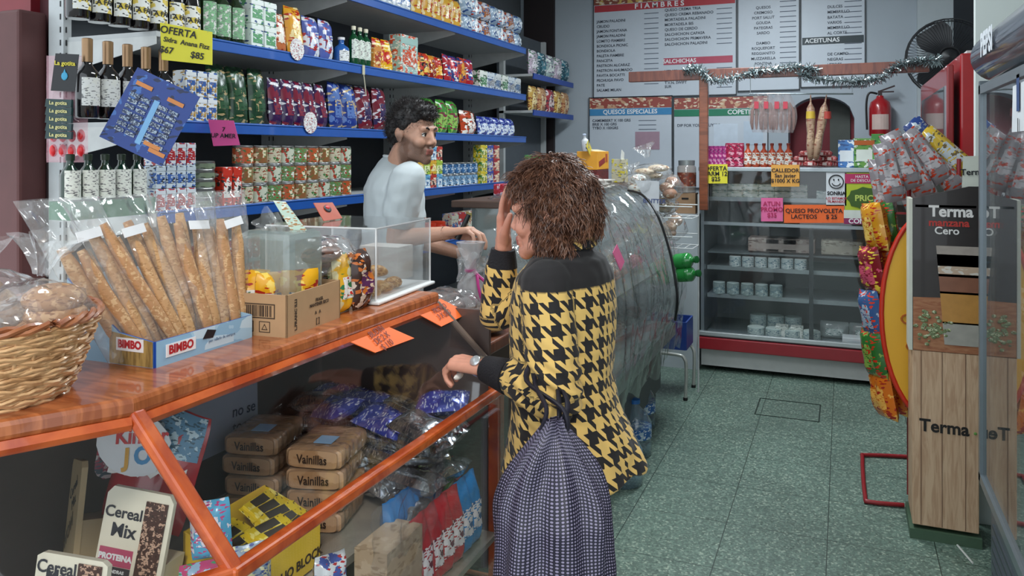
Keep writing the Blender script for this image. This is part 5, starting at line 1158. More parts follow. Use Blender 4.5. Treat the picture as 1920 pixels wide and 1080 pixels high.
# silver foil packets heap
random.seed(44)
FO=pk('#b8bcc0','#8a8f98','#e6e8ea',30,rough=.18,metal=.9); FOB=pk('#3c4494','#5a64b0','#b8bcd0',26,rough=.2,metal=.3)
for k in range(40):
    blue=(k>=32 and k%3!=2)
    def mk():
        return pouch(.12,.155,.05,FOB if blue else FO,pk('#4a4f5a','#c8ccd4','#2a2a44',30,rough=.2),3.1 if blue else 6.3,name='foil_packet')
    o=inst(('foil',blue),mk)
    lay=k//8; i=k%8
    x=-1.50+.115*(i%4)+random.uniform(-.01,.01); y=1.985+.115*(i//4)+random.uniform(-.01,.01); z=ZS+.04+lay*.050
    if blue: z+=.0
    o.location=(x,y-.05,z); o.rotation_euler=(R(90)+random.uniform(-.25,.25),random.uniform(-.3,.3),R(90)+random.uniform(-.5,.5))
    tag(o,f"{'blue' if blue else 'silver'} foil packet heaped inside the counter, {['bottom','second','third','fourth','top'][lay]} layer, {ORD[i]}",'foil packet','foil packets heaped inside the counter')
o=pouch(.16,.17,.06,pk('#5a8a3a','#c8cfa8','#a8505a',14,rough=.25),pk('#d8c8a0','#6a9a3a','#8a5a3a',24),2.2,name='salad_pack'); put(o,-1.055,2.04,.60,R(90),R(-22)); tag(o,'green and tan food packet leaning against glass below silver heap','packet')
o=pouch(.09,.12,.02,pm('#d8b8c4',.4),pk('#e6d8de','#b04a6a','#5a4a5a',34),4.2,name='pink_leaflet'); put(o,-1.03,1.98,.55,R(80),R(-20),R(20)); tag(o,'pale pink packet below the green packet inside glass','packet')
b=MB(); b.grid(14,20,lambda u,v:(.02*noise.noise(Vector((u*5,v*6,1)))+.01*abs(noise.noise(Vector((u*13,v*15,2)))),(u-.5)*.30,v*.30)); o=b.build('clear_wrap',film('#e6e8e8',.06,.6,.12,.5,26),None,smooth=True,loc=(-.985,1.70,.46)); tag(o,'crumpled clear plastic wrap beside the yellow carton inside glass','plastic wrap')
b=MB(); b.box((0,0,.10),(.09,.17,.20)); o=b.build('beige_carton',pk('#b39c80','#bfaa90','#9c8468',14),None,loc=(-1.03,1.70,ZL-.011)); tag(o,'plain beige carton below the shelf behind crumpled wrap','carton')
# lower row: red and blue bags behind lower glass
low=[('#b0202c','#e0c8cc','#6a1a3a','red'),('#a81c2c','#d8c4c8','#5a1430','red'),('#1c7ac0','#4aa8e0','#1a4a8a','bright blue'),('#2a88cc','#6ab8e6','#123a7a','bright blue')]
for k in range(12):
    f=k//6; i=k%6
    c_=low[0 if (f==0 and i<4) else 2 if (f==1 and i<5) else 1 if f==0 else 3]
    if f==0 and i>=4: c_=low[2]
    if f==1 and i==5: c_=low[0]
    o=inst(('low',c_[3],f),lambda:pouch(.085,[.205,.245][f],.05,pm(c_[0],.25,coat=.4,var=.25,scale=14),pk('#e0dce0',c_[2],c_[0],22,rough=.25),5.1+f,name='candy_bag'))
    o.location=(BX-.045-.06*f,1.81+.060*i-.02*f,ZL-.010+f*.0); o.rotation_euler=(R(-6),0,R(90)+random.uniform(-.15,.15))
    tag(o,f"{c_[3]} upright bag behind the lower glass, {['front','rear'][f]} row, {ORD[i]} from left",'candy bag','upright bags behind the lower glass')
o=pouch(.14,.16,.06,pk('#8a1c28','#c05a68','#3a1a4a',16,rough=.25),pk('#b83a4a','#d8c0c4','#2a2a6a',26),9.2,name='candy_bag'); put(o,-1.06,2.12,.50,R(90),R(-14)); tag(o,'dark red sweets bag above the rear blue bags by counter end','candy bag')
# ---------------- side worktop between counter and deli case ----------------
WTP=wood('#6a3a28','#83503a',3,(2,10,2),.35,.3)
sw=thing('side_worktop','low brown worktop holding bagged goods between counter and deli case','worktop',(-1.27,2.70,0))
b=MB(); b.box((0,0,.95),(.46,.74,.04)); b.build('top_board',WTP,sw,bevel=.006)
b=MB(); b.box((-.02,0,.46),(.40,.70,.93)); b.build('cabinet',pm('#5a4a42',.6),sw)
for lab,c,r,cr,kn,s in (('large clear bag of dark brown cake on the side worktop',(-1.30,2.52,1.035),(.10,.13,.055),pk('#4a2c24','#6a4434','#2a1712',18,rough=.5),(.2,.8,.8),21),
    ('clear bag of tan biscuits in front on the side worktop',(-1.12,2.50,1.01),(.07,.12,.035),pk('#b89a6c','#cdb48a','#96764a',28,rough=.6),(.7,.5,.3),22),
    ('silver speckled gift bag by the man\'s hand','x',0,0,0,0),
    ('grey clear bag of goods behind the woman\'s raised arm',(-1.22,2.88,1.10),(.08,.09,.11),pk('#6a7070','#a0a6a4','#4a5450',16,rough=.4),(0,.2,1),24),
    ('clear bag of brown biscuits at the far end of side worktop',(-1.32,2.95,1.03),(.07,.07,.055),pk('#7a4a34','#9a6a4c','#4a2a1e',20,rough=.5),(.2,0,1),25)):
    if c!='x': wrapped('cake_bag',lab,'cake bag',Vector(c),r,cr,s,kn,3)
gb=thing('gift_bag','silver speckled cone gift bag tied with magenta ribbon','gift bag',(-1.28,2.69,.975))
b=MB(); b.lathe([(.03,0),(.055,.06),(.05,.12),(.018,.16),(.02,.17),(.045,.24),(.055,.27)],14); b.build('cone_film',film('#d8d4d4',.5,.8,.15,.7,34),gb,smooth=True)
b=MB(); b.tube(curve([(.022,0,.165),(0,-.022,.165),(-.02,0,.165),(.0,.02,.165),(.03,-.01,.15),(.05,-.04,.11),(.07,-.05,.06)]),.006,6); b.tube(curve([(.02,-.01,.16),(.06,-.01,.13),(.085,-.03,.12)]),.006,6); b.build('ribbon',pm('#b8307c',.35),gb,smooth=True)
sp=thing('flower_bag','small clear bag with magenta printed flowers behind the collar','bag',PX(985,478,2.55)); 
b=MB(); b.lathe([(.04,-.08),(.06,-.03),(.05,.03),(.02,.05)],12); b.build('bag_film',film('#e0dcdc',.4,.8,.15,.6,30),sp,smooth=True)
sp.location=(-1.12,2.80,1.06)
b=MB(); random.seed(8)
for i in range(8): a_=random.uniform(3.4,6.2); b.sph((.058*math.cos(a_),.058*math.sin(a_),random.uniform(-.05,.02)),.012,6,4)
b.build('printed_flowers',pm('#b8307c',.4),sp)
# ---------------- curved deli case draped in plastic ----------------
DY0,DY1=3.12,4.86
de=thing('deli_case','curved glass deli case under loose crumpled plastic sheeting','deli case',(0,0,0))
prof=[(-1.46,1.34),(-1.40,1.35),(-1.28,1.33),(-1.14,1.25),(-1.02,1.10),(-.95,.93),(-.92,.76),(-.93,.62),(-.96,.54)]
pr=curve([(x,0,z) for x,z in prof],4)
b=MB(); b.grid(len(pr)-1,2,lambda u,v:(pr[int(round(u*(len(pr)-1)))].x,DY0+(DY1-DY0)*v,pr[int(round(u*(len(pr)-1)))].z)); b.build('curved_glass',film('#c8d8d4',.08,.8,.04,0,name='glass'),de,smooth=True)
ESP=[(p.x,p.z) for p in pr]+[(-1.46,.54)]
for y_ in (DY0-.006,DY1-.006): b=MB(); b.prism(ESP,.012,M=Matrix.Translation((0,y_,0))); b.build('end_pane',film('#b4c4c2',.25,.8,.06,0,name='glass'),de)
b=MB(); b.box((-1.20,(DY0+DY1)/2,.51),(.52,DY1-DY0,.07)); b.build('display_deck',pm('#8f9a9c',.35,.5),de)
b=MB(); b.box((-1.22,(DY0+DY1)/2,.32),(.40,DY1-DY0-.1,.32)); b.build('base_cabinet',pm('#4a4f54',.5),de)
b=MB(); b.box((-1.22,(DY0+DY1)/2,.09),(.36,DY1-DY0-.2,.18)); b.build('underframe',pm('#1c1e22',.6),de)
b=MB(); b.box((-1.47,(DY0+DY1)/2,.95),(.02,DY1-DY0,.80)); b.build('rear_doors',pm('#5f6a6a',.4),de)
b=MB(); b.box((-1.44,(DY0+5.45)/2,1.355),(.26,5.45-DY0+.04,.03)); b.build('top_shelf',pm('#4e3a30',.45),de,bevel=.004)
b=MB(); b.box((-1.22,(DY0+DY1)/2,.86),(.38,DY1-DY0-.04,.012)); b.build('inner_shelf',pm('#7f8a8a',.3,.4),de)
# crumpled sheet
def drape(u,v):
    k=u*(len(pr)-1); i=min(int(k),len(pr)-2); p=pr[i].lerp(pr[i+1],k-i); q=(pr[i+1]-pr[i]).normalized(); n=Vector((-q.z,0,q.x)); n=n if n.x>0 or n.z>0 else -n
    y=DY0-.01+(DY1-DY0+.02)*v
    w1=noise.noise(Vector((u*3.2+v*3,v*4-u*6,1.3))); s_=v*2.6+u*1.0; t_=v*1.2-u*1.4; w2=abs(noise.noise(Vector((s_*5,t_*1.6,5))))
    w3=abs(noise.noise(Vector((s_*14,t_*3,9))))
    low=max(0,u-.75)*4
    return Vector((p.x,y,p.z))+n*(.026+.03*w1+.045*(.4-w2)+.02*(.3-w3))+Vector((.03*low*noise.noise(Vector((v*9,2,2))),0,-.22*max(0,u-.9)*10*(.6+.5*noise.noise(Vector((v*5,7,1))))))
b=MB(); b.grid(90,120,lambda u,v:drape(.12+u*.88,v)); o=b.build('plastic_sheet',film('#cfd4d0',.09,.9,.10,.25,9),None,smooth=True); tag(o,'crumpled clear plastic sheet draped over the curved deli case','plastic sheet')
random.seed(15)
kinds=[('#8a8f78','#a8ac94','#5c6250','olive'),('#a89888','#c0b4a6','#7a685a','beige'),('#7a8a88','#98a8a4','#55625f','grey green'),('#8f5a5a','#b08080','#6a3a3a','dull pink')]
for k in range(16):
    c_=kinds[k%4]; sh=k//8; i=k%8
    o=inst(('dl',c_[3],sh),lambda:wrapped('wrapped_block','','cheese',Vector((0,0,0)),(.075,.075,.05),pk(*c_[:3],14),k,(0,0,1),2))
    o.location=(-1.17+.02*(i%2)-.03*sh,DY0+.14+i*.205,[.62,.93][sh]); o.name='wrapped_block'
    tag(o,f"{c_[3]} wrapped block inside the deli case, {['deck','middle shelf'][sh]}, {ORD[i]} from near end",'wrapped block','wrapped blocks in the deli case')
for px,py,lab,c_ in ((1150,482,'pink price card under plastic on deli case','#c05a80'),):
    p=onX(px,py,-.98); b=MB(); b.box((0,0,0),(.004,.11,.09),M=Matrix.Rotation(R(-20),4,'Y')@Matrix.Rotation(R(15),4,'X')); tag(b.build('price_card',pm(c_,.5),None,loc=(-.955,p.y,p.z)),lab,'card')
# black cable over the case
pc=[onX(1180,357,-1.35),onX(1215,385,-1.22)+Vector((0,0,.02)),onX(1242,430,-1.02),onX(1262,490,-.93),onX(1270,550,-.88),onX(1265,620,-.88)]
b=MB(); b.tube(curve([PX(1178,357,4.7),PX(1205,366,4.5),PX(1230,398,4.35),PX(1248,445,4.3),PX(1262,500,4.25),PX(1270,560,4.2),PX(1266,600,4.25)],6),.007,7); tag(b.build('black_cable',pm('#121316',.4),None,smooth=True),'black cable looping down over the plastic on the deli case','cable')
# ---------------- goods on top of the deli case ----------------
ZD2=1.371
def dtop(px,X): return onX(px,330,X).y
def put2(o,x,px,z=ZD2,rz=R(90)): o.location=(x,dtop(px,x),z); o.rotation_euler=(0,0,rz); return o
b=None
XQ=-1.46
# red sweets cartons row, tub, yellow boxes placed along the top shelf
for i,px in enumerate((952,985,1020,1052)):
    o=carton(.12,.10,.055,pk('#a8202c','#e0c8d0','#c84a6a',20,seed=i),pk('#d8a8bc','#e6e6ea','#a82a3a',30),pm('#b0202c',.4)); put2(o,-1.50,px); tag(o,f"low red sweets carton on top of the deli case, {ORD[i]} from left",'carton','red cartons on the deli case')
o=thing('white_tub','white printed tub with green lid above the red cartons','tub'); b=MB(); b.lathe([(.05,0),(.06,.12)],20); b.build('tub_body',pk('#dfe2de','#c9d0c8','#b8503c',24),o,smooth=True); b=MB(); b.lathe([(.064,.118),(.064,.135),(.05,.137)],20); b.build('lid',pm('#3f9a4a',.4),o,smooth=True)
put2(o,-1.50,1006,ZD2+.056)
o=carton(.045,.05,.15,pk('#c9c4b0','#a8a29a','#3a3a3a',18),pm('#d8d4c4',.4)); put2(o,-1.50,1044,ZD2+.056); tag(o,'narrow grey and cream box beside the green-lidded tub','box')
o=thing('maroon_box','closed maroon box under the yellow open carton on deli case','box'); b=MB(); b.box((0,0,.05),(.24,.13,.10)); b.build('box_body',pk('#5c1c1e','#6c2626','#4a1416',8),o,bevel=.003); b=MB(); b.box((0,0,.1015),(.24,.13,.003)); b.build('lid_edge',pm('#6a2a28',.5),o)
put2(o,-1.42,1112); mb=o
yo=thing('yellow_carton','open yellow carton with slanted dark brand mark on the deli case','carton'); b=MB(); b.box((0,0,.055),(.25,.13,.11)); b.build('box_body',pm('#d8982a',.5,var=.08),yo,bevel=.003)
b=MB(); b.box((-.03,-.066,.045),(.13,.001,.034),M=Matrix.Rotation(R(-12),4,'Y')); b.build('brand_patch',pm('#8a2420',.4),yo)
text('MILKA',.03,pm('#e6d8b0',.4),yo,(-.03,-.068,.045),rot=(R(90),R(-12),0),bold=.0008) if False else None
b=MB(); b.box((.07,-.066,.07),(.04,.001,.05)); b.build('red_square',pm('#a8481c',.4),yo)
b=MB(); b.box((-.15,-.02,.13),(.09,.004,.05),M=Matrix.Rotation(R(35),4,'Y')); b.build('flap',pm('#c8b848',.5),yo); b=MB(); b.box((0,-.03,.113),(.24,.07,.003),M=Matrix.Rotation(R(12),4,'X')); b.build('lid_flap',pm('#d8c8a0',.5),yo)
put2(yo,-1.42,1112,ZD2+.103); tag(yo,'open yellow carton with dark brand patch on top of maroon box','carton')
o=bottle(.10,.022,pm('#cfd4d8',.3),pk('#4a6a9a','#e6e6ea','#c8b030',20),pm('#b8c4d8',.3)); put2(o,-1.42,1098,ZD2+.22); o.rotation_euler=(0,R(-15),R(90)); tag(o,'small blue and white bottle poking from the yellow carton','bottle')
wb=thing('white_carton','white and yellow open carton standing right of the yellow one','carton'); b=MB(); b.box((0,0,.08),(.06,.10,.16)); b.build('box_body',pk('#c9c4a8','#d8c840','#8a8a7a',14),wb,bevel=.002); b=MB(); b.box((0,-.02,.18),(.07,.004,.07),M=Matrix.Rotation(R(18),4,'Y')); b.build('flap',pm('#d4d4cc',.5),wb); put2(wb,-1.42,1162); 
random.seed(6)
for i in range(7):
    b=MB(); b.box((0,0,0),(.16,.22,.006)); o=b.build('paper_stack',pm('#cdc8c0',.7),None,loc=(-1.35+random.uniform(-.01,.01),dtop(1128,-1.35)-.12,ZD2+.004+i*.0065)); o.rotation_euler=(0,0,random.uniform(-.15,.15)); tag(o,f"sheet bundle in the loose white paper pile on deli case, {ORD[i]} from bottom",'papers','paper pile on the deli case')
# wrapped breads at far end, with wire rack
for k,(px,py,d,r,cr,lab) in enumerate(((1222,322,4.95,(.11,.08,.045),'#c8b498','flat wrapped sandwich bread at the top of far stack'),(1195,345,4.85,(.08,.07,.06),'#b8bab4','frosted plastic bag left of the flat wrapped bread'),(1255,352,5.0,(.075,.07,.07),'#a8785a','clear bag of sliced loaf on upper wire shelf'),(1262,425,5.0,(.075,.07,.075),'#b08a68','clear bag of sliced loaf on lower wire shelf'),(1248,385,5.05,(.07,.06,.05),'#8a7a54','small bag of dark rolls between the sliced loaves'))):
    wrapped('bread_bag',lab,'bread',PX(px,py,d),r,pk(cr,'#d8c8b0','#8a6244',16,rough=.6),40+k,(-.3,0,1) ,3)
b=MB(); b.box((0,0,0),(.006,.006,.006))
wr=thing('wire_rack','white wire rack holding wrapped loaves beside the chilled case','rack')
for yy in (400,455): 
    b=MB(); p=PX(1258,yy,5.0)
    for q_ in range(7): b.tube([p+Vector((-.15+q_*.05,-.1,-.02)),p+Vector((-.15+q_*.05,.12,-.02))],.003,5)
    for dy in (-.1,.12): b.tube([p+Vector((-.15,dy,-.02)),p+Vector((.15,dy,-.02))],.0035,5); b.tube([p+Vector((-.15,dy,.05)),p+Vector((.15,dy,.05))],.0035,5)
    b.build('wire_shelf',pm('#c8cbca',.35),wr)
p=PX(1258,455,5.0)
b=MB(); 
for dx in (-.15,.15): b.tube([p+Vector((dx,.12,.30)),p+Vector((dx,.12,-.95))],.006,6)
b.build('rack_post',pm('#b8bcbc',.35),wr)
o,M,_=placard('white_sign','white card reading in blue beside the far bread bags','card',P4(4.8,(1190,338),(1236,340),(1236,395),(1222,398)),pm('#c9ccd0',.5)); ctext(o,M,'BINTTER',.035,pm('#3a4a7a',.5),.02,-.03,bold=.0008)
# half-height white wall left of the chilled case
hw0=onY(1238,500,5.90).x; hw1=cx0-.02; hz_=onY(1290,402,5.86).z
b=MB(); b.box(((hw0+hw1)/2,6.15,hz_/2),(hw1-hw0,.55,hz_)); struct(b.build('wall_half',pm('#aeb6ba',.6,var=.05)))
b=MB(); b.box((0,0,.075),(.15,.12,.15)); q0_=onY(1291,398,5.98); o=b.build('kraft_box',pm('#9a7a5c',.7),None,loc=(hw1-.10,5.98,hz_+.001),bevel=.002); tag(o,'brown cardboard box on half wall under the big jar','box')
b=MB(); b.box((0,-.061,.11),(.05,.002,.014)); b.build('hand_slot',pm('#1c1612',.7),o)
o=jar(.24,.07,film('#b8a898',.35,.8,.05,0),pm('#9aa0a0',.35,.5),pk('#7a3a2a','#a8806a','#5a4a44',16)); o.location=(hw1-.10,5.98,hz_+.153); tag(o,'large glass jar with metal lid on the brown box','jar')
# green bottles in plastic net
for k,(px,py) in enumerate(((1268,490),(1272,515))):
    o=bottle(.16,.045,pm('#1f7a34',.15,coat=.6),pm('#2c8a40',.3),pm('#1a5a2a',.3)); p=PX(px,py,4.75); o.location=p; o.rotation_euler=(0,R(80),R(-30)); tag(o,['green bottle lying in plastic beside deli case, upper','green bottle lying in plastic beside deli case, lower'][k],'bottle','green bottles beside the deli case')
# blue crate, folding stool, water jugs
crp=onZ(1258,735,0)
cr=thing('blue_crate','blue plastic crate resting on white tubular stool by deli case','crate',(crp.x-.02,crp.y+.05,.30)); BC=pm('#20408c',.4)
for nm,c_,d_ in (('crate_wall',(0,-.12,.09),(.26,.01,.18)),('crate_wall',(0,.12,.09),(.26,.01,.18)),('crate_wall',(-.13,0,.09),(.01,.24,.18)),('crate_wall',(.13,0,.09),(.01,.24,.18)),('crate_floor',(0,0,.005),(.26,.24,.01))):
    b=MB(); b.box(c_,d_); b.build(nm,BC,cr)
sf=Vector((crp.x,crp.y,0))
st=thing('tubular_stool','white tubular metal stool legs beneath the blue crate','stool')
for dy in (-.14,.16):
    b=MB(); b.tube(curve([sf+Vector((-.22,dy,.285)),sf+Vector((.06,dy,.285)),sf+Vector((.115,dy,.26)),sf+Vector((.125,dy,.19)),sf+Vector((.12,dy,.01))],5),.011,8); b.build('bent_leg',pm('#b8bab4',.3,.3),st,smooth=True)
    b=MB(); b.tube([sf+Vector((.12,dy,.018)),sf+Vector((.12,dy,0))],.015,8); b.build('rubber_foot',pm('#1a1a1a',.6),st)
b=MB(); b.tube([sf+Vector((-.2,-.14,.285)),sf+Vector((-.2,.16,.285))],.010,8); b.tube([sf+Vector((-.2,-.14,.285)),sf+Vector((-.2,-.14,.0))],.010,8); b.tube([sf+Vector((-.2,.16,.285)),sf+Vector((-.2,.16,.0))],.010,8); b.build('rear_frame',pm('#b8bab4',.3,.3),st)
WJ=film('#9fc4d8',.22,.95,.06,.3,20,name='blue plastic')
for k,(px,py,lab) in enumerate(((1200,800,'clear blue water jug on floor near the stool, far one'),(1190,850,'clear blue water jug on floor, middle one'),(1170,905,'clear blue water jug on floor behind the jacket hem'))):
    p=onZ(px,py,0); o=thing('water_jug',lab,'jug',(p.x,p.y,0),group='water jugs on the floor')
    b=MB(); b.lathe([(.08,0),(.088,.01),(.088,.07),(.083,.08),(.088,.09),(.088,.17),(.06,.22),(.025,.25),(.025,.27)],20); b.build('jug_body',WJ,o,smooth=True)
    b=MB(); b.lathe([(.029,.265),(.029,.285),(.02,.287)],14); b.build('cap',pm('#2a6ab0',.4),o,smooth=True)
    b=MB(); b.lathe([(.0885,.095),(.0885,.15)],20); b.build('label',pk('#2a62a8','#b8ccd8','#dfe6ea',20),o,smooth=True)
# ---------------- people ----------------
def basis(fwd,up=(0,0,1)):
    """matrix whose -y looks along fwd and z is up"""
    f=Vector(fwd).normalized(); u=Vector(up); x=(-f).cross(u).normalized()*1; y=-f; x=y.cross(u).normalized(); z=x.cross(y)
    return Matrix((x,y,z)).transposed().to_4x4()
class Blob:
    def __init__(s): s.b=MB()
    def cap(s,p0,p1,r0,r1,n=14,M=None,flat=1):
        p0=Vector(p0);p1=Vector(p1)
        if M: p0=M@p0; p1=M@p1
        d=(p1-p0); L=d.length or 1e-4; q=d.to_track_quat('Z','Y').to_matrix().to_4x4() if d.length>1e-6 else Matrix()
        pr=[]
        for i in range(5): a=math.pi/2*(i/4); pr.append((max(1e-5,r0*math.sin(a)),-r0*math.cos(a)))
        for i in range(5): a=math.pi/2*(i/4); pr.append((max(1e-5,r1*math.cos(a)),L+r1*math.sin(a)))
        s.b.lathe(pr,n,M=Matrix.Translation(p0)@q,sy=flat); return s
    def ell(s,c,r,M=None,R_=None): s.b.sph((0,0,0),r,16,10,M=(M or Matrix())@Matrix.Translation(c)@(R_ or Matrix())); return s
    def loft(s,rings,n=28,p=2.0):
        """rings of (center, rx, ry) or (center, rx, ry, zrot)"""
        vs=[];fs=[]
        for rg in rings:
            c,rx,ry=rg[:3]; rot=rg[3] if len(rg)>3 else 0
            for j in range(n):
                a=2*math.pi*j/n; x=math.copysign(abs(math.cos(a))**(2/p),math.cos(a))*rx; y=math.copysign(abs(math.sin(a))**(2/p),math.sin(a))*ry
                vs.append((c[0]+x*math.cos(rot)-y*math.sin(rot),c[1]+x*math.sin(rot)+y*math.cos(rot),c[2]))
        m=len(rings)
        for i in range(m-1):
            for j in range(n): fs.append((i*n+j,i*n+(j+1)%n,(i+1)*n+(j+1)%n,(i+1)*n+j))
        fs.append(tuple(reversed(range(n)))); fs.append(tuple((m-1)*n+j for j in range(n)))
        s.b.add(vs,fs); return s
    def mesh(s,voxel,smooth=4,fac=.5):
        me=bpy.data.meshes.new('tmp'); me.from_pydata(s.b.v,[],s.b.f); o=bpy.data.objects.new('tmp',me); COL.objects.link(o)
        m=o.modifiers.new('r','REMESH'); m.mode='VOXEL'; m.voxel_size=voxel; m.use_smooth_shade=True
        if smooth: q=o.modifiers.new('s','SMOOTH'); q.iterations=smooth; q.factor=fac
        dg=bpy.context.evaluated_depsgraph_get(); out=bpy.data.meshes.new_from_object(o.evaluated_get(dg)); bpy.data.objects.remove(o)
        out.polygons.foreach_set('use_smooth',[True]*len(out.polygons)); return out
def linkmesh(name,me,mats,parent):
    me.name=name; me.materials.clear()
    for m in mats if isinstance(mats,list) else [mats]: me.materials.append(m)
    o=bpy.data.objects.new(name,me); COL.objects.link(o); o.parent=parent; return o
def head_prims(B,M,k=1.0):
    S_=M@Matrix.Scale(k,4)
    def c(*a,**q): B.cap(*a,M=S_,**q)
    B.ell((0,.012,.035),(.074*k,.094*k,.086*k),M=M) if False else B.b.sph((0,0,0),(.074,.094,.086),18,12,M=S_@Matrix.Translation((0,.012,.035)))
    E=lambda p,r:B.b.sph((0,0,0),r,14,8,M=S_@Matrix.Translation(p))
    E((0,-.022,-.045),(.058,.062,.062)); E((0,-.03,0),(.062,.062,.07))
    E((0,-.070,-.094),(.024,.020,.018)); E((.036,-.058,-.022),(.026,.026,.028)); E((-.036,-.058,-.022),(.026,.026,.028))
    c((.040,-.074,.032),(-.040,-.074,.032),.013*k,.013*k)
    c((0,-.080,.020),(0,-.098,-.018),.008*k,.0105*k); E((.010,-.091,-.025),(.0075,.009,.007)); E((-.010,-.091,-.025),(.0075,.009,.007))
    c((-.017,-.083,-.052),(.017,-.083,-.052),.0085*k,.0085*k); c((-.015,-.082,-.064),(.015,-.082,-.064),.009*k,.009*k)
    c((-.01,-.084,-.052),(.01,-.084,-.052),.010*k,.010*k)
    c((.04,-.03,-.07),(.0,-.07,-.088),.022*k,.022*k); c((-.04,-.03,-.07),(.0,-.07,-.088),.022*k,.022*k)
    for s_ in (-1,1):
        E((s_*.074,.012,.0),(.008,.018,.030)); E((s_*.080,.018,.008),(.006,.016,.022)); E((s_*.076,.006,-.022),(.006,.009,.010))
        c((s_*.018,-.073,.005),(s_*.044,-.066,.005),.008*k,.007*k)
def hand_prims(B,M,curl=(.5,.6,.5),spread=.12,side=1,thumb=(.5,.35),k=1.0):
    """wrist at origin, fingers along +x, palm facing -z, thumb towards +y*side"""
    P=M@Matrix.Scale(k,4)
    kn=[(.088,.030,.0),(.092,.010,.003),(.088,-.011,.002),(.080,-.030,-.002)]; ln=[(.040,.024,.020),(.044,.028,.021),(.041,.026,.020),(.032,.020,.018)]; rr=[.0092,.0095,.0090,.0080]
    for i,(q,l,r) in enumerate(zip(kn,ln,rr)):
        q=Vector((q[0],q[1]*side,q[2])); B.cap((.0,q.y*.55,0),q,.017*k,.0125*k,M=P)
        if i<3: q2=Vector((kn[i+1][0],kn[i+1][1]*side,kn[i+1][2])); B.cap(q,q2,.0115*k,.0115*k,M=P); B.cap(q*.5+Vector((.0,0,-.002)),q2*.5,.016*k,.016*k,M=P)
        a=0; p=q; yaw=(1.5-i)*spread*side
        for j in range(3):
            a+=curl[j]*(1+.08*(i-1.5)); d=Vector((math.cos(a)*math.cos(yaw),math.cos(a)*math.sin(yaw),-math.sin(a))); e=p+d*l[j]
            B.cap(p,e,r*k*(1-.07*j),r*k*(1-.07*(j+1)),M=P,n=10); p=e
    t0=Vector((.018,.020*side,-.006)); d1=Vector((math.cos(thumb[0]),math.sin(thumb[0])*side,-.25)).normalized(); t1=t0+d1*.042
    d2=Vector((math.cos(thumb[0]-thumb[1]),math.sin(thumb[0]-thumb[1])*side,-.35)).normalized(); t2=t1+d2*.032; t3=t2+(d2+Vector((.2,-.15*side,-.1))).normalized()*.026
    B.cap(t0,t1,.0165*k,.0125*k,M=P); B.cap(t1,t2,.0115*k,.0105*k,M=P); B.cap(t2,t3,.0105*k,.0082*k,M=P)
    B.cap((-.03,0,0),(.02,0,0),.022*k,.024*k,M=P,flat=.8)
def hand_matrix(wrist,direction,palm):
    x=Vector(direction).normalized(); z=-Vector(palm); z=(z-x*z.dot(x)).normalized(); y=z.cross(x)
    M=Matrix((x,y,z)).transposed().to_4x4(); M.translation=Vector(wrist); return M
def skin_mat(base,beard=None,name='skin'):
    m,nt,b=newmat(name); at=node(nt,'ShaderNodeAttribute',attribute_name='Col'); tc=node(nt,'ShaderNodeTexCoord'); nz=node(nt,'ShaderNodeTexNoise'); nz.inputs['Scale'].default_value=60
    nt.links.new(tc.outputs['Object'],nz.inputs[0]); mr=node(nt,'ShaderNodeMapRange'); mr.inputs[3].default_value=.88; mr.inputs[4].default_value=1.08; nt.links.new(nz.outputs['Fac'],mr.inputs[0])
    mx=node(nt,'ShaderNodeMix',data_type='RGBA',blend_type='MULTIPLY'); mx.inputs[0].default_value=1; nt.links.new(at.outputs['Color'],mx.inputs[6]); nt.links.new(mr.outputs[0],mx.inputs[7])
    nt.links.new(mx.outputs[2],b.inputs['Base Color']); b.inputs['Roughness'].default_value=.5; b.inputs['Subsurface Weight'].default_value=.12; b.inputs['Subsurface Radius'].default_value=(.02,.008,.005)
    return m
def paint(me,base,fn):
    ca=me.color_attributes.new('Col','FLOAT_COLOR','POINT'); n=len(me.vertices); co=np.empty(n*3); me.vertices.foreach_get('co',co); co=co.reshape(-1,3)
    out=np.ones((n,4)); out[:,:3]=base; fn(co,out); ca.data.foreach_set('color',out.ravel())
def local(co,M,k=1):
    Mi=np.array(M.inverted()); return (co@Mi[:3,:3].T+Mi[:3,3])/k
def strands(roots,fn,n,r,taper=.3,seg=7):
    b=MB()
    for rt in roots[:n]:
        pts=fn(rt); b.tube(pts,[r*(1-(1-taper)*i/(len(pts)-1)) for i in range(len(pts))],3,cap=False)
    return b
def wrinkle(me,fn):
    n=len(me.vertices); co=np.empty(n*3); me.vertices.foreach_get('co',co); no=np.empty(n*3); me.vertices.foreach_get('normal',no)
    co=co.reshape(-1,3); no=no.reshape(-1,3)
    d=np.array([fn(Vector(c)) for c in co]); co=co+no*d[:,None]; me.vertices.foreach_set('co',co.ravel()); me.update()
# ---- woman ----
WX,WY=-.700,2.05
wo=thing('person','woman seen from behind in black and yellow houndstooth jacket with curly brown hair, leaning at the glass','person',(0,0,0))
wo['label']='woman in black and yellow houndstooth jacket, shading her eyes at the counter glass'
SK=hexc('#d0937c'); 
hM=Matrix.Translation((-.738,2.035,1.405))@basis((-1,-.08,-.10))
shL,shR=Vector((-.69,1.885,1.235)),Vector((-.70,2.20,1.245))
elL,wrL=Vector((-.655,1.865,.985)),Vector((-.895,1.945,1.005))
elR,wrR=PX(935,585,2.32),PX(944,462,2.30)
B=Blob(); head_prims(B,hM,1.0)
B.cap(hM@Vector((0,.025,-.06)),Vector((WX+.03,WY,1.25)),.052,.062)
B.loft([((WX,WY,.78),.12,.17),((WX,WY,.95),.10,.15),((WX,WY,1.1),.10,.15),((WX,WY,1.22),.09,.17),((WX,WY,1.29),.06,.09)])
B.cap(shL,elL,.046,.038); B.cap(elL,wrL,.038,.026); B.cap(shR,elR,.046,.038); B.cap(elR,wrR,.038,.025)
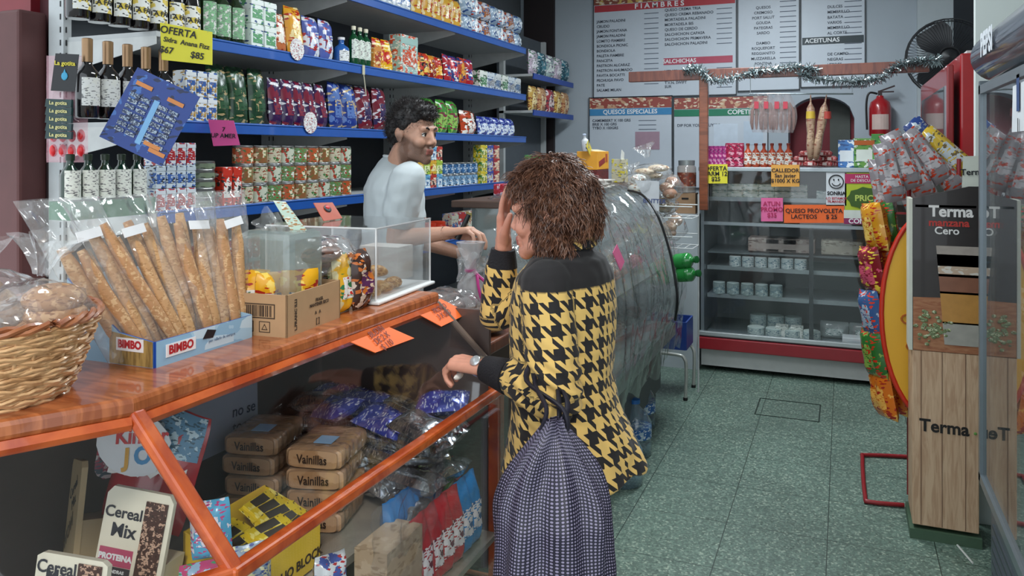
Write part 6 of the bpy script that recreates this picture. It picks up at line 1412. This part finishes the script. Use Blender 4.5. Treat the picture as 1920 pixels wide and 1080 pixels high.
for s_ in (-1,1):
    hp=Vector((WX+.02,WY+s_*.085,.80)); kn=Vector((WX-.01,WY+s_*.09,.45)); an_=Vector((WX+.03,WY+s_*.09,.08))
    B.cap(hp,kn,.085,.058); B.cap(kn,an_,.055,.036); B.cap(an_+Vector((0,0,-.04)),an_+Vector((-.15,0,-.055)),.035,.028,flat=.8)
hdL=Vector((-.93,.16,-.10)); HL=hand_matrix(wrL,(-.93,.20,.02),(-.12,.1,-1))
hand_prims(B,HL,curl=(.75,.95,.55),side=-1,thumb=(.55,.5),spread=.06)
HR=hand_matrix(wrR,(.02,-.05,1),(1,.15,0)); hand_prims(B,HR,curl=(.12,.22,.15),side=-1,thumb=(.7,.25),spread=.05)
me=B.mesh(.0034,3)
def pw_(co,out):
    L=local(co,hM); x,y,z=L.T
    lip=(abs(z+.058)<.011)&(y<-.082)&(abs(x)<.024)&(z>-.12); out[lip,:3]=hexc('#a85a54')
    ck=np.exp(-(((abs(x)-.04)/.025)**2+((z+.02)/.03)**2))*(y<-.02); out[:,:3]=out[:,:3]*(1-.18*ck[:,None])+np.array(hexc('#c8705f'))*.18*ck[:,None]
paint(me,SK,pw_); linkmesh('body',me,[skin_mat(SK)],wo)
# eyes
def eyes(par,M,iris,brow):
    for s_ in (-1,1):
        b=MB(); b.sph((0,0,0),.0118,14,8,M=M@Matrix.Translation((s_*.031,-.0715,.008))); e=b.build('eye',pm('#e0dcd6',.25),par,smooth=True)
        b=MB(); b.sph((0,0,0),(.0058,.0025,.0058),12,6,M=M@Matrix.Translation((s_*.031,-.0822,.008))); b.build('iris',pm(iris,.2),e,smooth=True)
        b=MB(); b.tube([M@Vector(p) for p in ((s_*.014,-.087,.030),(s_*.028,-.088,.037),(s_*.046,-.075,.031))],[.003,.0045,.002],6); b.build('eyebrow',pm(brow,.7),par,smooth=True)
        b=MB(); b.tube([M@Vector(p) for p in ((s_*.019,-.079,.010),(s_*.031,-.0845,.0165),(s_*.044,-.074,.009))],[.0018,.0028,.0018],6); b.build('eyelid',pm(brow,.6),par,smooth=True)
eyes(wo,hM@Matrix.Translation((0,.0045,0)),'#3a2a20','#4a3428')
# hair: curly brown bob
HB=Blob()
T=lambda p:hM@Vector(p)
HBp=[((0,.036,.048),(.088,.094,.090)),((0,.062,.008),(.085,.072,.080)),((0,.048,-.045),(.062,.045,.055)),((.058,.030,-.028),(.030,.044,.085)),((-.058,.030,-.028),(.030,.044,.085)),((0,-.030,.094),(.062,.050,.038)),((0,.02,.10),(.08,.08,.055))]
for c_,r_ in HBp: HB.b.sph((0,0,0),r_,18,12,M=hM@Matrix.Translation(c_))
hm=HB.mesh(.006,4)
def curl_noise(c): 
    p=c*1.0; return .012*noise.noise(p*22)+.010*abs(noise.noise(p*42+Vector((3,1,0))))
wrinkle(hm,curl_noise)
HMAT=None
def hair_mat(c1,c2,rough=.45):
    m,nt,b=newmat('hair'); tc=node(nt,'ShaderNodeTexCoord'); nz=node(nt,'ShaderNodeTexNoise'); nz.inputs['Scale'].default_value=38; nz.inputs['Detail'].default_value=6; nz.inputs['Distortion'].default_value=1.5
    rp=node(nt,'ShaderNodeValToRGB'); e=rp.color_ramp.elements; e[0].position=.35; e[0].color=(*hexc(c1),1); e[1].position=.68; e[1].color=(*hexc(c2),1)
    nt.links.new(tc.outputs['Object'],nz.inputs[0]); nt.links.new(nz.outputs['Fac'],rp.inputs[0]); nt.links.new(rp.outputs[0],b.inputs['Base Color']); b.inputs['Roughness'].default_value=rough
    return m
WH=hair_mat('#3a2018','#8a604a',.38)
hr=linkmesh('hair',hm,[WH],wo)
random.seed(77); vs=[(v.co.copy(),v.normal.copy()) for v in hm.vertices]
def wst(rt):
    p,nrm=rt; L=random.uniform(.035,.065); t=(Vector((0,0,-1))-nrm*Vector((0,0,-1)).dot(nrm)); t=t.normalized() if t.length>.1 else Vector((random.uniform(-1,1),random.uniform(-1,1),0)).normalized()
    sd=t.cross(nrm).normalized(); ph=random.uniform(0,6.28); am=random.uniform(.002,.0055); out=[]; dv=random.uniform(-.5,.5); t=(t+sd*dv).normalized()
    for i in range(9):
        k=i/8; out.append(p+t*L*k+sd*am*math.sin(ph+k*7)+nrm*(.002+.007*math.sin(k*2.6)+am*.8*(1+math.cos(ph+k*7))*k))
    return out
rt=random.sample(vs,min(5200,len(vs)))
strands(rt,wst,5200,.0017).build('hair_curls',WH,hr,smooth=True)
# jacket
def houndstooth():
    m,nt,b=newmat('houndstooth'); uv=node(nt,'ShaderNodeUVMap'); uv.uv_map='UVMap'; sp=node(nt,'ShaderNodeSeparateXYZ'); nt.links.new(uv.outputs[0],sp.inputs[0])
    def M_(op,a,b_=None):
        n=node(nt,'ShaderNodeMath',operation=op)
        for i,v in enumerate((a,b_)):
            if v is None: continue
            if isinstance(v,(int,float)): n.inputs[i].default_value=v
            else: nt.links.new(v,n.inputs[i])
        return n.outputs[0]
    u,v=sp.outputs[0],sp.outputs[1]
    A=M_('LESS_THAN',M_('FRACT',u),.5); C=M_('LESS_THAN',M_('FRACT',v),.5); D=M_('LESS_THAN',M_('FRACT',M_('MULTIPLY',M_('ADD',u,v),2.0)),.5)
    r=M_('ADD',M_('MULTIPLY',D,A),M_('MULTIPLY',M_('SUBTRACT',1.0,D),C))
    at=node(nt,'ShaderNodeAttribute',attribute_name='Col'); r=M_('MULTIPLY',r,at.outputs['Fac'])
    mx=node(nt,'ShaderNodeMix',data_type='RGBA'); nt.links.new(r,mx.inputs[0]); mx.inputs[6].default_value=(*hexc('#1a1719'),1); mx.inputs[7].default_value=(*hexc('#dcb76a'),1)
    nt.links.new(mx.outputs[2],b.inputs['Base Color']); b.inputs['Roughness'].default_value=.85; b.inputs['Sheen Weight'].default_value=.1
    return m
HT=houndstooth()
def uvmap(me,segs,cell,black=None):
    """segs: list of (kind,p0,p1,r): cylinder coordinates around nearest axis; uv in units of pattern repeats"""
    n=len(me.vertices); co=np.empty(n*3); me.vertices.foreach_get('co',co); co=co.reshape(-1,3)
    best=np.full(n,1e9); U=np.zeros(n); V=np.zeros(n); Wd=np.zeros(n)
    for p0,p1,r,ref in segs:
        p0=np.array(p0);p1=np.array(p1); ax=p1-p0; L=np.linalg.norm(ax); ax=ax/L; t=(co-p0)@ax; q=co-p0-np.outer(t,ax); d=np.linalg.norm(q,axis=1)/r + 2*np.maximum(0,np.maximum(-t,t-L))/r
        rf=np.array(ref)-ax*(np.array(ref)@ax); rf/=np.linalg.norm(rf); sf=np.cross(ax,rf)
        th=np.arctan2(q@sf,q@rf); u=th*r/cell; v=t/cell; k=d<best; best[k]=d[k]; U[k]=u[k]; V[k]=v[k]; Wd[k]=2*math.pi*r/cell
    uvl=me.uv_layers.new(name='UVMap'); li=np.empty(len(me.loops),dtype=int); me.loops.foreach_get('vertex_index',li)
    lu=U[li].copy(); lv=V[li]
    ls=np.empty(len(me.polygons),dtype=int); me.polygons.foreach_get('loop_start',ls); lt=np.empty(len(me.polygons),dtype=int); me.polygons.foreach_get('loop_total',lt)
    for s_,c_ in zip(ls,lt):
        w_=lu[s_:s_+c_]
        if w_.max()-w_.min()>3: 
            W=Wd[li[s_]]; lu[s_:s_+c_]=np.where(w_<0,w_+W,w_)
    uvl.data.foreach_set('uv',np.stack([lu,lv],1).ravel())
    ca=me.color_attributes.new('Col','FLOAT_COLOR','POINT'); f=np.ones(n)
    if black is not None: f=1-black(co).astype(float)
    ca.data.foreach_set('color',np.stack([f,f,f,np.ones(n)],1).ravel())
J=Blob()
J.loft([((WX+.03,WY,.735),.185,.20),((WX+.025,WY,.80),.170,.198),((WX+.008,WY,.90),.142,.19),((WX,WY,.98),.132,.185),((WX,WY,1.08),.135,.190),((WX+.005,WY,1.18),.134,.195),((WX+.01,WY,1.255),.120,.188),((WX+.018,WY,1.30),.095,.135),((WX+.015,WY,1.31),.068,.08),((WX+.015,WY,1.335),.062,.068)])
J.cap(shL+Vector((0,.01,.005)),elL,.070,.064); J.cap(elL,wrL+(elL-wrL)*.48,.066,.050); J.cap(shR,elR,.070,.058); J.cap(elR,wrR+(elR-wrR)*.36,.056,.046)
J.cap((WX+.02,1.95,1.245),(WX+.02,2.15,1.245),.062,.062)
jm=J.mesh(.006,6)
def jf(c):
    w_=.007*noise.noise(Vector((c.x*9,c.y*9,c.z*4)))+.004*noise.noise(c*24)
    de=(c-elL).length; w_+=.010*math.exp(-(de/.10)**2)*math.sin((c.z*1.0+c.x*.6)*150)
    if c.z<.84: w_+=.010*math.sin(math.atan2(c.y-WY,c.x-WX)*7)*(.84-c.z)/.1
    return w_
wrinkle(jm,jf)
def blackp(co):
    x,y,z=co.T; yk=(z>1.205+.02*np.sin(x*60)*0)&(x>WX-.075)&(z<1.325)&~((y>2.28))
    return yk&(z>1.238)
uvmap(jm,[((WX,WY,.6),(WX,WY,1.42),.165,(-1,0.3,0)),(shL+Vector((0,-.0,0)),elL,.062,(0,1,0)),(elL,wrL,.055,(0,1,0)),(shR,elR,.06,(0,-1,0)),(elR,wrR,.05,(1,0,0))],.056,blackp)
jk=linkmesh('jacket',jm,[HT],wo)
# stand-up collar
Cc=Blob(); 
cm=MB(); cm.grid(30,4,lambda u,v:(WX+.012+math.cos(u*4.6-2.3)*(.080-.006*v),WY+math.sin(u*4.6-2.3)*(.080-.006*v),1.318+.055*v+.012*math.cos(u*4.6-2.3)))
cm.grid(30,4,lambda u,v:(WX+.012+math.cos(u*4.6-2.3)*(.073-.006*v),WY+math.sin(u*4.6-2.3)*(.073-.006*v),1.318+.055*v+.012*math.cos(u*4.6-2.3)),flip=True)
co_=cm.build('collar',HT,jk,smooth=True); uvmap(co_.data,[((WX,WY,1.2),(WX,WY,1.4),.07,(-1,0,0))],.05)
def cuff(a,b_,r0,r1,par,name='cuff',m=None):
    q=MB(); q.tube([a,a.lerp(b_,.5),b_],[r0,(r0+r1)/2,r1],18); return q.build(name,m or pm('#15141a',.85,bump=.4,scale=200),par,smooth=True)
cuff(wrL+(elL-wrL)*.40,wrL+(elL-wrL)*.07,.047,.035,jk); cuff(wrR+(elR-wrR)*.30,wrR+(elR-wrR)*.04,.045,.035,jk)
# watch
wt=wrL+(wrL-elL).normalized()*.002; ax=(wrL-elL).normalized(); Mw=ax.to_track_quat('Z','Y').to_matrix().to_4x4(); Mw.translation=wt
b=MB(); b.lathe([(.0285,-.008),(.0300,-.008),(.0300,.008),(.0285,.008)],24,M=Mw,sy=.92); wch=b.build('watch_band',pm('#b8b8b4',.3,.9),wo,smooth=True)
up=Vector((0,-.75,.65)); up=(up-ax*up.dot(ax)).normalized(); fc_=wt+up*.030; b=MB(); b.lathe([(.001,-.002),(.014,-.002),(.015,.003),(.012,.005),(.001,.005)],20,M=Matrix.Translation(fc_)@up.to_track_quat('Z','Y').to_matrix().to_4x4()); b.build('watch_face',pm('#c9cdd0',.2,.6),wch,smooth=True)
# trousers
Tr=Blob()
for s_ in (-1,1):
    hp=Vector((WX+.02,WY+s_*.085,.82)); kn=Vector((WX-.005,WY+s_*.09,.45)); an_=Vector((WX+.03,WY+s_*.09,.11)); Tr.cap(hp,kn,.108,.082); Tr.cap(kn,an_,.080,.062)
tm=Tr.mesh(.008,5); wrinkle(tm,lambda c:.008*math.sin(c.z*70+c.x*20)*noise.noise(c*9)+.004*noise.noise(c*20)); linkmesh('trousers',tm,[pm('#d2d2d4',.8,var=.03)],wo)
for s_ in (-1,1):
    b=Blob(); a_=Vector((WX+.03,WY+s_*.09,.045)); b.cap(a_+Vector((.01,0,.0)),a_+Vector((-.14,0,-.008)),.046,.036,flat=1); linkmesh('shoe',b.mesh(.006,3),[pm('#2a2426',.5)],wo)
b=MB(); b.sph((0,0,0),(.007,.02,.009),10,6,M=HL@Matrix.Translation((.07,.01,-.035))); tag(b.build('held_cap',pm('#e6e2da',.4),None,smooth=True),'small white cap held between the woman\'s fingers','cap')
# shopping bag hanging from her left forearm
def bagmat():
    m,nt,b=newmat('dotted_fabric'); tc=node(nt,'ShaderNodeTexCoord'); mp=node(nt,'ShaderNodeMapping'); mp.inputs['Rotation'].default_value=(0,0,0)
    uv=node(nt,'ShaderNodeUVMap'); uv.uv_map='UVMap'; vo=node(nt,'ShaderNodeTexVoronoi'); vo.inputs['Scale'].default_value=1; vo.inputs['Randomness'].default_value=0; nt.links.new(uv.outputs[0],vo.inputs['Vector'])
    st=node(nt,'ShaderNodeMath',operation='LESS_THAN'); st.inputs[1].default_value=.30; nt.links.new(vo.outputs['Distance'],st.inputs[0])
    nz=node(nt,'ShaderNodeTexNoise'); nz.inputs['Scale'].default_value=7; nt.links.new(tc.outputs['Object'],nz.inputs[0])
    c=node(nt,'ShaderNodeMix',data_type='RGBA'); c.inputs[6].default_value=(*hexc('#211f30'),1); c.inputs[7].default_value=(*hexc('#8d86a0'),1)
    nt.links.new(st.outputs[0],c.inputs[0]); nt.links.new(c.outputs[2],b.inputs['Base Color']); b.inputs['Roughness'].default_value=.5; return m
bgc=PX(1040,780,1.80)
sb=thing('shopping_bag','dark navy shopping bag with small pale dots hanging from the woman\'s forearm','bag',(0,0,0))
def bagf(u,v):
    th=2*math.pi*u; z=.98-.56*v; e=min(1,v/.40); wv=(.018+.112*math.sin(e*math.pi/2)**1.1)*(1-.10*max(0,v-.75)*4*0+0)
    if v>.9: wv*=1-.5*((v-.9)/.1)**2
    tk=(.015+.070*e)*(1 if v<.9 else 1-.5*((v-.9)/.1)**2)
    pl=.012*(1-.6*v)*math.sin(th*9+2)*min(1,v*5)+.014*noise.noise(Vector((math.cos(th)*2,math.sin(th)*2,v*4)))
    c=bgc+Vector((0,0,0)); x=math.copysign(abs(math.cos(th))**.85,math.cos(th))*(wv+pl); y=math.sin(th)*(tk+pl)
    p=Vector((c.x,c.y,0))+RIGHT*(x-.006*v)+LOOK*y; p.z=z+.01*noise.noise(Vector((math.cos(th)*3,math.sin(th)*3,v*3))); return p
b=MB(); NU,NV=96,60; b.grid(NU,NV,bagf); o=b.build('bag_body',bagmat(),sb,smooth=True)
uvl=o.data.uv_layers.new(name='UVMap')
for p in o.data.polygons:
    for li in p.loop_indices:
        vi=o.data.loops[li].vertex_index; uvl.data[li].uv=((vi%(NU+1))/NU*105,(vi//(NU+1))/NV*80)
for s_ in (-1,1):
    top=elL.lerp(wrL,.18)+Vector((0,0,.066)); 
    P=[Vector((bgc.x,bgc.y,.955))+RIGHT*(.03*s_)-LOOK*.0,Vector((bgc.x,bgc.y,1.0))+RIGHT*(.018*s_)+LOOK*.01,top+Vector((-.01*s_,-.075,-.03)),top+Vector((-.01*s_,-.01,.008)),top+Vector((-.01*s_,.07,-.03)),Vector((bgc.x,bgc.y+.06,1.0))+RIGHT*(.01*s_),Vector((bgc.x,bgc.y+.03,.955))]
    b=MB(); b.tube(curve(P,5),.009,8,flat=.6); b.build('handle',pm('#1e1c2a',.6),sb,smooth=True)
# ---- man ----
mn=thing('person','young man in white t-shirt with short black hair and beard behind the counter','person',(0,0,0))
MXc,MYc=-1.72,2.875
fM=Vector((.75,.66,0)).normalized(); rM=Vector((.66,-.75,0)).normalized(); rotM=math.atan2(fM.y,fM.x)-R(90) # loft x=side,y=front
mh=PX(776,254,3.22); hM2=Matrix.Translation(mh)@basis(RIGHT*.84-LOOK*.52+Vector((0,0,-.10)))
kM=1.0
cM=Vector((MXc,MYc,0))
def MP(f,r,z): p=cM+fM*f+rM*r; return Vector((p.x,p.y,z))
sR=MP(.02,.175,1.475); eR=PX(742,448,3.16); wR_=PX(838,437,3.12); sL=MP(.02,-.175,1.485); eL=MP(.10,-.24,1.20); wL_=MP(.33,-.10,1.13)
B=Blob(); head_prims(B,hM2,kM)
B.cap(hM2@Vector((0,.03,-.06)),MP(.02,.0,1.50),.057,.068)
rg=[(MP(0,0,.85),.15,.10),(MP(0,0,1.0),.14,.095),(MP(0,0,1.15),.15,.10),(MP(0,0,1.3),.165,.11),(MP(0,0,1.42),.15,.09),(MP(0,0,1.47),.09,.06)]
B.loft([(c,a,b_,rotM) for c,a,b_ in rg])
B.cap(sR,eR,.052,.042); B.cap(eR,wR_,.040,.027); B.cap(sL,eL,.052,.042); B.cap(eL,wL_,.040,.027)
for s_ in (-1,1):
    a_,k_,n_=MP(0,s_*.09,.9),MP(.02,s_*.1,.48),MP(-.01,s_*.1,.08); B.cap(a_,k_,.09,.062); B.cap(k_,n_,.06,.038); B.cap(n_+Vector((0,0,-.04)),n_+fM*.17+Vector((0,0,-.05)),.036,.03)
hand_prims(B,hand_matrix(wR_,(wR_-eR),(.1,-.2,-1)),curl=(.6,.7,.5),side=1,thumb=(.5,.4),spread=.08,k=1.08)
hand_prims(B,hand_matrix(wL_,(wL_-eL),(0,0,-1)),curl=(.6,.7,.5),side=-1,thumb=(.5,.4),spread=.08,k=1.08)
me=B.mesh(.0036,3); SKM=hexc('#c89880')
def pm_(co,out):
    L=local(co,hM2); x,y,z=L.T
    near=(abs(x)<.1)&(abs(y)<.14)&(z>-.16)
    bz=-.030-.0*y+.25*np.maximum(0,np.abs(x)-.05)
    nz_=np.array([noise.noise(Vector(c)*260)*.25 for c in co]) if False else np.sin(co[:,0]*900)*np.sin(co[:,2]*1100)*.12
    jaw=(z<-.034+.45*np.clip(y+.09,0,.09)+0)&(y<.035)&(z>-.125)&near
    edge=np.clip(((-.030+.45*np.clip(y+.09,0,.09))-z)/.02,0,1)*np.clip((.04-y)/.02,0,1); f=np.where(near&(z>-.14),edge*(.66+nz_),0); mus=(abs(z+.038)<.009)&(y<-.075)&(abs(x)<.028); f=np.where(mus,.6,f)
    lipm=(abs(z+.058)<.011)&(y<-.083)&(abs(x)<.022); f=np.where(lipm,0,f)
    out[:,:3]=out[:,:3]*(1-f[:,None])+np.array(hexc('#2c201c'))*f[:,None]; out[lipm,:3]=hexc('#a8645a')
paint(me,SKM,pm_); linkmesh('body',me,[skin_mat(SKM)],mn); eyes(mn,hM2,'#2a1c14','#1c1412')
HB=Blob()
for c_,r_ in [((0,.022,.068),(.082,.096,.072)),((0,.060,.030),(.079,.066,.080)),((0,-.045,.108),(.060,.042,.026)),((.0,.02,.110),(.070,.080,.038)),((.066,.015,.048),(.017,.035,.040)),((-.066,.015,.048),(.017,.035,.040)),((0,-.072,.088),(.050,.022,.018))]: HB.b.sph((0,0,0),r_,18,12,M=hM2@Matrix.Translation(c_))
hm=HB.mesh(.005,4); wrinkle(hm,lambda c:.006*noise.noise(c*40)+.003*noise.noise(c*90)); MH=hair_mat('#0c0a0b','#241c1a',.5); h2=linkmesh('hair',hm,[MH],mn)
random.seed(5); vs=[(v.co.copy(),v.normal.copy()) for v in hm.vertices]
def mst(rt):
    p,n_=rt; d=(n_+Vector((random.uniform(-.7,.7),random.uniform(-.7,.7),random.uniform(-.4,.5)))).normalized(); L=random.uniform(.010,.022); return [p,p+n_*L*.4,p+n_*L*.3+d*L*.6]
strands(random.sample(vs,min(2500,len(vs))),mst,2500,.001).build('hair_tufts',MH,h2)
J=Blob()
rg=[(MP(-.01,0,.88),.185,.135),(MP(-.01,0,1.0),.175,.128),(MP(-.01,0,1.15),.178,.128),(MP(0,0,1.32),.188,.130),(MP(0,0,1.43),.178,.118),(MP(0.01,0,1.50),.135,.092),(MP(.02,0,1.54),.082,.074),(MP(.025,0,1.557),.070,.066)]
J.loft([(c,a,b_,rotM) for c,a,b_ in rg])
sR2=sR.lerp(eR,.60); sL2=sL.lerp(eL,.6)
J.cap(sR+Vector((0,0,-.005)),sR2,.072,.074); J.cap(sL+Vector((0,0,-.005)),sL2,.072,.07)
jm=J.mesh(.007,5); wrinkle(jm,lambda c:.012*noise.noise(Vector((c.x*7,c.y*7,c.z*5)))+.005*noise.noise(c*22)); ts_=linkmesh('t_shirt',jm,[pm('#c4ccce',.8,var=.03)],mn)
b=MB(); nk=MP(.028,0,1.552); b.tube([Vector((nk.x+math.cos(q*.3)*.070,nk.y+math.sin(q*.3)*.066,nk.z-.012*math.cos(q*.3-.7))) for q in range(21)],.006,6,closed=True); b.build('collar_band',pm('#d2d8d8',.8,var=.03),ts_,smooth=True)
Tr=Blob()
for s_ in (-1,1): Tr.cap(MP(0,s_*.09,.92),MP(.02,s_*.1,.48),.108,.08); Tr.cap(MP(.02,s_*.1,.48),MP(-.01,s_*.1,.10),.078,.06)
linkmesh('trousers',Tr.mesh(.009,4),[pm('#23262e',.8)],mn)
kb_=wR_+(wR_-eR).normalized()*.07
b=MB(); b.tube([kb_+Vector((-.02,-.02,-.03)),kb_+Vector((.01,-.01,.035))],[.012,.010],8); b.tube([kb_+Vector((.01,-.01,.035)),kb_+Vector((.022,-.005,.065))],[.011,.009],8); tag(b.build('black_marker',pm('#141416',.4),None,smooth=True),'short black tool held in the man\'s hand','tool')
b=MB(); b.tube(cM and [wR_+(eR-wR_).normalized()*.012+Vector((0,.026*math.cos(q*.52),.026*math.sin(q*.52))) for q in range(12)],.003,5,closed=True); b.build('wristband',pm('#18181a',.6),mn)
